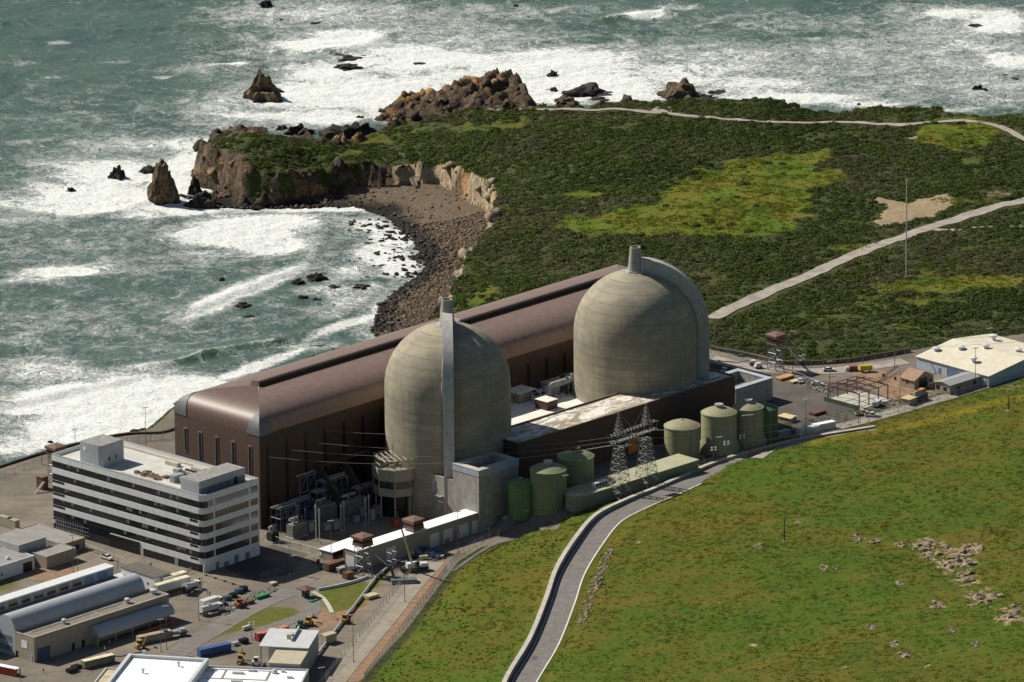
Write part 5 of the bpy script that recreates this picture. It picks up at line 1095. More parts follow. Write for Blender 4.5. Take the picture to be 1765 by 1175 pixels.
b = MB(); b.box(-2.2, 3.2, -.06, .06, 15.5, 20.5); b.build('orange_panel', mat('orange_rust', (.33, .1, .03), .7, .3, .5), TW_)
def wire(label, pts, r=.055, sag=0, group='overhead line wires', m=None, ins=None):
    a, b_ = Vector(pts[0]), Vector(pts[1]); n = 16; q = [a.lerp(b_, k/n)-Vector((0, 0, sag*4*(k/n)*(1-k/n))) for k in range(n+1)]
    t = thing('power_line', label, 'wire', a, 0, group); b = MB(); b.tube([p-a for p in q], r, 4); b.build('conductor', m or mat('aluminium_wire', (.26, .26, .25), .5, .05, 1), t)
    for k0, k1 in (ins or []):
        b = MB(); L = (b_-a).length; i0 = a.lerp(b_, k0)-Vector((0, 0, sag*4*k0*(1-k0)))-a; i1 = a.lerp(b_, k1)-Vector((0, 0, sag*4*k1*(1-k1)))-a
        b.tube([i0.lerp(i1, k/8) for k in range(9)], r*2.2, 6); b.build('insulator', mat('glass_insulator', (.5, .52, .53), .3, .1, 2), t)
    return t
def tw(u, z): return Vector((tm[0]+u*cos(TWaz), tm[1]+u*sin(TWaz), tm[2]+z))
WIRES = [((462, 787), -sp_-4.5, 'nearest wall'), ((502, 775), 0, 'middle'), ((548, 763), sp_+4.5, 'far')]
for i, ((x, y), u, nm) in enumerate(WIRES):
    wire(['lowest wire from the brown hall wall to the lattice tower', 'middle wire from the brown hall wall to the lattice tower', 'highest wire from the brown hall wall to the lattice tower'][i], (tb_pt(x, y)+Vector((.3, -.3, 0)), tw(u, 21)), sag=4.5, ins=[(0.0, .09), (.93, 1.)])
wire('thin ground wire from the left tower peak to the brown hall', (tb_pt(560, 742), tw(-sp_, 32)), .04, 4)
for i, (u, p) in enumerate(((-sp_-4.5, (1850, 640)), (0, (1850, 622)), (sp_+4.5, (1850, 604)))):
    wire(['lowest wire running right from the lattice tower over the olive tanks', 'middle wire running right from the lattice tower over the olive tanks', 'highest wire running right from the lattice tower over the olive tanks'][i], (tw(u, 21), pxz(p[0], p[1], 56)), sag=8, ins=[(0, .03)])
for i, (y0, y1) in enumerate(((569, 566), (585, 579), (601, 590))):
    wire(['top of three wires crossing before the scrub right of the domes', 'second of three wires crossing before the scrub right of the domes', 'bottom of three wires crossing before the scrub right of the domes'][i], (pxz(1180, y0-6, 58), pxz(1900, y1-14, 58)), .05, 3.2)
for i, (p, q) in enumerate((((1563, 330), (1900, 470)), ((1563, 335), (1900, 420)))):
    pass
# ---- guard towers
def guard_tower(label, px, cab, base, stair=0, zb=26., legs=True):
    c = P(px, base, zb); h = hgt(px, base, cab+11, zb)
    t = thing('guard_tower', label, 'guard tower', c, R(45.5), 'brown guard towers'); s = 2.7
    if legs:
        for x in (-1, 1):
            for y in (-1, 1): b = MB(); b.bar((x*s*.82, y*s*.82, -1), (x*s*.72, y*s*.72, h), .17); b.build('leg', GALV, t)
        n = 3; b = MB(); k_ = s*.78
        for k in range(n):
            z0, z1 = h*k/n, h*(k+1)/n
            for p0, p1 in (((-1, -1), (1, -1)), ((1, -1), (1, 1)), ((1, 1), (-1, 1)), ((-1, 1), (-1, -1))):
                b.bar((p0[0]*k_, p0[1]*k_, z0), (p1[0]*k_, p1[1]*k_, z1), .11); b.bar((p1[0]*k_, p1[1]*k_, z0), (p0[0]*k_, p0[1]*k_, z1), .11); b.bar((p0[0]*k_, p0[1]*k_, z1), (p1[0]*k_, p1[1]*k_, z1), .11)
        b.build('bracing', GALV, t)
    b = MB(); b.box(-s, s, -s, s, h, h+.25); b.build('deck', GALV, t)
    b = MB(); b.box(-s+.15, s-.15, -s+.15, s-.15, h+.253, h+1.5); b.build('cabin', BRNP, t)
    b = MB(); b.box(-s+.3, s-.3, -s+.3, s-.3, h+1.5, h+2.5); b.build('window_band', DARK, t)
    b = MB(); b.loft([[(-r, -r, z), (r, -r, z), (r, r, z), (-r, r, z)] for r, z in ((s+.2, h+2.5), (s+.2, h+3.5), (s+.05, h+3.6), (.7, h+4.1))]); b.build('roof', mat('brown_roof', (.17, .095, .07), .7, .15, 1.), t)
    if stair:
        b = MB()
        if stair == 1: A_, B_ = Vector((s+9, -s, 0)), Vector((s, -s, h))
        else: A_, B_ = Vector((s+7.5, -s-.3, 1)), Vector((s, -s-.3, h*.72))
        for d in (0, 1.1): b.bar(A_+Vector((0, d, 0)), B_+Vector((0, d, 0)), .13); b.bar(A_+Vector((0, d, 1.1)), B_+Vector((0, d, 1.1)), .07)
        n = 16
        for k in range(n): p = A_.lerp(B_, (k+.5)/n); b.box(p.x-.18, p.x+.18, p.y, p.y+1.1, p.z, p.z+.08)
        b.build('stair', GALV, t)
        if stair == 1:
            b = MB(); lattice_col(b, s+9.5, -s+.5, .9, .9, 0, 3.4, 2, .06); b.build('landing_frame', GALV, t)
        else:
            b = MB(); lattice_col(b, s+9, -s+.2, 1.2, 1.2, 0, 6, 2, .07); b.build('landing_frame', GALV, t)
    return t
guard_tower('brown cabin guard tower on steel legs left of the mobile crane', 626, 928, 990, 2)
guard_tower('brown cabin guard tower on steel legs against the garage row', 713.5, 899, 948, 0)
guard_tower('brown cabin guard tower with a long steel stair in the right yard', 1337, 580, 637, 1, 35.)
guard_tower('brown cabin guard tower behind the left end of the white office', 97.5, 773, 830, 0)
t = thing('stair_hut', 'small brown hut with a pale outside stair left of the white office', 'hut', PG(73, 846), R(46)); b = MB(); b.box(0, 3, 0, 3, 0, 4.6); b.build('wall', BRNP, t); b = MB(); b.box(-.2, 3.2, -.2, 3.2, 4.603, 4.8); b.build('roof', mat('brown_roof', (.17, .095, .07)), t)
b = MB()
for k in range(9): b.box(-.2-k*.55, .3-k*.55, -1.4, -.1, 3.4-k*.42-.2, 3.4-k*.42)
for d in (-1.4, -.15): b.bar((.2, d, 3.3), (-4.9, d, -.4), .12)
b.build('stair', CONCL, t)

# ---- octagonal control house on stilts with roof plant, in front of the left dome
c = P(683, 884, 26); t = thing('control_house', 'tan many sided control house on stilts with pipe racks on its roof', 'building', c, R(20))
def ngon(r, n=8): return [(r*cos(2*pi*k/n+pi/8), r*sin(2*pi*k/n+pi/8)) for k in range(n)]
CH = mat('tan_grey_panel', (.3, .275, .215), .7, .1, .4, streak=.15)
for k in range(8): x, y = ngon(7.2)[k]; b = MB(); b.box(x-.25, x+.25, y-.25, y+.25, -.5, 8.3); b.build('stilt', CH, t)
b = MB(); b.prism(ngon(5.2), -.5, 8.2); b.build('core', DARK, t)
b = MB(); b.prism(ngon(8.2), 8.3, 11.2); b.build('lower_wall', CH, t)
b = MB(); b.prism(ngon(7.8), 11.203, 14); b.build('window_band', GLASS, t)
b = MB()
for k in range(8):
    x, y = ngon(8.0)[k]; b.box(x-.18, x+.18, y-.18, y+.18, 11.2, 14.0)
b.each('mullion', CH, t)
b = MB(); b.loft([[(x, y, z) for x, y in ngon(r)] for r, z in ((8.4, 14.003), (8.6, 18.4), (8.2, 18.4), (8.2, 17.4))]); b.build('upper_wall', CH, t)
f = MB(); zt_ = 17.4
for k in range(8):
    p, q = ngon(7.4)[k], ngon(7.4)[(k+1) % 8]
    for z in (19.5, 21.5): f.bar((*p, z), (*q, z), .13)
    f.bar((*p, zt_), (*p, 21.5), .13)
for k in range(-3, 4): f.bar((k*2, -6.5, 21.5), (k*2, 6.5, 21.5), .15); f.bar((-6.5, k*2, 21.3), (6.5, k*2, 21.3), .12)
f.build('pipe_rack', mat('pale_tan_steel', (.4, .36, .28), .6, .15, 1), t)
for k in range(9): x, y = rng.uniform(-5, 3.5), rng.uniform(-5, 3.5); b = MB(); b.box(x, x+rng.uniform(1, 2.6), y, y+rng.uniform(1, 2.6), zt_, zt_+rng.uniform(1, 3.2)); b.build('roof_unit', CH, t)
for x, y in ((3, 2), (-2, -3)): b = MB(); b.bar((x, y, zt_), (x, y, 27), .16); b.build('mast', TRIMG, t)
# ---- big dark lean-to bays at the foot of the brown hall
t = thing('transformer_bay_shed', 'dark brown lean-to with two sloping open bays at the foot of the long hall', 'shed', PG(586, 893), TBaz); DBR = mat('dark_brown_steel', (.075, .055, .045), .7, .15, .6)
for u in (0, 12, 24): b = MB(); b.loft([[(u+d, 0, 0), (u+d, 14, 0), (u+d, 14, 17), (u+d, 9, 17), (u+d, 0, 8)] for d in (0, .5)]); b.build('bay_wall', DBR, t)
b = MB(); b.box(-.5, 25, 9, 14.3, 17.003, 17.5); b.build('roof', DBR, t); b = MB(); b.box(.51, 23.99, 0, 6, 7, 7.4); b.build('bay_floor', DBR, t); b = MB(); b.box(.51, 23.99, 13.5, 14, 0, 17); b.build('back_wall', LOUV, t)

# ---- transformers and steelwork
XGR = mat('transformer_grey', (.2, .215, .2), .6, .15, .6, (.15, .15, .14), .4); PORC = mat('porcelain', (.16, .13, .11), .3, .1, 1)
def transformer(label, px, py, L, Wd, hh, az, dark=False, bush=3):
    t = thing('transformer', label, 'transformer', PG(px, py), az, 'power transformers'); m = mat('dark_olive_tank', (.03, .038, .03), .6) if dark else XGR
    b = MB(); b.box(0, L, .8, Wd-.8, .4, hh); b.build('tank', m, t); b = MB(); b.box(-.3, L+.3, .3, Wd-.3, 0, .397); b.build('plinth', CONCL, t)
    for s_ in (0, 1):
        b = MB(); y0 = .05 if s_ == 0 else Wd-.75
        b.box(.4, L-.4, y0+.25, y0+.35, .7, hh-.6)
        for u in np.arange(.4, L-.4, .55): b.box(u, u+.16, y0, y0+.7, .7, hh-.6)
        b.build('radiator', m, t)
    b = MB(); b.tube([(.6, Wd*.7, hh+1.5), (L*.7, Wd*.7, hh+1.5)], .55, 10); b.box(L*.3, L*.35, Wd*.65, Wd*.75, hh, hh+1.2); b.each('conservator', mat('pale_grey_tank', (.42, .42, .38), .5), t)
    for k in range(bush):
        u = L*(k+1)/(bush+1); b = MB(); b.lathe([(.32, hh), (.32, hh+.4)]+[(.2 if i % 2 else .32, hh+.5+i*.2) for i in range(12)]+[(.06, hh+3.2)], (u, Wd*.35), 8); b.build('bushing', PORC, t)
    return t
transformer('pale grey finned transformer with bushings at the left of the yard', 508, 930, 7, 4.5, 5, TBaz)
transformer('grey finned transformer in shade under the steel gantry', 555, 905, 8, 5, 6.5, TBaz)
transformer('long grey finned transformer beneath the sloping bays', 601, 897, 10, 5, 6.5, TBaz)
transformer('small dark olive transformer standing apart beside the white office', 472, 937, 3.4, 4.2, 3.6, TBaz, True, 2)
BST = mat('blue_grey_steel', (.2, .23, .28), .6, .1, .8)
def gantry(label, px, py, L, Wd, hh, az, nb=3):
    t = thing('steel_gantry', label, 'gantry', PG(px, py), az, 'pipe and bus gantries')
    for k in range(nb+1):
        for y in (0, Wd): b = MB(); b.bar((L*k/nb, y, 0), (L*k/nb, y, hh), .16); b.build('column', BST, t)
    b = MB()
    for z in (hh*.62, hh):
        for y in (0, Wd): b.bar((0, y, z), (L, y, z), .15)
        for k in range(nb+1): b.bar((L*k/nb, 0, z), (L*k/nb, Wd, z), .12)
    for k in range(nb): b.bar((L*k/nb, 0, hh*.62), (L*(k+1)/nb, 0, hh), .09)
    b.build('beam', BST, t); b = MB(); b.tube([(-1, Wd*.5, hh+.7), (L, Wd*.5, hh+.7), (L+1.5, Wd*.5, hh-2), (L+1.5, Wd*.5, 4)], .55, 10); b.build('bus_duct', XGR, t)
    for y in (.2, .75): b = MB(); b.tube([(-.5, Wd*y, hh+.45), (L*.9, Wd*y, hh+.45)], .3, 8); b.build('pipe', TRIMG, t)
gantry('tall blue grey steel gantry against the brown hall', 517, 893, 12, 6, 15, TBaz); gantry('low pale gantry over the leftmost grey transformer', 484, 921, 9, 5, 9, TBaz)
gantry('low dark gantry between the two shaded transformers', 548, 893, 10, 4, 9, TBaz)
for i, (x, y0, y1, lb) in enumerate(((545, 933, 868, 'pale post insulator column nearest the small olive transformer'), (551, 937, 876, 'pale post insulator column standing before the grey gantry'), (593, 914, 862, 'post insulator column before the long shaded transformer'), (588, 916, 868, 'shorter post insulator column before the long shaded transformer'), (636, 902, 852, 'post insulator column beside the tan control house'), (630, 905, 856, 'second post insulator column beside the tan control house'), (526, 905, 876, 'short post insulator column beside the leftmost transformer'))):
    p = PG(x, y0); h = hgt(x, y0, y1, p.z); t = thing('post_insulator', lb, 'insulator', p, 0, 'post insulators in the transformer yard'); b = MB(); b.box(-.4, .4, -.4, .4, 0, .3); b.bar((0, 0, .3), (0, 0, h*.5), .2); b.build('stand', TRIMG, t)
    b = MB(); b.lathe([(.3 if k % 2 else .2, h*.5+k*h*.02) for k in range(18)]+[(.42, h*.87), (.42, h*.93), (.15, h)], n=8); b.build('insulator_stack', mat('grey_porcelain', (.3, .31, .3), .4), t)
SW = [(498, 915), (516, 912), (533, 920), (541, 903), (566, 898), (576, 915), (612, 902), (622, 893), (648, 890), (528, 895), (560, 918), (604, 884), (640, 899)]
for i, (x, y) in enumerate(SW):
    t = thing('switchgear_cabinet', 'grey metal switchgear cabinet standing among the transformers', 'cabinet', PG(x, y), TBaz, 'switchgear among the transformers'); L, hh = rng.uniform(1.5, 3.5), rng.uniform(2, 4.2); b = MB(); b.box(0, L, 0, 1.6, .2, hh); b.build('casing', XGR if i % 3 else BST, t); b = MB(); b.box(-.1, L+.1, -.1, 1.7, hh+.003, hh+.12); b.build('roof', GALV, t)
    b = MB(); b.box(.2, L*.5-.03, -.06, 0, .5, hh-.3); b.box(L*.5+.03, L-.2, -.06, 0, .5, hh-.3); b.each('door', TRIMG, t)
for i, (x, y, L, hh) in enumerate(((510, 900, 9, 7), (560, 888, 12, 12), (618, 882, 9, 8))): gantry(['small steel gantry behind the leftmost transformer', 'tall dark steel gantry at the wall behind the shaded transformers', 'steel gantry between the sloping bays and the control house'][i], x, y, L, 4, hh, TBaz, 4)
# ---- plant on the auxiliary roof
def roofbox(label, px, py, L, Wd, hh, wm, rm, az=FHaz):
    t = thing('roof_house', label, 'roof house', pxz(px, py, AUXZ), az); b = MB(); b.box(0, L, 0, Wd, 0, hh); b.build('wall', wm, t); b = MB(); b.box(-.15, L+.15, -.15, Wd+.15, hh+.003, hh+.18); b.build('roof', rm, t); return t
t = roofbox('small cream box house on the roof between the domes', 895, 696, 9, 7.5, 3.6, TANW, WHITER); window(t, 'L', 2, 1, 1.5, 2.4)
roofbox('dark sided stair house on the roof between the domes', 943, 708, 5.5, 6, 3.2, mat('dark_brown_wall', (.075, .047, .036)), WHITER)
roofbox('low grey shaded block on the roof beside the brown hall', 905, 672, 14, 12, 4, mat('grey_wall', (.36, .37, .37)), GREYR)
t = roofbox('wide flat pale block on the roof against the right dome', 945, 672, 26, 12, 2.2, mat('grey_wall', (.36, .37, .37)), mat('grey_roof_membrane', (.42, .42, .4), .8, .1, .4))
for k, (x, y) in enumerate(((925, 697), (937, 694), (919, 691))):
    t = thing('roof_cooler', ['boxy grey cooler nearest the roof stair house', 'boxy grey cooler beside the big grey duct', 'boxy grey cooler beside the cream box house'][k], 'cooler', pxz(x, y, AUXZ), FHaz); b = MB(); b.box(0, 3, 0, 2.6, .4, 3); b.build('casing', mat('cream_equipment', (.45, .42, .34)), t); b = MB(); b.box(.4, 2.6, -.06, 0, .8, 2.6); b.build('grille', DARK, t); b = MB(); b.lathe([(1, 3.003), (1, 3.4)], (1.5, 1.3), 12); b.build('fan', DARK, t)
t = thing('roof_duct', 'fat grey duct on splayed trestles between the domes', 'duct', pxz(940, 690, AUXZ), FHaz); b = MB(); b.tube([(0, 0, 2.6), (.8, 0, 4.4), (3, 0, 5), (14, 0, 5), (15, 0, 6.5)], 1.3, 12); b.build('pipe', mat('duct_grey', (.3, .31, .3), .6), t, smooth='auto')
for u in (3, 6, 9, 12, 14.5):
    b = MB(); b.bar((u, -2.2, 0), (u, -.2, 4), .12); b.bar((u, 2.2, 0), (u, .2, 4), .12); b.bar((u, -1.6, 1.2), (u, 1.6, 1.2), .09); b.build('trestle', mat('dark_steel', (.06, .065, .065), .6), t)
for i, (x, y) in enumerate(((977, 679), (984, 676), (992, 676), (968, 676), (973, 673))):
    t = thing('exhaust_stack', 'dark vertical exhaust pipe standing in a cluster beside the right dome', 'exhaust pipe', pxz(x, y, AUXZ), 0, 'exhaust pipes beside the right dome'); b = MB(); b.lathe([(.5, 0), (.5, 6), (.65, 6), (.65, 6.6), (.4, 6.6)], n=10); b.build('pipe', mat('dark_steel', (.06, .065, .065)), t)
# ================================================================ VEHICLES, POLES, PEOPLE, FENCES
TYRE = BLK; CHROME = TRIMG
WH = mat('white_vehicle_paint', (.58, .58, .56), .35, .05, 1); YEL = mat('yellow_machine_paint', (.42, .26, .04), .45, .15, 1.5); BLU = mat('blue_machine_paint', (.05, .1, .26), .45, .12, 1.5); REDP = mat('red_paint', (.3, .06, .035), .6, .2, 1.5); GRNP = mat('bright_green_sheet', (.04, .22, .09), .6, .2, 1.5)
WHEEL = MB(); WHEEL.lathe([(.2, -.14), (.42, -.14), (.46, -.08), (.46, .08), (.42, .14), (.2, .14)], n=14)
WHEEL.v = [(x, z, y) for x, y, z in WHEEL.v]; WHEELME = WHEEL.mesh('wheel', TYRE, True)
RIM = MB(); RIM.lathe([(.24, -.15), (.24, .15)], n=10); RIM.v = [(x, z, y) for x, y, z in RIM.v]; RIMME = RIM.mesh('rim', TRIMG)
def wheels(t, xs, half, sc=1.):
    for x in xs:
        for y in (-half, half):
            o = bpy.data.objects.new('wheel', WHEELME); COL.objects.link(o); o.parent = t; o.location = (x, y, .46*sc); o.scale = (sc, 1.2 if sc > 1 else 1, sc)
            r = bpy.data.objects.new('rim', RIMME); COL.objects.link(r); r.parent = o
def profile(mb, pts, w, ins=0): mb.loft([[(x, y, z) for x, z in pts] for y in (-w/2, w/2)])
def car(t, col, kind):
    b = MB()
    if kind == 'pickup': profile(b, [(0, .45), (0, 1.05), (2.0, 1.1), (2.05, 1.15), (4.0, 1.15), (5.2, 1.02), (5.35, .5)], 1.9)
    elif kind == 'van': profile(b, [(0, .45), (0, 2.1), (3.9, 2.15), (4.5, 1.3), (5.2, 1.1), (5.3, .45)], 1.95)
    else: profile(b, [(0, .45), (.05, 1.0), (1.0, 1.02), (3.5, 1.0), (4.5, .88), (4.6, .45)], 1.8)
    b.build('body', col, t)
    c = MB()
    if kind == 'pickup': c.loft([[(2.1, -.88, 1.15), (4.0, -.88, 1.15), (4.0, .88, 1.15), (2.1, .88, 1.15)], [(2.25, -.75, 1.72), (3.4, -.75, 1.72), (3.4, .75, 1.72), (2.25, .75, 1.72)]])
    elif kind == 'van': c.box(3.0, 4.2, -.99, .99, 1.35, 1.9)
    else: c.loft([[(.6, -.82, 1.0), (3.6, -.82, 1.0), (3.6, .82, 1.0), (.6, .82, 1.0)], [(1.2, -.66, 1.45), (2.8, -.66, 1.45), (2.8, .66, 1.45), (1.2, .66, 1.45)]])
    c.build('window_band', GLASS, t)
    if kind != 'van':
        r = MB(); x0, x1 = ((2.25, 3.4) if kind == 'pickup' else (1.2, 2.8)); k = .75 if kind == 'pickup' else .66; z = 1.72 if kind == 'pickup' else 1.45; r.box(x0, x1, -k, k, z+.003, z+.05); r.build('cab_roof', col, t)
    if kind == 'pickup': d = MB(); d.box(.15, 1.9, -.8, .8, 1.103, 1.16); d.build('load_bed', DARK, t)
    wheels(t, (.95, 4.2) if kind != 'car' else (.85, 3.7), .82)
def truck(t, cabc, kind, L=7.5):
    b = MB(); b.box(0, L, -.45, .45, .8, 1.1); b.build('chassis', DARK, t)
    b = MB(); profile(b, [(L-.1, .6), (L-.1, 3.0), (L+1.4, 3.0), (L+1.9, 1.9), (L+2.3, 1.7), (L+2.3, .6)], 2.4); b.build('cab', cabc, t)
    g = MB(); g.box(L+.1, L+1.3, -1.23, 1.23, 1.9, 2.7); g.build('window_band', GLASS, t)
    if kind == 'tank': b = MB(); b.tube([(0, 0, 2.2), (.4, 0, 2.2), (L-.6, 0, 2.2), (L-.3, 0, 2.2)], 1.15, 14); b.build('tank', cabc, t, smooth='auto'); b = MB(); b.lathe([(.5, 3.2), (.5, 3.7)], (L*.5, 0), 10); b.build('hatch', TRIMG, t)
    elif kind == 'drum': b = MB(); b.tube([(0, 0, 3.2), (1, 0, 3), (3.5, 0, 2.5), (L-.5, 0, 2)], 1.25, 14, .9); b.build('drum', cabc, t, smooth='auto'); b = MB(); b.box(-.6, .6, -.6, .6, 1.1, 3.2); b.build('hopper', DARK, t)
    elif kind == 'flat': b = MB(); b.box(-.2, L-.3, -1.2, 1.2, 1.103, 1.3); b.build('deck', DARK, t); b = MB(); b.box(.6, 2.6, -.9, .9, 1.303, 2.5); b.box(3.2, 5.4, -.7, .8, 1.303, 2.1); b.each('load', TRIMG, t)
    elif kind == 'box': b = MB(); b.box(-.2, L-.4, -1.25, 1.25, 1.103, 3.5); b.build('cargo_box', cabc, t)
    wheels(t, (.9, 2.1, L+1.3), 1.0, 1.1)
def container(t, m, L=12.2, trim=None):
    W_, H_ = 2.44, 2.6; prof = []; n = int(L/.28)
    for k in range(n): x = L*k/n; prof += [(x, 0), (x+.1, 0), (x+.14, .06), (x+.24, .06)]
    top = [(x, W_/2-d) for x, d in prof]; ring = [(x, -y) for x, y in top]+[(L, -W_/2), (L, W_/2)]+list(reversed(top))
    b = MB(); b.prism(ring, .15, H_); b.build('body', m, t)
    f = MB()
    for x in (-.04, L-.1):
        for y in (-W_/2-.02, W_/2-.12): f.box(x, x+.14, y, y+.14, 0, H_+.06)
    f.each('corner_post', m, t)
    r = MB(); r.box(0, L, -W_/2, W_/2, H_+.003, H_+.05); r.build('roof', trim or m, t)
    d = MB()
    for y in (-1.15, .03): d.box(-.1, -.05, y, y+1.12, .25, H_-.1)
    d.each('door', m, t)
def trailer(t, m, L=13, hz=3.9):
    b = MB(); b.box(0, L, -1.28, 1.28, 1.1, hz); b.build('box_body', m, t); r = MB(); r.box(0, L, -1.28, 1.28, hz+.003, hz+.05); r.build('roof', mat('cream_sheet', (.62, .56, .4), .6), t)
    d = MB(); d.box(-.06, -.003, -1.1, 1.1, 1.2, hz-.15); d.build('door', TRIMG, t); b = MB(); b.box(L-3, L-2.7, -.9, .9, 0, 1.1); b.build('landing_leg', DARK, t); wheels(t, (1.2, 2.5), 1.05, 1.1)
def loader(t, m, arm=1, hz=3.):
    b = MB(); profile(b, [(0, .6), (0, 1.6), (1.6, 1.7), (3.2, 1.3), (3.4, .6)], 1.6); b.build('body', m, t)
    c = MB(); c.box(.9, 2.2, -.75, .75, 1.7, 2.9); c.build('cab', GLASS, t); c = MB(); c.box(.8, 2.3, -.85, .85, 2.903, 3.05); c.build('cab_roof', m, t)
    a = MB(); a.tube([(3.0, 0, 1.2), (4.4, 0, hz), (5.6, 0, hz*.5)] if arm else [(3, 0, 1), (4.2, 0, .7)], .2, 5); a.build('arm', m, t)
    k = MB(); x = 5.6 if arm else 4.4; zz = hz*.5-.5 if arm else .2; k.loft([[(x-.3, y, zz), (x+.5, y, zz-.1), (x+.6, y, zz+.3), (x-.2, y, zz+.8)] for y in (-.9, .9)]); k.build('bucket', DARK, t); wheels(t, (.5, 2.9), .85, 1.1)
def boomlift(t, m, reach=9, hz=5):
    b = MB(); b.box(0, 2.6, -1, 1, .5, 1.2); b.build('chassis', m, t); b = MB(); b.box(.2, 2.2, -.8, .8, 1.203, 2); b.build('turret', WH, t)
    a = MB(); a.tube([(.4, 0, 2.), (-reach*.4, 0, hz*.6), (-reach, 0, hz)], .2, 5); a.build('boom', m, t); k = MB(); k.box(-reach-1.2, -reach, -.9, .9, hz-1, hz-.85); 
    for x in (-reach-1.2, -reach): 
        for y in (-.9, .9): k.bar((x, y, hz-1), (x, y, hz+.2), .05)
    k.box(-reach-1.22, -reach+.02, -.92, .92, hz+.18, hz+.24); k.build('basket', TRIMG, t); wheels(t, (.4, 2.2), 1.0)
def at(name, label, cat, px, py, az=45.5, group=None): return thing(name, label, cat, PG(px, py)+Vector((0, 0, .12)), R(az), group)
PK = [('pickup', 'pickup', 'white pickup parked by the chain fence below the left end of the office', 176, 961, -48, WH), ('pickup', 'pickup', 'tan pickup on the verge below the roofless steel frame', 1474, 716, 20, mat('tan_vehicle_paint', (.42, .36, .24), .4)), ('pickup', 'pickup', 'white pickup parked just right of the tan pickup', 1490, 718, -8, WH),
      ('car', 'car', 'white car parked nose down beside the rubble strip in the right yard', 1381, 662, 100, WH), ('car', 'car', 'dark windowed white car at the foot of the right yard rubble strip', 1398, 664, -10, WH), ('car', 'car', 'white car with orange tail parked alone before the rusty steel frame', 1418, 640, 0, WH),
      ('van', 'van', 'small white service van at the corner of the roofless steel frame', 1508, 703, 70, WH), ('car', 'car', 'small white cart by the dark brown block end wall', 1246, 643, 80, WH)]
for k, c, lb, x, y, az, m in PK: t = at({'pickup': 'pickup_truck', 'car': 'parked_car', 'van': 'van'}[k], lb, c, x, y, az); car(t, m, k)
TK = [('tank', 'tank_truck', 'white tank truck on the road beside the rubble bank', 346, 1062, 40, WH, 'tank truck'), ('flat', 'flatbed_truck', 'dark blue flatbed truck loaded with gear on the lower left road', 322, 1094, 205, mat('dark_blue_vehicle_paint', (.04, .08, .14), .4), 'flatbed truck'), ('drum', 'mixer_truck', 'white concrete truck with raised boom beside the long semi trailer', 318, 1026, 60, WH, 'concrete truck'), ('box', 'box_truck', 'pale box truck parked by the pile of blocks', 348, 1052, 45, WH, 'truck')]
for k, n, lb, x, y, az, m, c in TK: t = at(n, lb, c, x, y, az); truck(t, m, k)
CT = [('blue shipping container with whitish roof seams at the lower left yard', 343, 1132, 34, BLU, 12.2, None), ('rusty red shipping container with salmon roof beside the green verge', 443, 1105, 40, REDP, 13, mat('salmon_roof', (.42, .17, .11), .7)), ('olive shipping container with pale cream roof by the blue boom lift', 143, 1152, 36, mat('olive_container', (.17, .19, .12), .6), 12.2, mat('cream_sheet', (.62, .56, .4))), ('red shipping container with a white roof at the left edge', -20, 1155, -32, REDP, 12.2, mat('white_panel', (.8, .8, .78))), ('long tan container on the kerb below the workshop canopy', 238, 1110, 33, mat('tan_container', (.33, .29, .22), .6), 13, None), ('cream container beside the rusty red one', 468, 1100, 42, mat('cream_container', (.42, .37, .25), .6), 4, None),
      ('white container with pale blue roof below the olive tanks', 1376, 752, 34, WH, 9, mat('pale_blue_sheet', (.4, .45, .55), .6)), ('white container with a bright roof beside the pale blue roofed one', 1402, 744, 32, WH, 9, WHR), ('small grey container at the foot of the dark green tank', 1337, 757, 38, mat('grey_container', (.24, .25, .26), .6), 6, None), ('white open skip piled with orange timber beside the garage row', 811, 905, 40, WH, 7, mat('orange_timber', (.5, .27, .1), .8)), ('rusty red container by the open shed', 563, 985, 45, RUST, 9, None)]
for lb, x, y, az, m, L, tr in CT: t = at('shipping_container', lb, 'container', x, y, az, 'shipping containers in the yards'); container(t, m, L, tr)
for lb, x, y, az, L in (('long cream roofed semi trailer standing beside the barrel vaulted workshop', 268, 1027, 42, 15), ('shorter white semi trailer tucked behind the cream roofed one', 278, 1016, 42, 11)): t = at('semi_trailer', lb, 'trailer', x, y, az, 'semi trailers by the workshop'); trailer(t, WH, L)
for lb, x, y, az, m, a, hz in (('yellow backhoe with raised arm on the kerb below the workshop canopy', 234, 1119, 30, YEL, 1, 4), ('yellow loader beside the long pipe in the dirt yard', 592, 1076, 70, YEL, 0, 2), ('orange digger standing between the white roofed annexe and the blue container', 413, 1146, 80, YEL, 1, 4.5), ('white forklift beside the orange digger', 434, 1147, -10, WH, 0, 2), ('tan excavator behind the rusty red container', 528, 1080, 60, YEL, 1, 3.5), ('dark green loader beside the tan excavator', 513, 1086, 50, mat('dark_green_machine', (.03, .12, .09), .5), 0, 2), ('red tractor on the road by the rubble bank', 408, 1049, 50, REDP, 0, 2)): t = at('digger', lb, 'digger', x, y, az, 'diggers and loaders'); loader(t, m, a, hz)
for lb, x, y, az, r, hz in (('blue boom lift with its boom lowered near the olive container', 186, 1141, 195, 12, 2.5), ('blue and white boom lift in the right yard beyond the concrete box', 1292, 630, 8, 11, 2.2), ('white boom lift beside the steel stair tower in the right yard', 1312, 634, 200, 6, 2)): t = at('boom_lift', lb, 'boom lift', x, y, az, 'boom lifts'); boomlift(t, BLU if 'blue' in lb else WH, r, hz)
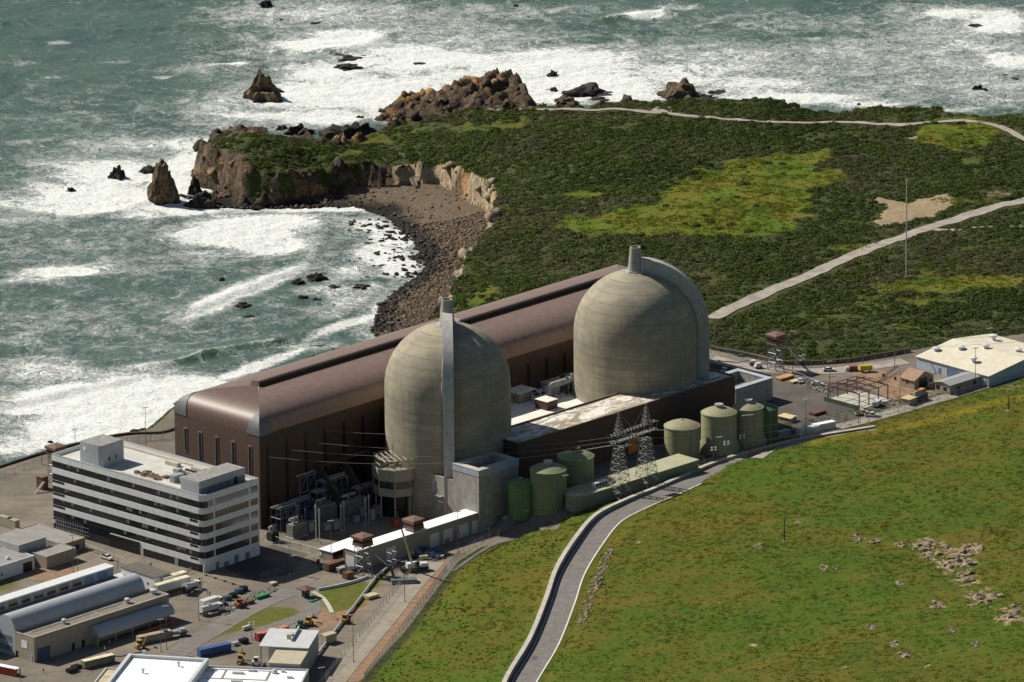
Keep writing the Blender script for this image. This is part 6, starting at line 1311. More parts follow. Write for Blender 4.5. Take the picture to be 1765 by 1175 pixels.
t = at('yellow_tank', 'bright yellow horizontal tank on the far edge of the right yard', 'tank', 1482, 641, 10); b = MB(); b.tube([(0, 0, 1.5), (.2, 0, 1.5), (4.4, 0, 1.5), (4.6, 0, 1.5)], 1.1, 14); b.build('shell', mat('bright_yellow_paint', (.55, .42, .02), .4), t, smooth='auto'); b = MB(); b.box(.8, 1.1, -.8, .8, 0, .9); b.box(3.5, 3.8, -.8, .8, 0, .9); b.each('saddle', DARK, t)
t = at('generator_set', 'red and white pump set on a skid left of the yellow tank', 'pump', 1465, 640, 10); b = MB(); b.box(0, 3, 0, 1.4, .3, 1.8); b.build('casing', REDP, t); b = MB(); b.box(-1.6, -.2, 0, 1.3, .2, 1.6); b.build('control_box', WH, t); b = MB(); b.box(-1.8, 3.2, -.2, 1.6, 0, .197); b.build('skid', DARK, t)
# mobile crane
t = at('mobile_crane', 'white truck crane with a long tilted lattice boom in front of the garage row', 'crane', 700, 986, 18); b = MB(); b.box(-2, 8, -1.25, 1.25, .7, 1.5); b.build('carrier', DARK, t); b = MB(); b.box(.2, 4.2, -1.3, 1.3, 1.503, 3.2); b.build('turret', WH, t); b = MB(); b.box(3, 4.6, -1.35, -.2, 1.6, 3.4); b.build('cab', GLASS, t)
b = MB(); b.box(5.2, 7.8, -1.2, 1.2, 1.503, 2.8); b.build('driver_cab', WH, t); wheels(t, (-1.2, .2, 4.6, 6.2), 1.1, 1.15); b = MB()
for x in (-1.4, 6.8): b.box(x, x+.4, -3.2, 3.2, .5, .8)
b.each('outrigger', DARK, t)
tipw = pxz(681.5, 876, 26); cz = t.location
tip = P(681.5, 876, cz.z+25); d = Vector(tip)-cz; ang = t.rotation_euler.z; dl = Vector((d.x*cos(-ang)-d.y*sin(-ang), d.x*sin(-ang)+d.y*cos(-ang), d.z)); p0 = Vector((2.2, 0, 2.8))
b = MB(); b.tube([p0, p0.lerp(dl, .52)], .5, 4, .42); b.build('boom', mat('cream_boom', (.55, .48, .34), .5), t); b = MB(); b.tube([p0.lerp(dl, .5), dl], .36, 4, .22); b.build('boom_extension', mat('dark_boom', (.05, .05, .055), .5), t); b = MB(); b.lathe([(.5, 0), (.5, .5)], (dl.x, dl.y), 8, z=dl.z-.3); b.build('boom_head', DARK, t)
for lb, pts in (('blue crane boom section lying across the yard behind the crane', [(683, 957), (700, 950), (730, 951), (762, 957)]), ('short blue boom section lying at the corner of the yard', [(742, 966), (765, 958)])):
    q = [PG(*p)+Vector((0, 0, 1.1)) for p in pts]; t = thing('boom_section', lb, 'crane boom', q[0], 0); b = MB()
    for dy in (-.6, .6):
        for dz in (-.5, .5): b.tube([p-q[0]+Vector((0, dy, dz)) for p in q], .17, 5)
    for i in range(len(q)-1):
        n = int((q[i+1]-q[i]).length/1.3)+1
        for k in range(n): a, c = q[i].lerp(q[i+1], k/n)-q[0], q[i].lerp(q[i+1], (k+1)/n)-q[0]; b.bar(a+Vector((0, -.6, -.5)), c+Vector((0, -.6, .5)), .1); b.bar(a+Vector((0, .6, .5)), c+Vector((0, .6, -.5)), .1); b.bar(a+Vector((0, -.6, .5)), a+Vector((0, .6, .5)), .1)
    b.build('lattice', BLU, t)
# stacks of pipes and blocks
t = at('pipe_stack', 'stack of galvanised pipes on the service road below the crane', 'pipe stack', 675, 1008, 5); b = MB()
for r_ in range(3):
    for k in range(8-r_): b.tube([(0, k*.55+r_*.27, .3+r_*.46), (9, k*.55+r_*.27, .3+r_*.46)], .25, 7)
for k, q in enumerate(b.pieces()): q.build('pipe', GALV, t)
P_ = at('long_pipe', 'long pale pipe laid down the slope beside the service road', 'pipe', 545, 1134, 0); q = [PG(*p)+Vector((0, 0, .8)) for p in ((545, 1134), (580, 1087), (615, 1042), (648, 998), (672, 978), (690, 968))]; b = MB(); b.tube([p-P_.location for p in q], .45, 8); b.build('pipe', TRIMG, P_)
b = MB()
for i in range(len(q)-1):
    for k in range(3): p = q[i].lerp(q[i+1], k/3)-P_.location; b.box(p.x-.7, p.x+.7, p.y-.2, p.y+.2, p.z-1.1, p.z-.45)
b.each('sleeper', RUST, P_)

# ---- lamp posts
def lamp(label, x, y0, y1, heads=1, zb=None, rust=True):
    p = PG(x, y0) if zb is None else Vector(P(x, y0, zb)); h = max(4, hgt(x, y0, y1, p.z)); t = thing('lamp_post', label, 'lamp post', p, R(20), 'lamp posts round the plant')
    b = MB(); b.tube([(0, 0, -.3), (0, 0, h*.5), (0, 0, h)], .13, 6, .075); b.build('pole', mat('rust_brown_pole', (.15, .105, .075), .6, .15, 1) if rust else GALV, t)
    b = MB(); b.lathe([(.3, 0), (.3, .4), (.2, .6)], n=8); b.build('base', CONCL, t)
    if heads == 1: b = MB(); b.box(-1.1, 1.1, -.25, .25, h, h+.22); b.build('lamp_head', mat('grey_lamp', (.3, .3, .3), .4), t)
    else:
        b = MB(); b.bar((-.75, 0, h-.3), (.75, 0, h-.3), .06); b.bar((-.75, 0, h-1.2), (.75, 0, h-1.2), .06); b.build('arm', GALV, t)
        b = MB()
        for x_ in (-.75, .75):
            for z in (h-.3, h-1.2): b.box(x_-.3, x_+.3, -.28, -.06, z-.25, z+.25)
        b.each('floodlight', mat('white_panel', (.8, .8, .78)), t)
    return t
LP = [(252, 778, 703, 1, 'tall lamp post on the shore road beyond the white office'), (129.5, 762, 740, 1, 'short lamp post on the shore road left of the tall one'), (126.5, 992, 922, 1, 'lamp post before the flat roofed block by the office'), (134, 990, 962, 1, 'short thin lamp post beside the one before the flat roofed block'), (343, 1069, 1016, 1, 'lamp post beside the white tank truck'), (287, 1119, 1045, 1, 'taller of two lamp posts below the workshop canopy'), (277.5, 1123, 1068, 1, 'shorter of two lamp posts below the workshop canopy'), (571, 968, 898, 1, 'lamp post in front of the open white roofed shed'), (499, 990, 940, 1, 'left post of the pair at the chain fence below the transformers'), (507, 990, 958, 1, 'right shorter post of the pair at the chain fence below the transformers'), (789.5, 954, 882, 1, 'lamp post in front of the right end of the garage row'), (697.7, 1037, 968, 1, 'lamp post on the service road below the crane'), (609.4, 1141, 1060, 1, 'lamp post on the brown earth strip of the service road'), (555, 1195, 1151, 1, 'lamp post at the bottom edge beside the stepped roof building'), (931, 886, 825, 1, 'lamp post in front of the second green tank'), (975, 880, 821, 1, 'rusty lamp post between the green tanks and the sage building'), (908, 910, 881, 1, 'short lamp post at the ramp below the bright green tank'),
      (1366.6, 640, 571, 1, 'lamp post beside the steel stair tower'), (1430, 669, 623, 1, 'lamp post behind the rusty steel frame'), (1389, 752, 689, 1, 'lamp post by the white containers below the olive tanks'), (1542, 633, 560, 1, 'tall thin post at the far edge of the right yard'), (1551, 702, 643, 1, 'post beside the narrow tan hut'), (1681, 668, 600, 1, 'lamp post in front of the cream roofed warehouse'), (1706, 606, 566, 1, 'post behind the cream roofed warehouse'), (1284, 788, 717, 1, 'left of two tall lamp posts before the flared olive tanks'), (1294, 783, 716, 1, 'right of two tall lamp posts before the flared olive tanks'), (1230, 800, 770, 4, 'low floodlight mast before the left side of the widest tank'), (1240, 797, 754, 1, 'thin bare post before the middle of the widest tank'), (1252, 793, 760, 4, 'slim floodlight mast before the right side of the widest tank'), (1279, 778, 749, 4, 'short floodlight mast between the two flared olive tanks'), (1480, 735, 699, 1, 'post below the tan pickup'), (434, 1103, 1071, 4, 'floodlight mast on the green verge by the red container'), (36, 1178, 1152, 4, 'floodlight mast at the lower left corner'), (72, 800, 775, 1, 'thin post at the shore by the brown tower cabin'), (674, 606, 556, 1, 'thin mast on the shore behind the brown hall')]
for x, y0, y1, hd, lb in LP: lamp(lb, x, y0, y1, hd)
def pole(label, x, y0, y1, r, m, cross=0, name='utility_pole'):
    p = PG(x, y0); h = hgt(x, y0, y1, p.z); t = thing(name, label, 'pole', p); b = MB(); b.tube([(0, 0, -.5), (0, 0, h)], r, 7, r*.7); b.build('pole', m, t)
    b = MB(); b.lathe([(r*3, 0), (r*3, .25)], n=8); b.build('base', CONCL, t)
    if cross: b = MB(); b.bar((-cross, 0, h-.5), (cross, 0, h-.5), .09); b.build('crossarm', m, t)
pole('very tall pale mast standing alone in the scrub', 1562, 478, 308, .3, mat('pale_mast', (.5, .5, .46), .5), 0, 'mast')
WOODP = mat('dark_wood', (.035, .03, .025), .9)
pole('dark wooden pole standing alone on the green slope', 1352, 934, 893, .2, WOODP); pole('dark wooden pole with short crossarm by the yellow flowers', 1738, 708, 683, .2, WOODP, .8); pole('small post at the lower road edge', 969, 1150, 1123, .12, WOODP); pole('thin dark post on the left part of the slope', 690, 1165, 1140, .1, WOODP)

# ---- people
def person_mesh(name, step, armup, shirt, legm, hat):
    v = [(0, 0, .92), (.0, 0, 1.12), (0, 0, 1.38), (0, 0, 1.5), (0, .01, 1.6), (0, .02, 1.72),
         (.1, 0, .88), (.12, step*.5, .48), (.12, step*.35-.05, .08), (.12, step*.35+.12, .03), (-.1, 0, .88), (-.12, -step*.4, .48), (-.12, -step*.6, .09), (-.12, -step*.6+.16, .03),
         (.2, 0, 1.4), (.26, -step*.3, 1.13), (.25, armup*.25-step*.2, .9), (.25, armup*.3-step*.2+.02, .8), (-.2, 0, 1.4), (-.26, step*.3, 1.13), (-.25, step*.35, .9), (-.25, step*.37, .8)]
    e = [(0, 1), (1, 2), (2, 3), (3, 4), (4, 5), (0, 6), (6, 7), (7, 8), (8, 9), (0, 10), (10, 11), (11, 12), (12, 13), (2, 14), (14, 15), (15, 16), (16, 17), (2, 18), (18, 19), (19, 20), (20, 21)]
    rad = [.15, .14, .17, .06, .09, .1, .1, .07, .05, .05, .1, .07, .05, .05, .07, .05, .04, .045, .07, .05, .04, .045]
    me = bpy.data.meshes.new(name); me.from_pydata(v, e, []); o = bpy.data.objects.new(name, me); COL.objects.link(o)
    md = o.modifiers.new('skin', 'SKIN'); 
    for i, r_ in enumerate(rad): me.skin_vertices[0].data[i].radius = (r_*1.12, r_) 
    me.skin_vertices[0].data[0].use_root = True
    o.modifiers.new('sub', 'SUBSURF').levels = 1
    dg = bpy.context.evaluated_depsgraph_get(); m2 = bpy.data.meshes.new_from_object(o.evaluated_get(dg)); bpy.data.objects.remove(o)
    m2.materials.clear()
    for m in (mat('skin', (.38, .24, .17), .6), shirt, legm): m2.materials.append(m)
    for p in m2.polygons:
        z = p.center.z; x = abs(p.center.x); p.material_index = 0 if z > 1.5 or (x > .19 and z < .9 and z > .7) else 1 if z > .93 or x > .21 else 2
    m2.shade_smooth(); hb = MB(); hb.lathe([(.17, 1.74), (.17, 1.76), (.13, 1.78), (.11, 1.86), (.04, 1.9)], (0, .03), 10); return m2, hb.mesh('hard_hat', hat)
HV = mat('lime_safety_vest', (.45, .55, .05), .8); OV = mat('orange_safety_vest', (.65, .15, .03), .8); DK = mat('dark_clothes', (.03, .035, .05), .9); WS = mat('white_shirt', (.6, .6, .58), .9); HATW = mat('white_hard_hat', (.7, .7, .66), .4)
PMS = [person_mesh('person_walking', .5, .3, HV, DK, HATW), person_mesh('person_standing', .08, .6, DK, DK, HATW), person_mesh('person_orange', .25, .8, OV, DK, HATW), person_mesh('person_white', .4, .2, WS, DK, HATW)]
PE = [(257, 976, 0, 'left walker in a lime vest below the office front'), (260.5, 977, 1, 'dark clothed walker right beside the lime vest below the office front'), (324, 989, 1, 'dark clothed walker near the office ground floor door'), (328, 988, 3, 'walker in a white shirt beside the dark clothed one near the office door'), (344, 1003, 1, 'left of two dark figures standing right of the cream trailer'), (347.5, 1002, 0, 'lime vested figure in the pair standing right of the cream trailer'), (357, 1026, 1, 'left of two dark figures by the lamp post at the trucks'), (361.5, 1027, 1, 'right of two dark figures by the lamp post at the trucks'), (295, 1052, 1, 'lone dark figure near the workshop corner'), (189, 1113, 3, 'white shirted worker in the shadow under the workshop canopy'), (181, 1124, 3, 'white shirted worker walking toward the olive container'), (75, 1160, 1, 'lone figure beside a cart in the lower left yard'), (582, 1072, 2, 'worker in orange beside the yellow loader'), (594, 1063, 1, 'dark clothed worker near the long pipe'), (677, 985, 2, 'worker in orange standing left of the crane'), (770, 938, 2, 'worker in orange by the ramp below the garage row'), (1541, 680, 2, 'worker in orange walking on the earth bank of the right yard'), (1373, 633, 2, 'worker in orange vest beside the steel stair tower')]
for x, y, k, lb in PE:
    o = bpy.data.objects.new('person', PMS[k][0]); COL.objects.link(o); o.location = PG(x, y)+Vector((0, 0, .12)); o.rotation_euler = (0, 0, rng.uniform(0, 6.3)); tag(o, lb, 'person', 'people at work on the site'); h_ = bpy.data.objects.new('hard_hat', PMS[k][1]); COL.objects.link(h_); h_.parent = o

# ---- fences
def fence(label, pts, hh=2.6, step=4., m=GALV, mesh=True):
    q = resample(polyg(pts)[:, :2], step); z = gh(q[:, 0], q[:, 1]); o = np.array([q[0, 0], q[0, 1], z[0]]); t = thing('chain_link_fence', label, 'fence', o)
    pb = MB(); pb.bar((0, 0, -.3), (0, 0, hh+.3), .06); pm = pb.mesh('post', m)
    for i in range(len(q)):
        if i >= 98: break
        c = bpy.data.objects.new('post', pm); COL.objects.link(c); c.parent = t; c.location = (q[i, 0]-o[0], q[i, 1]-o[1], z[i]-o[2])
    b = MB(); f = lambda i, k: Vector((q[i, 0]-o[0], q[i, 1]-o[1], z[i]-o[2]+k))
    for i in range(min(len(q), 98)-1):
        a, c = f(i, 0), f(i+1, 0); n = 10
        for k in (.1, hh): b.bar(a+Vector((0, 0, k)), c+Vector((0, 0, k)), .035)
        for k in range(n):
            b.bar(a.lerp(c, k/n)+Vector((0, 0, .1)), a.lerp(c, min(1, (k+4)/n))+Vector((0, 0, hh)), .012); b.bar(a.lerp(c, min(1, (k+4)/n))+Vector((0, 0, .1)), a.lerp(c, k/n)+Vector((0, 0, hh)), .012)
    b.build('mesh', m, t)
FE = [('chain fence along the foot of the grass slope beside the service road', [(628, 1172), (700, 1078), (770, 985), (800, 955), (860, 925), (960, 888), (1030, 862)]), ('chain fence along the outer edge of the dirt service road', [(560, 1175), (620, 1098), (690, 1012), (735, 962), (800, 932), (900, 898)]), ('chain fence in front of the tall tanks above the parapet', [(1205, 808), (1260, 790), (1330, 770), (1420, 748), (1520, 722)]), ('chain fence between the right yard road and the scrub', [(1226, 608), (1300, 622), (1360, 634), (1440, 632), (1510, 625), (1570, 612)]), ('chain fence along the front of the right hand buildings', [(1540, 716), (1620, 692), (1700, 667), (1765, 645)]), ('chain fence between the office corner and the transformer yard', [(455, 930), (500, 944), (552, 958)]), ('chain fence beside the rubble bank below the office', [(450, 1000), (480, 990), (520, 978), (560, 968)]), ('chain fence beside the flat roofed block and pickup', [(140, 945), (170, 958), (205, 972), (195, 985)]), ('chain fence along the shore road beyond the office', [(0, 826), (60, 806), (130, 785), (220, 766), (312, 752)]), ('chain fence across the right yard beside the rubble strip', [(1345, 640), (1372, 652), (1400, 664), (1428, 676)])]
for lb, pts in FE: fence(lb, pts)
# low concrete barriers and kerbs
wall_along('retaining_wall', 'pale low concrete wall edging the ramp below the green tanks', 'wall', polyg([(800, 925), (850, 905), (905, 888), (935, 880)])[:, :2], 0, .5, -1, 1.0, CONCL)
wall_along('retaining_wall', 'dark brown retaining bank wall behind the right yard road', 'wall', polyg([(1226, 603), (1300, 617), (1350, 628), (1440, 626), (1510, 618), (1570, 606)])[:, :2], 0, .6, -2, 1.6, mat('dark_brown_bank', (.07, .055, .04), .95, .3, .5))
wall_along('retaining_wall', 'curved white barrier below the guard tower', 'wall', polyg([(548, 1018), (580, 1012), (612, 1004), (634, 996)])[:, :2], 0, .4, -.3, 1.0, WHITEW)
wall_along('sea_wall', 'low dark stone wall along the shore road', 'wall', polyg([(-20, 812), (60, 786), (130, 767), (220, 749), (310, 737)])[:, :2], 0, .9, -2, .8, mat('dark_stone', (.07, .062, .052), .95, .3, .8))
t = at('entrance_stair', 'steel stair climbing the earth bank in the right yard', 'stair', 1514, 660); a_, c_ = PG(1514, 660), PG(1546, 638)+Vector((0, 0, 1.5)); d_ = c_-a_; b = MB()
for k in (-.6, .6): b.bar(Vector((k, 0, .2)), d_+Vector((k, 0, .2)), .14); b.bar(Vector((k, 0, 1.2)), d_+Vector((k, 0, 1.2)), .07)
for k in range(20): p = d_*(k/20); b.box(p.x-.7, p.x+.7, p.y-.12, p.y+.12, p.z+.2, p.z+.26)
b.build('flight', mat('dark_steel', (.06, .065, .065)), t); t.rotation_euler = (0, 0, 0); t.location = a_
t = thing('cliff_stair', 'weathered wooden stair leaning down the cove cliff to the beach', 'stair', PG(716, 315)); a_ = PG(716, 318)-Vector((0, 5, 0)); c_ = PG(693, 266)+Vector((0, -4, .8)); d_ = c_-a_; t.location = a_; b = MB(); WD = mat('weathered_wood', (.26, .23, .18), .9, .2, 1)
for k in (-.9, .9): b.bar(Vector((k, 0, .9)), d_+Vector((k, 0, .6)), .22)
b.build('stringer', WD, t); b = MB()
for k in range(34): p = d_*(k/34); b.box(p.x-.8, p.x+.8, p.y-.2, p.y+.2, p.z+.85, p.z+.95)
b.each('tread', WD, t)
t = at('guard_booth', 'dark green booth with brown canopy at the road loop', 'booth', 527, 1029); b = MB(); b.box(-1, 1, -1, 1, 0, 2.6); b.build('wall', mat('dark_green_booth', (.04, .075, .05), .6), t); b = MB(); b.box(-1.05, 1.05, -1.05, 1.05, 1.3, 2.2); b.build('window_band', GLASS, t); b = MB(); b.loft([[(-r, -r, z), (r, -r, z), (r, r, z), (-r, r, z)] for r, z in ((2.4, 2.9), (2.4, 3.2), (.6, 3.7))]); b.build('roof', BRNP, t)
# tarpaulins, pallets, crates and sundries
def crate(label, x, y, L, Wd, hh, m, az=45, name='crate', cat='crate', group=None):
    t = at(name, label, cat, x, y, az, group); b = MB(); b.box(-L/2, L/2, -Wd/2, Wd/2, .12, hh); b.build('box', m, t); f = MB(); f.box(-L/2-.05, L/2+.05, -Wd/2-.05, Wd/2+.05, hh+.003, hh+.1); f.build('lid', m, t); q = MB()
    for k in (-.4, 0, .4): q.box(-L/2, L/2, k*Wd-.06, k*Wd+.06, 0, .117)
    q.each('skid', WD, t)
CR = [('bright green sheeted bundle on the rubble bank roadside', 452, 1030, 6, 1.6, .9, GRNP), ('green sheet lying by the road loop booth', 540, 1036, 3.4, 1.2, .3, GRNP), ('green crate beside the white pipes at the concrete building', 862, 897, 2.6, 1.6, 1.2, GRNP), ('stack of white pipes wrapped at the foot of the concrete building', 846, 894, 11, 1.6, 1., WH), ('orange plastic barrier pile by the ramp', 769, 934, 2.4, 1.6, 1.4, mat('orange_plastic', (.7, .2, .03), .6)), ('dark green crate stack at the guard tower by the garage row', 745, 934, 4, 3, 3.4, mat('dark_green_sheet', (.06, .09, .05))), ('reddish brown crate on the verge below the rubble bank', 430, 1040, 3, 2, 1, RUST), ('pale tan tarpaulin bundle by the long pipe', 639, 1030, 5, 3, 1., mat('tan_tarpaulin', (.48, .4, .27), .8)), ('cream crate against the stepped roof building', 566, 1107, 5, 3, 3, mat('cream_container', (.42, .37, .25))), ('black skip in front of the olive container', 124, 1158, 4, 2, 1.2, DARK), ('grey steel box beside the dark skip', 131, 1152, 3, 2, 1, DARK), ('red oxide tank in shade behind the garage row', 681, 907, 2.4, 2, 2.4, REDP), ('tan timber stack at the steel stair tower', 1352, 652, 7, 3, .7, mat('orange_timber', (.5, .27, .1))), ('yellow timber stack at the yard edge by the stair tower', 1369, 659, 3.5, 2, .6, mat('cream_sheet_roof', (.62, .5, .26))), ('rusty scrap pile left of the roofless steel frame', 1409, 713, 6, 3, .8, RUST), ('dark machinery beside the narrow tan hut', 1583, 690, 6, 4, 2.4, DARK), ('orange bin under the rusty gable house', 1588, 676, 2.2, 1.6, 1.2, mat('orange_timber', (.5, .27, .1))), ('pale block on the rubble heap corner', 470, 1008, 2.6, 2, .8, CONCL), ('grey pallet load in the dirt yard by the guard tower', 588, 985, 3, 2, 1.4, TRIMG), ('brown shed box beside the left guard tower', 600, 996, 3.4, 2.4, 2, RUST), ('black low trailer under the left guard tower', 606, 986, 9, 3, 1.4, DARK), ('white board on the verge beside the floodlight mast', 425, 1085, 3.6, .8, 1.2, WH), ('dark cable drum row by the red container', 420, 1108, 3, 2, 1.4, DARK), ('grey equipment case left of the cable drums', 405, 1112, 2.4, 1.6, 1., TRIMG)]
for lb, x, y, L, Wd, hh, m in CR: crate(lb, x, y, L, Wd, hh, m, 45)
for k, (x, y, L) in enumerate(((10, 906, 6), (22, 910, 5))): crate(['tan site box at the left edge beside the flat roofed block', 'second tan site box right of the one at the left edge'][k], x, y, L, 2.2, 3.2, TANW, -44)
for k, (x, y) in enumerate(((362, 994), (378, 999), (394, 1004), (408, 1009))):
    t = at('barrier', 'low timber barrier laid on the paving below the office corner', 'barrier', x, y, -42, 'timber barriers below the office corner'); b = MB(); b.box(-2.6, 2.6, -.12, .12, .5, .75); b.build('rail', mat('tan_timber', (.4, .32, .2), .8), t); b = MB(); b.box(-2.2, -1.9, -.5, .5, 0, .497); b.box(1.9, 2.2, -.5, .5, 0, .497); b.each('foot', WD, t)
for i, (x, y) in enumerate(((372, 1045), (382, 1040), (392, 1034), (402, 1029), (412, 1022), (420, 1018))):
    crate('dark covered pallet in the row along the rubble bank', x, y, 2.6, 1.8, 1.3, DARK if i % 2 else mat('dark_blue_vehicle_paint', (.04, .08, .14)), 40, 'covered_pallet', 'pallet', 'dark covered pallets along the rubble bank')
for i in range(8):
    x, y = 548+i*7+rng.uniform(-2, 2), 975+rng.uniform(-6, 10)
    crate('small jumbled crate in the storage yard below the open shed', x, y, rng.uniform(1, 2.6), rng.uniform(.8, 1.8), rng.uniform(.6, 1.6), [RUST, DARK, TRIMG, CONCL][i % 4], rng.uniform(0, 90), 'crate', 'crate', 'jumbled crates in the storage yard')
for i in range(9):
    x, y = 712+i*6+rng.uniform(-2, 2), 958+rng.uniform(-4, 8)
    crate('small piece of gear heaped behind the crane', x, y, rng.uniform(1, 3), rng.uniform(.8, 1.6), rng.uniform(.5, 1.4), [WH, DARK, TRIMG, mat('cream_boom', (.55, .48, .34)), RUST][i % 5], rng.uniform(0, 90), 'gear_crate', 'crate', 'gear heaped behind the crane')
# ================================================================ ROCKS, BUSHES, OUTCROPS
def rock_mat(name, dark, mid, light, wet=0.):
    m, t, b, co = newmat(name); n1 = noise_(t, co, .35, 8, .7, .6); n2 = noise_(t, co, 1.3, 7, .7)
    c = mixc(t, ramp(t, n1, .38, .62), dark, mid); c = mixc(t, math_(t, 'MULTIPLY', ramp(t, n2, .52, .7), .7), c, light)
    if wet:
        s = t.nodes.new('ShaderNodeSeparateXYZ'); g = t.nodes.new('ShaderNodeNewGeometry'); link(t, g.outputs['Position'], s.inputs[0]); c = mixc(t, math_(t, 'SUBTRACT', 1., ramp(t, math_(t, 'ADD', s.outputs[2], math_(t, 'MULTIPLY', n1, 2.)), 1.2, wet)), c, (.014, .013, .012))
    link(t, c, b.inputs['Base Color']); b.inputs['Roughness'].default_value = .8; b.inputs['Specular IOR Level'].default_value = .25
    bn = t.nodes.new('ShaderNodeBump'); bn.inputs['Distance'].default_value = .25; link(t, n2, bn.inputs['Height']); link(t, bn.outputs[0], b.inputs['Normal']); return m
ROCKD = rock_mat('dark_wet_rock', (.012, .011, .01), (.035, .029, .023), (.09, .07, .05)); ROCKT = rock_mat('tan_sea_rock', (.04, .028, .018), (.16, .11, .06), (.3, .22, .13), 3.5); ROCKO = rock_mat('orange_cliff_rock', (.05, .034, .02), (.26, .16, .078), (.44, .28, .14), 2.5); ROCKP = rock_mat('pale_outcrop_rock', (.1, .075, .048), (.3, .24, .16), (.48, .4, .28))
def rock_geo(seed, sx_, sy_, sz_, sub=3, peak=0, rough=1.9):
    bm = bmesh.new(); bmesh.ops.create_icosphere(bm, subdivisions=sub, radius=1); o = Vector((seed*7.3, seed*3.1, seed*1.7))
    rr = np.random.default_rng(seed); PLN = [(Vector(d).normalized(), .62+.3*k_) for d, k_ in zip(rr.normal(size=(12, 3)), rr.random(12))]
    V = []
    for v in bm.verts:
        p = v.co.copy()
        for d_, off_ in PLN:
            e_ = p.dot(d_)-off_
            if e_ > 0: p -= d_*e_*.9
        p *= 1.12; n = mn.ridged_multi_fractal(p*1.1+o, .9, 2.1, 4, 1., 2.)-1.; w = mn.noise(p*2.2+o); q = mn.cell_vector(p*1.6+o+p*.3*w)
        k = 1+rough*(.16*n+.22*w+.13*(q.x-.5)); z = p.z
        if peak and z > 0: k2 = 1-peak*.55*z
        else: k2 = 1
        V.append((p.x*k*sx_*k2, p.y*k*sy_*k2, max(-.35, z*k)*sz_))
    F = [tuple(v.index for v in f.verts) for f in bm.faces]; bm.free(); return V, F
def rock(label, px, py, wpx, hpx, m, seed, depth=None, peak=.3, cat='rock', name='sea_rock', z=0., group=None, sub=4, rot=0.):
    c = P(px, py, z); s = np.linalg.norm(c-CAM)/FPX; sx_ = wpx*s/2; sy_ = depth or sx_*.8; c = c+np.array([0, sy_*.5, 0]); hz = max(1., hpx*s/.958-sy_*.28)
    V, F = rock_geo(seed, sx_, sy_, hz, sub, peak); b = MB(); b.add(V, F); o = b.build(name, m); o.location = (c[0], c[1], z-.2); o.rotation_euler = (0, 0, rot); o.data.shade_smooth(); o.data.set_sharp_from_angle(angle=R(28)); return tag(o, label, cat, group)
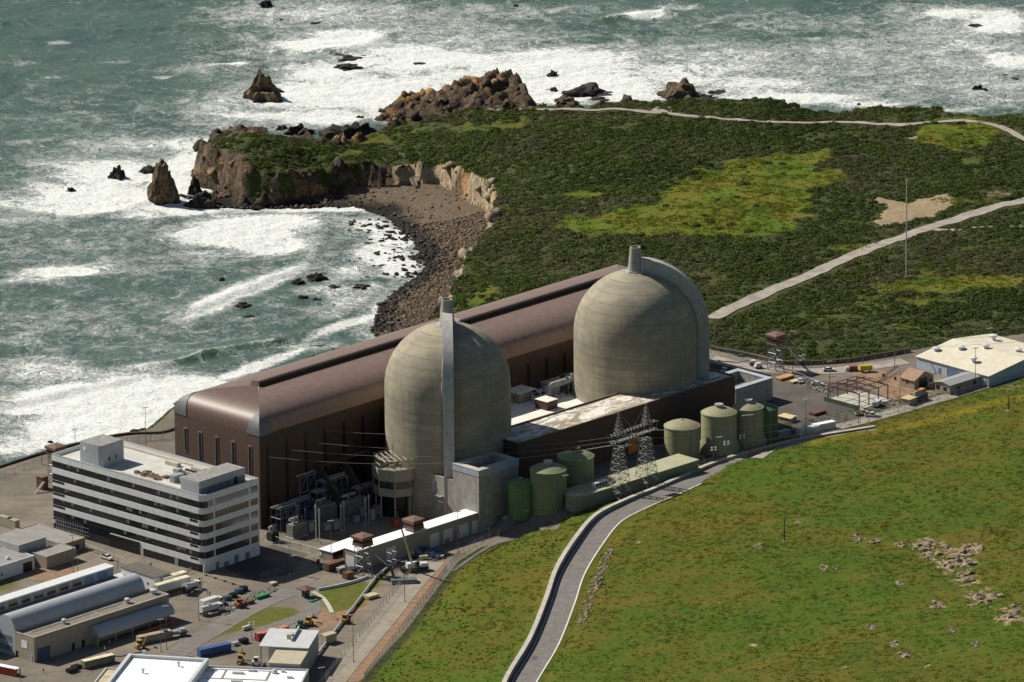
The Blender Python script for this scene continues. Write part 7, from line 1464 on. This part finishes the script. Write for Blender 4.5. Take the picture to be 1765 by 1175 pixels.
SR = [('tall pointed sea stack standing in foam off the promontory', 453, 174, 70, 46, ROCKT, .55), ('low black rock leaning right of the pointed sea stack', 481, 160, 22, 8, ROCKD, .2), ('tall tan sea stack left of the promontory', 279, 352, 46, 76, ROCKT, .12), ('dark shoulder rock at the back of the tall tan stack', 258, 300, 34, 18, ROCKD, .3), ('round dark rock alone in the surf left of the tan stack', 200, 310, 26, 20, ROCKD, .2), ('small dark rock farthest left in the surf', 122, 332, 18, 10, ROCKD, .2), ('horn shaped dark rock between the tan stack and the promontory', 334, 336, 26, 28, ROCKD, .9), ('long dark rock at the toe of the promontory', 352, 358, 50, 26, ROCKD, .4), ('flat dark ledge beside the horn shaped rock', 320, 342, 22, 8, ROCKD, .1),
      ('wide dark rock mass behind the grassy neck of the promontory', 600, 244, 74, 36, ROCKD, .3), ('dark rock behind the promontory left of the wide mass', 517, 234, 44, 18, ROCKD, .3), ('small dark rock behind the promontory top', 487, 226, 22, 12, ROCKD, .3), ('lone dark rock in foam right of the wide mass', 620, 205, 16, 6, ROCKD, .2), ('black flat reef streak in the upper surf, upper of two', 600, 104, 60, 12, ROCKD, .1), ('black flat reef streak in the upper surf, lower of two', 600, 120, 50, 12, ROCKD, .1), ('dark rock at the very top edge of the sea', 459, 14, 26, 13, ROCKD, .5), ('small rock below the top edge rock', 483, 38, 15, 6, ROCKD, .2), ('small rock right of the two near the top edge', 546, 41, 18, 5, ROCKD, .2), ('thin dark rock left of the rocky headland top', 722, 112, 20, 4, ROCKD, .1),
      ('dark rock in foam just right of the headland tip', 952, 132, 24, 11, ROCKD, .3), ('low dark rock below the headland tip', 954, 158, 24, 8, ROCKD, .2), ('jagged dark rock group right of the headland', 1015, 166, 72, 22, ROCKD, .3), ('flat dark rock at the right foot of the jagged group', 1030, 174, 34, 8, ROCKD, .1), ('large rounded dark rock offshore near the square pavement', 1175, 172, 76, 30, ROCKT, .2), ('long dark tail of reef right of the large rounded rock', 1216, 175, 60, 14, ROCKD, .1), ('thin scattered reef tip beyond the rounded rock', 1240, 162, 36, 6, ROCKD, .1), ('brown rock on the shore between the headland and the pavement', 975, 182, 50, 16, ROCKT, .2),
      ('dark rock in the far right surf', 1685, 156, 16, 11, ROCKD, .3), ('small dark rock just right of the far right one', 1700, 158, 13, 7, ROCKD, .2), ('long thin reef at the upper right edge', 1740, 136, 40, 8, ROCKD, .1), ('thin reef at the top right corner', 1680, 46, 26, 6, ROCKD, .1), ('tiny rock right of centre in the far surf', 1426, 139, 8, 4, ROCKD, .2), ('tiny rock beside the foam near the scrub edge', 1480, 182, 8, 4, ROCKD, .2), ('small reef by the upper middle breaker', 1128, 36, 20, 6, ROCKD, .1), ('tiny far rock near the top centre', 890, 12, 12, 3, ROCKD, .1), ('small dark rock at the upper right sea', 1580, 8, 22, 6, ROCKD, .1),
      ('dark rock in the cove beside the breaking wave', 546, 485, 34, 16, ROCKD, .4), ('small rock left of the cove rock', 515, 490, 26, 10, ROCKD, .2), ('flat rock right of the cove rock', 575, 497, 24, 8, ROCKD, .1), ('low rock in the cove near the beach', 622, 500, 32, 12, ROCKD, .2), ('rock pair in the cove below the breaker, upper one', 418, 530, 26, 10, ROCKD, .2), ('rock pair in the cove below the breaker, lower one', 430, 549, 28, 8, ROCKD, .1), ('rock poking through the white breaker', 382, 488, 12, 10, ROCKD, .5), ('brown rock below the flat cove rocks', 522, 517, 20, 8, ROCKD, .2), ('tiny dark rock near the left shore foam', 87, 765, 12, 6, ROCKD, .2), ('small dark rock in the shallows below the cove rocks', 545, 520, 16, 6, ROCKD, .2), ('small reef behind the brown hall roof', 545, 600, 30, 5, ROCKD, .1)]
for i, (lb, x, y, w_, h_, m, pk) in enumerate(SR): rock(lb, x, y, w_, h_, m, i+1, None, pk, rot=0)
# big blocks that make the cliffs and the headland craggy (one mass nobody could count), and the boulder beach
def rock_mass(name, pts, size, m, label=None, squash=.75, sub=2, tmpl=8):
    T = []
    for k in range(tmpl): V, F = rock_geo(200+k, 1, .85, squash, sub, 0, 2.2); T.append((np.array(V), np.array(F)))
    Vs = []; Fs = []; o = 0; kk = rng.integers(0, tmpl, len(pts))
    for i in range(tmpl):
        s = np.where(kk == i)[0]; v, f = T[i]; n = len(s); a = rng.random(n)*6.28; sz = size[s]
        x = v[None, :, 0]*np.cos(a)[:, None]-v[None, :, 1]*np.sin(a)[:, None]; y = v[None, :, 0]*np.sin(a)[:, None]+v[None, :, 1]*np.cos(a)[:, None]; hz = (.7+.7*rng.random(n))
        Vs.append(np.stack([x*sz[:, None]+pts[s, 0:1], y*sz[:, None]+pts[s, 1:2], v[None, :, 2]*(sz*hz)[:, None]+pts[s, 2:3]], -1).reshape(-1, 3)); Fs.append((f[None]+(np.arange(n)*len(v))[:, None, None]).reshape(-1, 3)+o); o += n*len(v)
    me = fast_mesh(name, np.concatenate(Vs), np.concatenate(Fs)); me.materials.append(m); ob = bpy.data.objects.new(name, me); COL.objects.link(ob); return tag(ob, kind='stuff')
n = 150000; x = rng.uniform(-150, 10, n); y = rng.uniform(2980, 3480, n)
k = (lut(A['beach'], x, y) > .5) & (rng.random(n) < .9); k &= ~((seg_dist(x, y, P([690, 720, 760], [330, 336, 345], [3, 3, 3])[:, :2], False) < 30) & (rng.random(n) < .93)); k &= lut(GZ, x, y) > -.6
x, y = x[k], y[k]; z = gh(x, y); sz = .32+.75*rng.random(len(x))**3.2; ds = lut(G['ds'], x, y); sz *= np.where(ds < 14, 1.25, .9)
hi = z+rng.normal(size=len(z))*.35 > .75
rock_mass('beach_boulders', np.stack([x, y, z], 1)[hi], sz[hi], rock_mat('tan_boulder', (.05, .037, .026), (.15, .11, .075), (.3, .23, .16)), sub=1)
rock_mass('tidal_boulders', np.stack([x, y, z], 1)[~hi], sz[~hi]*1.1, ROCKD, sub=1)
# crags
n = 30000; x = rng.uniform(-150, 60, n); y = rng.uniform(3000, 3560, n); sl_, sh_, rk = lut(slope, x, y), lut(G['sh'], x, y), lut(A['rock'], x, y); k = (rk > .45) & (lut(GZ, x, y) > -1.5) & (lut(A['pad'], x, y) < .1) & ((sl_ > .5) | (sh_ > -2)) & (rng.random(n) < np.where(sh_ > -2, .1, np.where(lut(A['pale'], x, y) > .4, .6, .28)))
x, y, sh_ = x[k], y[k], sh_[k]; z = gh(x, y)-.7; sz = np.where(sh_ > -2, .7, .7)+np.where(sh_ > -2, 1.5, 2.4)*rng.random(len(x))**2.4; wst = x < P(425, 260, 12)[0]; pale = lut(A['pale'], x, y) > .4; dk = (fbm(x, y, 26, 3, 121) > np.where(wst, .56, np.where(sh_ > -4, .45, .4))) | (z < 3.)
rock_mass('crag_rocks', np.stack([x, y, z], 1)[~dk & ~pale], sz[~dk & ~pale], ROCKO, squash=1.0); rock_mass('pale_crag_rocks', np.stack([x, y, z], 1)[pale], sz[pale]*.95, ROCKP, squash=1.0); dk &= ~pale; rock_mass('dark_crag_rocks', np.stack([x, y, z], 1)[dk], sz[dk], rock_mat('dark_crag', (.02, .016, .012), (.06, .045, .03), (.14, .1, .06), 2.), squash=1.0)
# boulders washed by the cove surf: each one a thing
CB = []
while len(CB) < 150:
    px, py = rng.uniform(600, 735), rng.uniform(378, 478); p = P(px, py, 0)
    d = float(seg_dist(np.array([p[0]]), np.array([p[1]]), SHORE, False)[0]); b_ = float(sd(np.array([p[0]]), np.array([p[1]]), BEACH)[0])
    if b_ < 1 and d < 34*rng.random()**.8 and d < 30: CB.append((p[0], p[1]))
RT = []
for k in range(6): V, F = rock_geo(300+k, 1, .8, .7, 2, .1); b = MB(); b.add(V, F); me = b.mesh('surf_boulder', ROCKD); RT.append(me)
for i, (x, y) in enumerate(CB):
    o = bpy.data.objects.new('surf_boulder', RT[i % 6]); COL.objects.link(o); s = .55+1.0*rng.random()**2; o.scale = (s*1.2, s, s*.9); o.location = (x, y, .1); o.rotation_euler = (0, 0, rng.uniform(0, 6)); tag(o, 'dark wet boulder awash in the white surf along the cove beach', 'boulder', 'boulders awash at the cove beach')
# rock outcrops on the grass slope
OC = [('largest pale rock outcrop on the grass slope', [(1596, 945, 26), (1625, 955, 30), (1655, 965, 34), (1672, 950, 22), (1640, 975, 26), (1665, 995, 24)]), ('small square pale outcrop left of the largest one', [(1553, 940, 16)]), ('row of pale stones at the top left of the largest outcrop', [(1512, 930, 18), (1480, 931, 16)]), ('pale outcrop below and right of the largest one', [(1688, 1030, 26), (1708, 1033, 24)]), ('dark hollow ringed by pale rock below the largest outcrop', [(1613, 1045, 18), (1622, 1048, 14)]), ('pale outcrop at the right edge of the slope', [(1745, 1062, 26), (1758, 1050, 20)]), ('small stones on the slope right of the dark hollow', [(1640, 1085, 12), (1680, 1110, 14)]), ('scattered pale stones on the lower middle slope', [(1540, 1110, 14), (1560, 1130, 16), (1500, 1080, 14)]), ('small pale stones near the wooden pole', [(1306, 942, 14), (1375, 900, 10)]), ('faint stone patch in the middle of the slope', [(1420, 980, 12), (1550, 1005, 12), (1440, 978, 8)])]
for i, (lb, ps) in enumerate(OC):
    t = thing('rock_outcrop', lb, 'rock outcrop', PG(ps[0][0], ps[0][1]), 0, 'pale rock outcrops on the slope'); V0 = MB()
    for j, (x, y, w_) in enumerate(ps):
        c0 = PG(x, y)
        for q in range(16):
            c = c0+Vector((rng.normal()*w_*.06, rng.normal()*w_*.13, 0)); c.z = gh(c.x, c.y); s = w_*.22*(.07+.22*rng.random()**2); V, F = rock_geo(400+i*60+j*12+q, s*1.3, s*1.2, s*.8, 2, .1, 2.4); off = c-t.location; V0.add([(v[0]+off.x, v[1]+off.y, v[2]+off.z-.1) for v in V], F)
    V0.each('rock', ROCKP, t)
# rip rap beside the road and the rubble bank
def strip_pts(poly, n):
    q = polyg(poly); lo, hi_ = q.min(0), q.max(0); x = rng.uniform(lo[0], hi_[0], n*4); y = rng.uniform(lo[1], hi_[1], n*4); k = sd(x, y, q) > 0; x, y = x[k][:n], y[k][:n]; return np.stack([x, y, gh(x, y)], 1)
p = strip_pts([(1003, 1040), (1020, 1000), (1040, 960), (1056, 938), (1058, 950), (1044, 990), (1026, 1030), (1008, 1075), (990, 1090)], 420); rock_mass('roadside_rubble', p, .25+.6*rng.random(len(p))**2, ROCKP, sub=1)
p = strip_pts([(378, 1055), (400, 1042), (440, 1020), (470, 1010), (478, 1018), (450, 1030), (412, 1050), (385, 1062)], 600); rock_mass('rubble_bank', p, .3+.5*rng.random(len(p))**2, rock_mat('grey_rubble', (.1, .095, .085), (.26, .24, .2), (.42, .4, .35)), sub=1)
p = strip_pts([(1376, 648), (1400, 655), (1436, 672), (1430, 682), (1400, 672), (1378, 660)], 350); rock_mass('yard_rubble', p, .25+.45*rng.random(len(p))**2, rock_mat('grey_rubble2', (.1, .095, .085), (.26, .24, .2), (.42, .4, .35)), sub=1)
# lone bushes on the meadow, each a thing
BM_ = []
for k in range(4):
    v, q = BT[k]; me = bpy.data.meshes.new('foliage'); me.from_pydata([tuple(p) for p in v], [], [tuple(f) for f in q]); at_ = me.attributes.new('tint', 'FLOAT', 'POINT'); at_.data.foreach_set('value', np.clip(rng.normal(size=len(v))*.1+.25, 0, 1).astype(np.float32)); me.materials.append(SCRUBM); BM_.append(me)
STEMB = MB(); STEMB.tube([(0, 0, -.4), (.05, 0, .2), (.12, .05, .5)], .07, 6, .03); STEM = STEMB.mesh('stem', WOODP)
BS = [(1148, 355, 2.6), (1270, 340, 2.4), (1282, 318, 4), (1322, 282, 3.6), (1348, 283, 2.6), (1280, 288, 2.6), (1290, 297, 1.6), (1408, 294, 3.2), (1236, 345, 2), (1304, 355, 2), (1200, 390, 3), (1225, 382, 3.4), (1260, 388, 3), (1215, 372, 2.6), (1290, 400, 3), (1672, 247, 3), (1720, 252, 3.2), (1690, 265, 2), (1655, 232, 1.6), (1553, 510, 4), (1610, 512, 3), (800, 545, 2.6), (780, 552, 2), (830, 512, 2.4), (852, 520, 2.6), (1240, 395, 2.6), (1180, 386, 2), (1320, 335, 2), (1350, 300, 1.8), (1050, 385, 1.8)]
for i, (x, y, s) in enumerate(BS):
    t = thing('bush', 'dark rounded bush growing alone on the open meadow grass', 'bush', PG(x, y), rng.uniform(0, 6), 'lone bushes on the meadow'); t.scale = (s*.8, s*.8, s*.62)
    o = bpy.data.objects.new('foliage', BM_[i % 4]); COL.objects.link(o); o.parent = t; o = bpy.data.objects.new('stem', STEM); COL.objects.link(o); o.parent = t
# grass tufts on the hill
GT = []
for k in range(5):
    r = np.random.default_rng(500+k); V = []; Q = []
    for _ in range(10):
        a = r.random()*6.28; x0, y0 = r.normal(size=2)*.4; w_ = .1+.08*r.random(); hh = .1+.22*r.random(); lx, ly = r.normal(size=2)*.3; o = len(V)
        V += [(x0-w_*cos(a), y0-w_*sin(a), -.06), (x0+w_*cos(a), y0+w_*sin(a), -.06), (x0+w_*.5*cos(a)+lx, y0+w_*.5*sin(a)+ly, hh), (x0-w_*.5*cos(a)+lx, y0-w_*.5*sin(a)+ly, hh)]; Q.append((o, o+1, o+2, o+3))
    GT.append((np.array(V), np.array(Q)))
n = 250000; x = rng.uniform(-110, 290, n); y = rng.uniform(2450, 3120, n); hl = lut(A['hill'], x, y); nz = fbm(x, y, 14, 4, 141); k = (hl > .8) & (lut(G['rd'], x, y) > 6.2) & (.35*nz+.65*rng.random(n) > .66)
x, y = x[k], y[k]; nz = fbm(x, y, 30, 4, 144); tint = np.clip(.15+.8*(nz-.2)+.3*rng.random(len(x))-.15, 0, 1); tint = np.where(lut(A['flower'], x, y)*fbm(x, y, 6, 3, 149) > .36, 1., np.minimum(tint, .86))
HG = leaf_mat('hill_grass_blades', [(.08, .125, .008), (.09, .14, .009), (.11, .15, .011), (.14, .145, .016), (.18, .155, .024), (.45, .32, .01)])
t_ = HG.node_tree; b_ = next(n_ for n_ in t_.nodes if n_.type == 'BSDF_PRINCIPLED'); o_ = next(n_ for n_ in t_.nodes if n_.type == 'OUTPUT_MATERIAL'); tr = t_.nodes.new('ShaderNodeBsdfTranslucent'); mx = t_.nodes.new('ShaderNodeMixShader'); mx.inputs[0].default_value = .55
t_.links.new(b_.inputs['Base Color'].links[0].from_socket, tr.inputs[0]); t_.links.new(b_.outputs[0], mx.inputs[1]); t_.links.new(tr.outputs[0], mx.inputs[2]); t_.links.new(mx.outputs[0], o_.inputs[0])
# same grass, sparser, on the headland meadow
n = 60000; x2 = rng.uniform(0, 220, n); y2 = rng.uniform(3080, 3520, n); k = (lut(A['meadow'], x2, y2) > .45) & (fbm(x2, y2, 9, 3, 191)+.4*rng.random(n) > .68); x2, y2 = x2[k], y2[k]
plant_mass('meadow_grass', np.stack([x2, y2, gh(x2, y2)], 1), .7+.9*rng.random(len(x2)), np.clip(rng.random(len(x2))*.8, 0, .85), HG, 1., GT)
plant_mass('hill_grass', np.stack([x, y, gh(x, y)], 1), .6+.7*rng.random(len(x)), tint, HG, 1., GT)
# dark low shrubs scattered on the lower slope edge
n = 700; q = strip_pts([(640, 1175), (700, 1100), (760, 1010), (800, 970), (860, 940), (1000, 895), (960, 960), (900, 1030), (860, 1120), (800, 1175)], n); k = fbm(q[:, 0], q[:, 1], 10, 3, 161) > .56; q = q[k]
plant_mass('slope_weeds', q, .35+.5*rng.random(len(q)), rng.random(len(q))*.4, SCRUBM, .7)
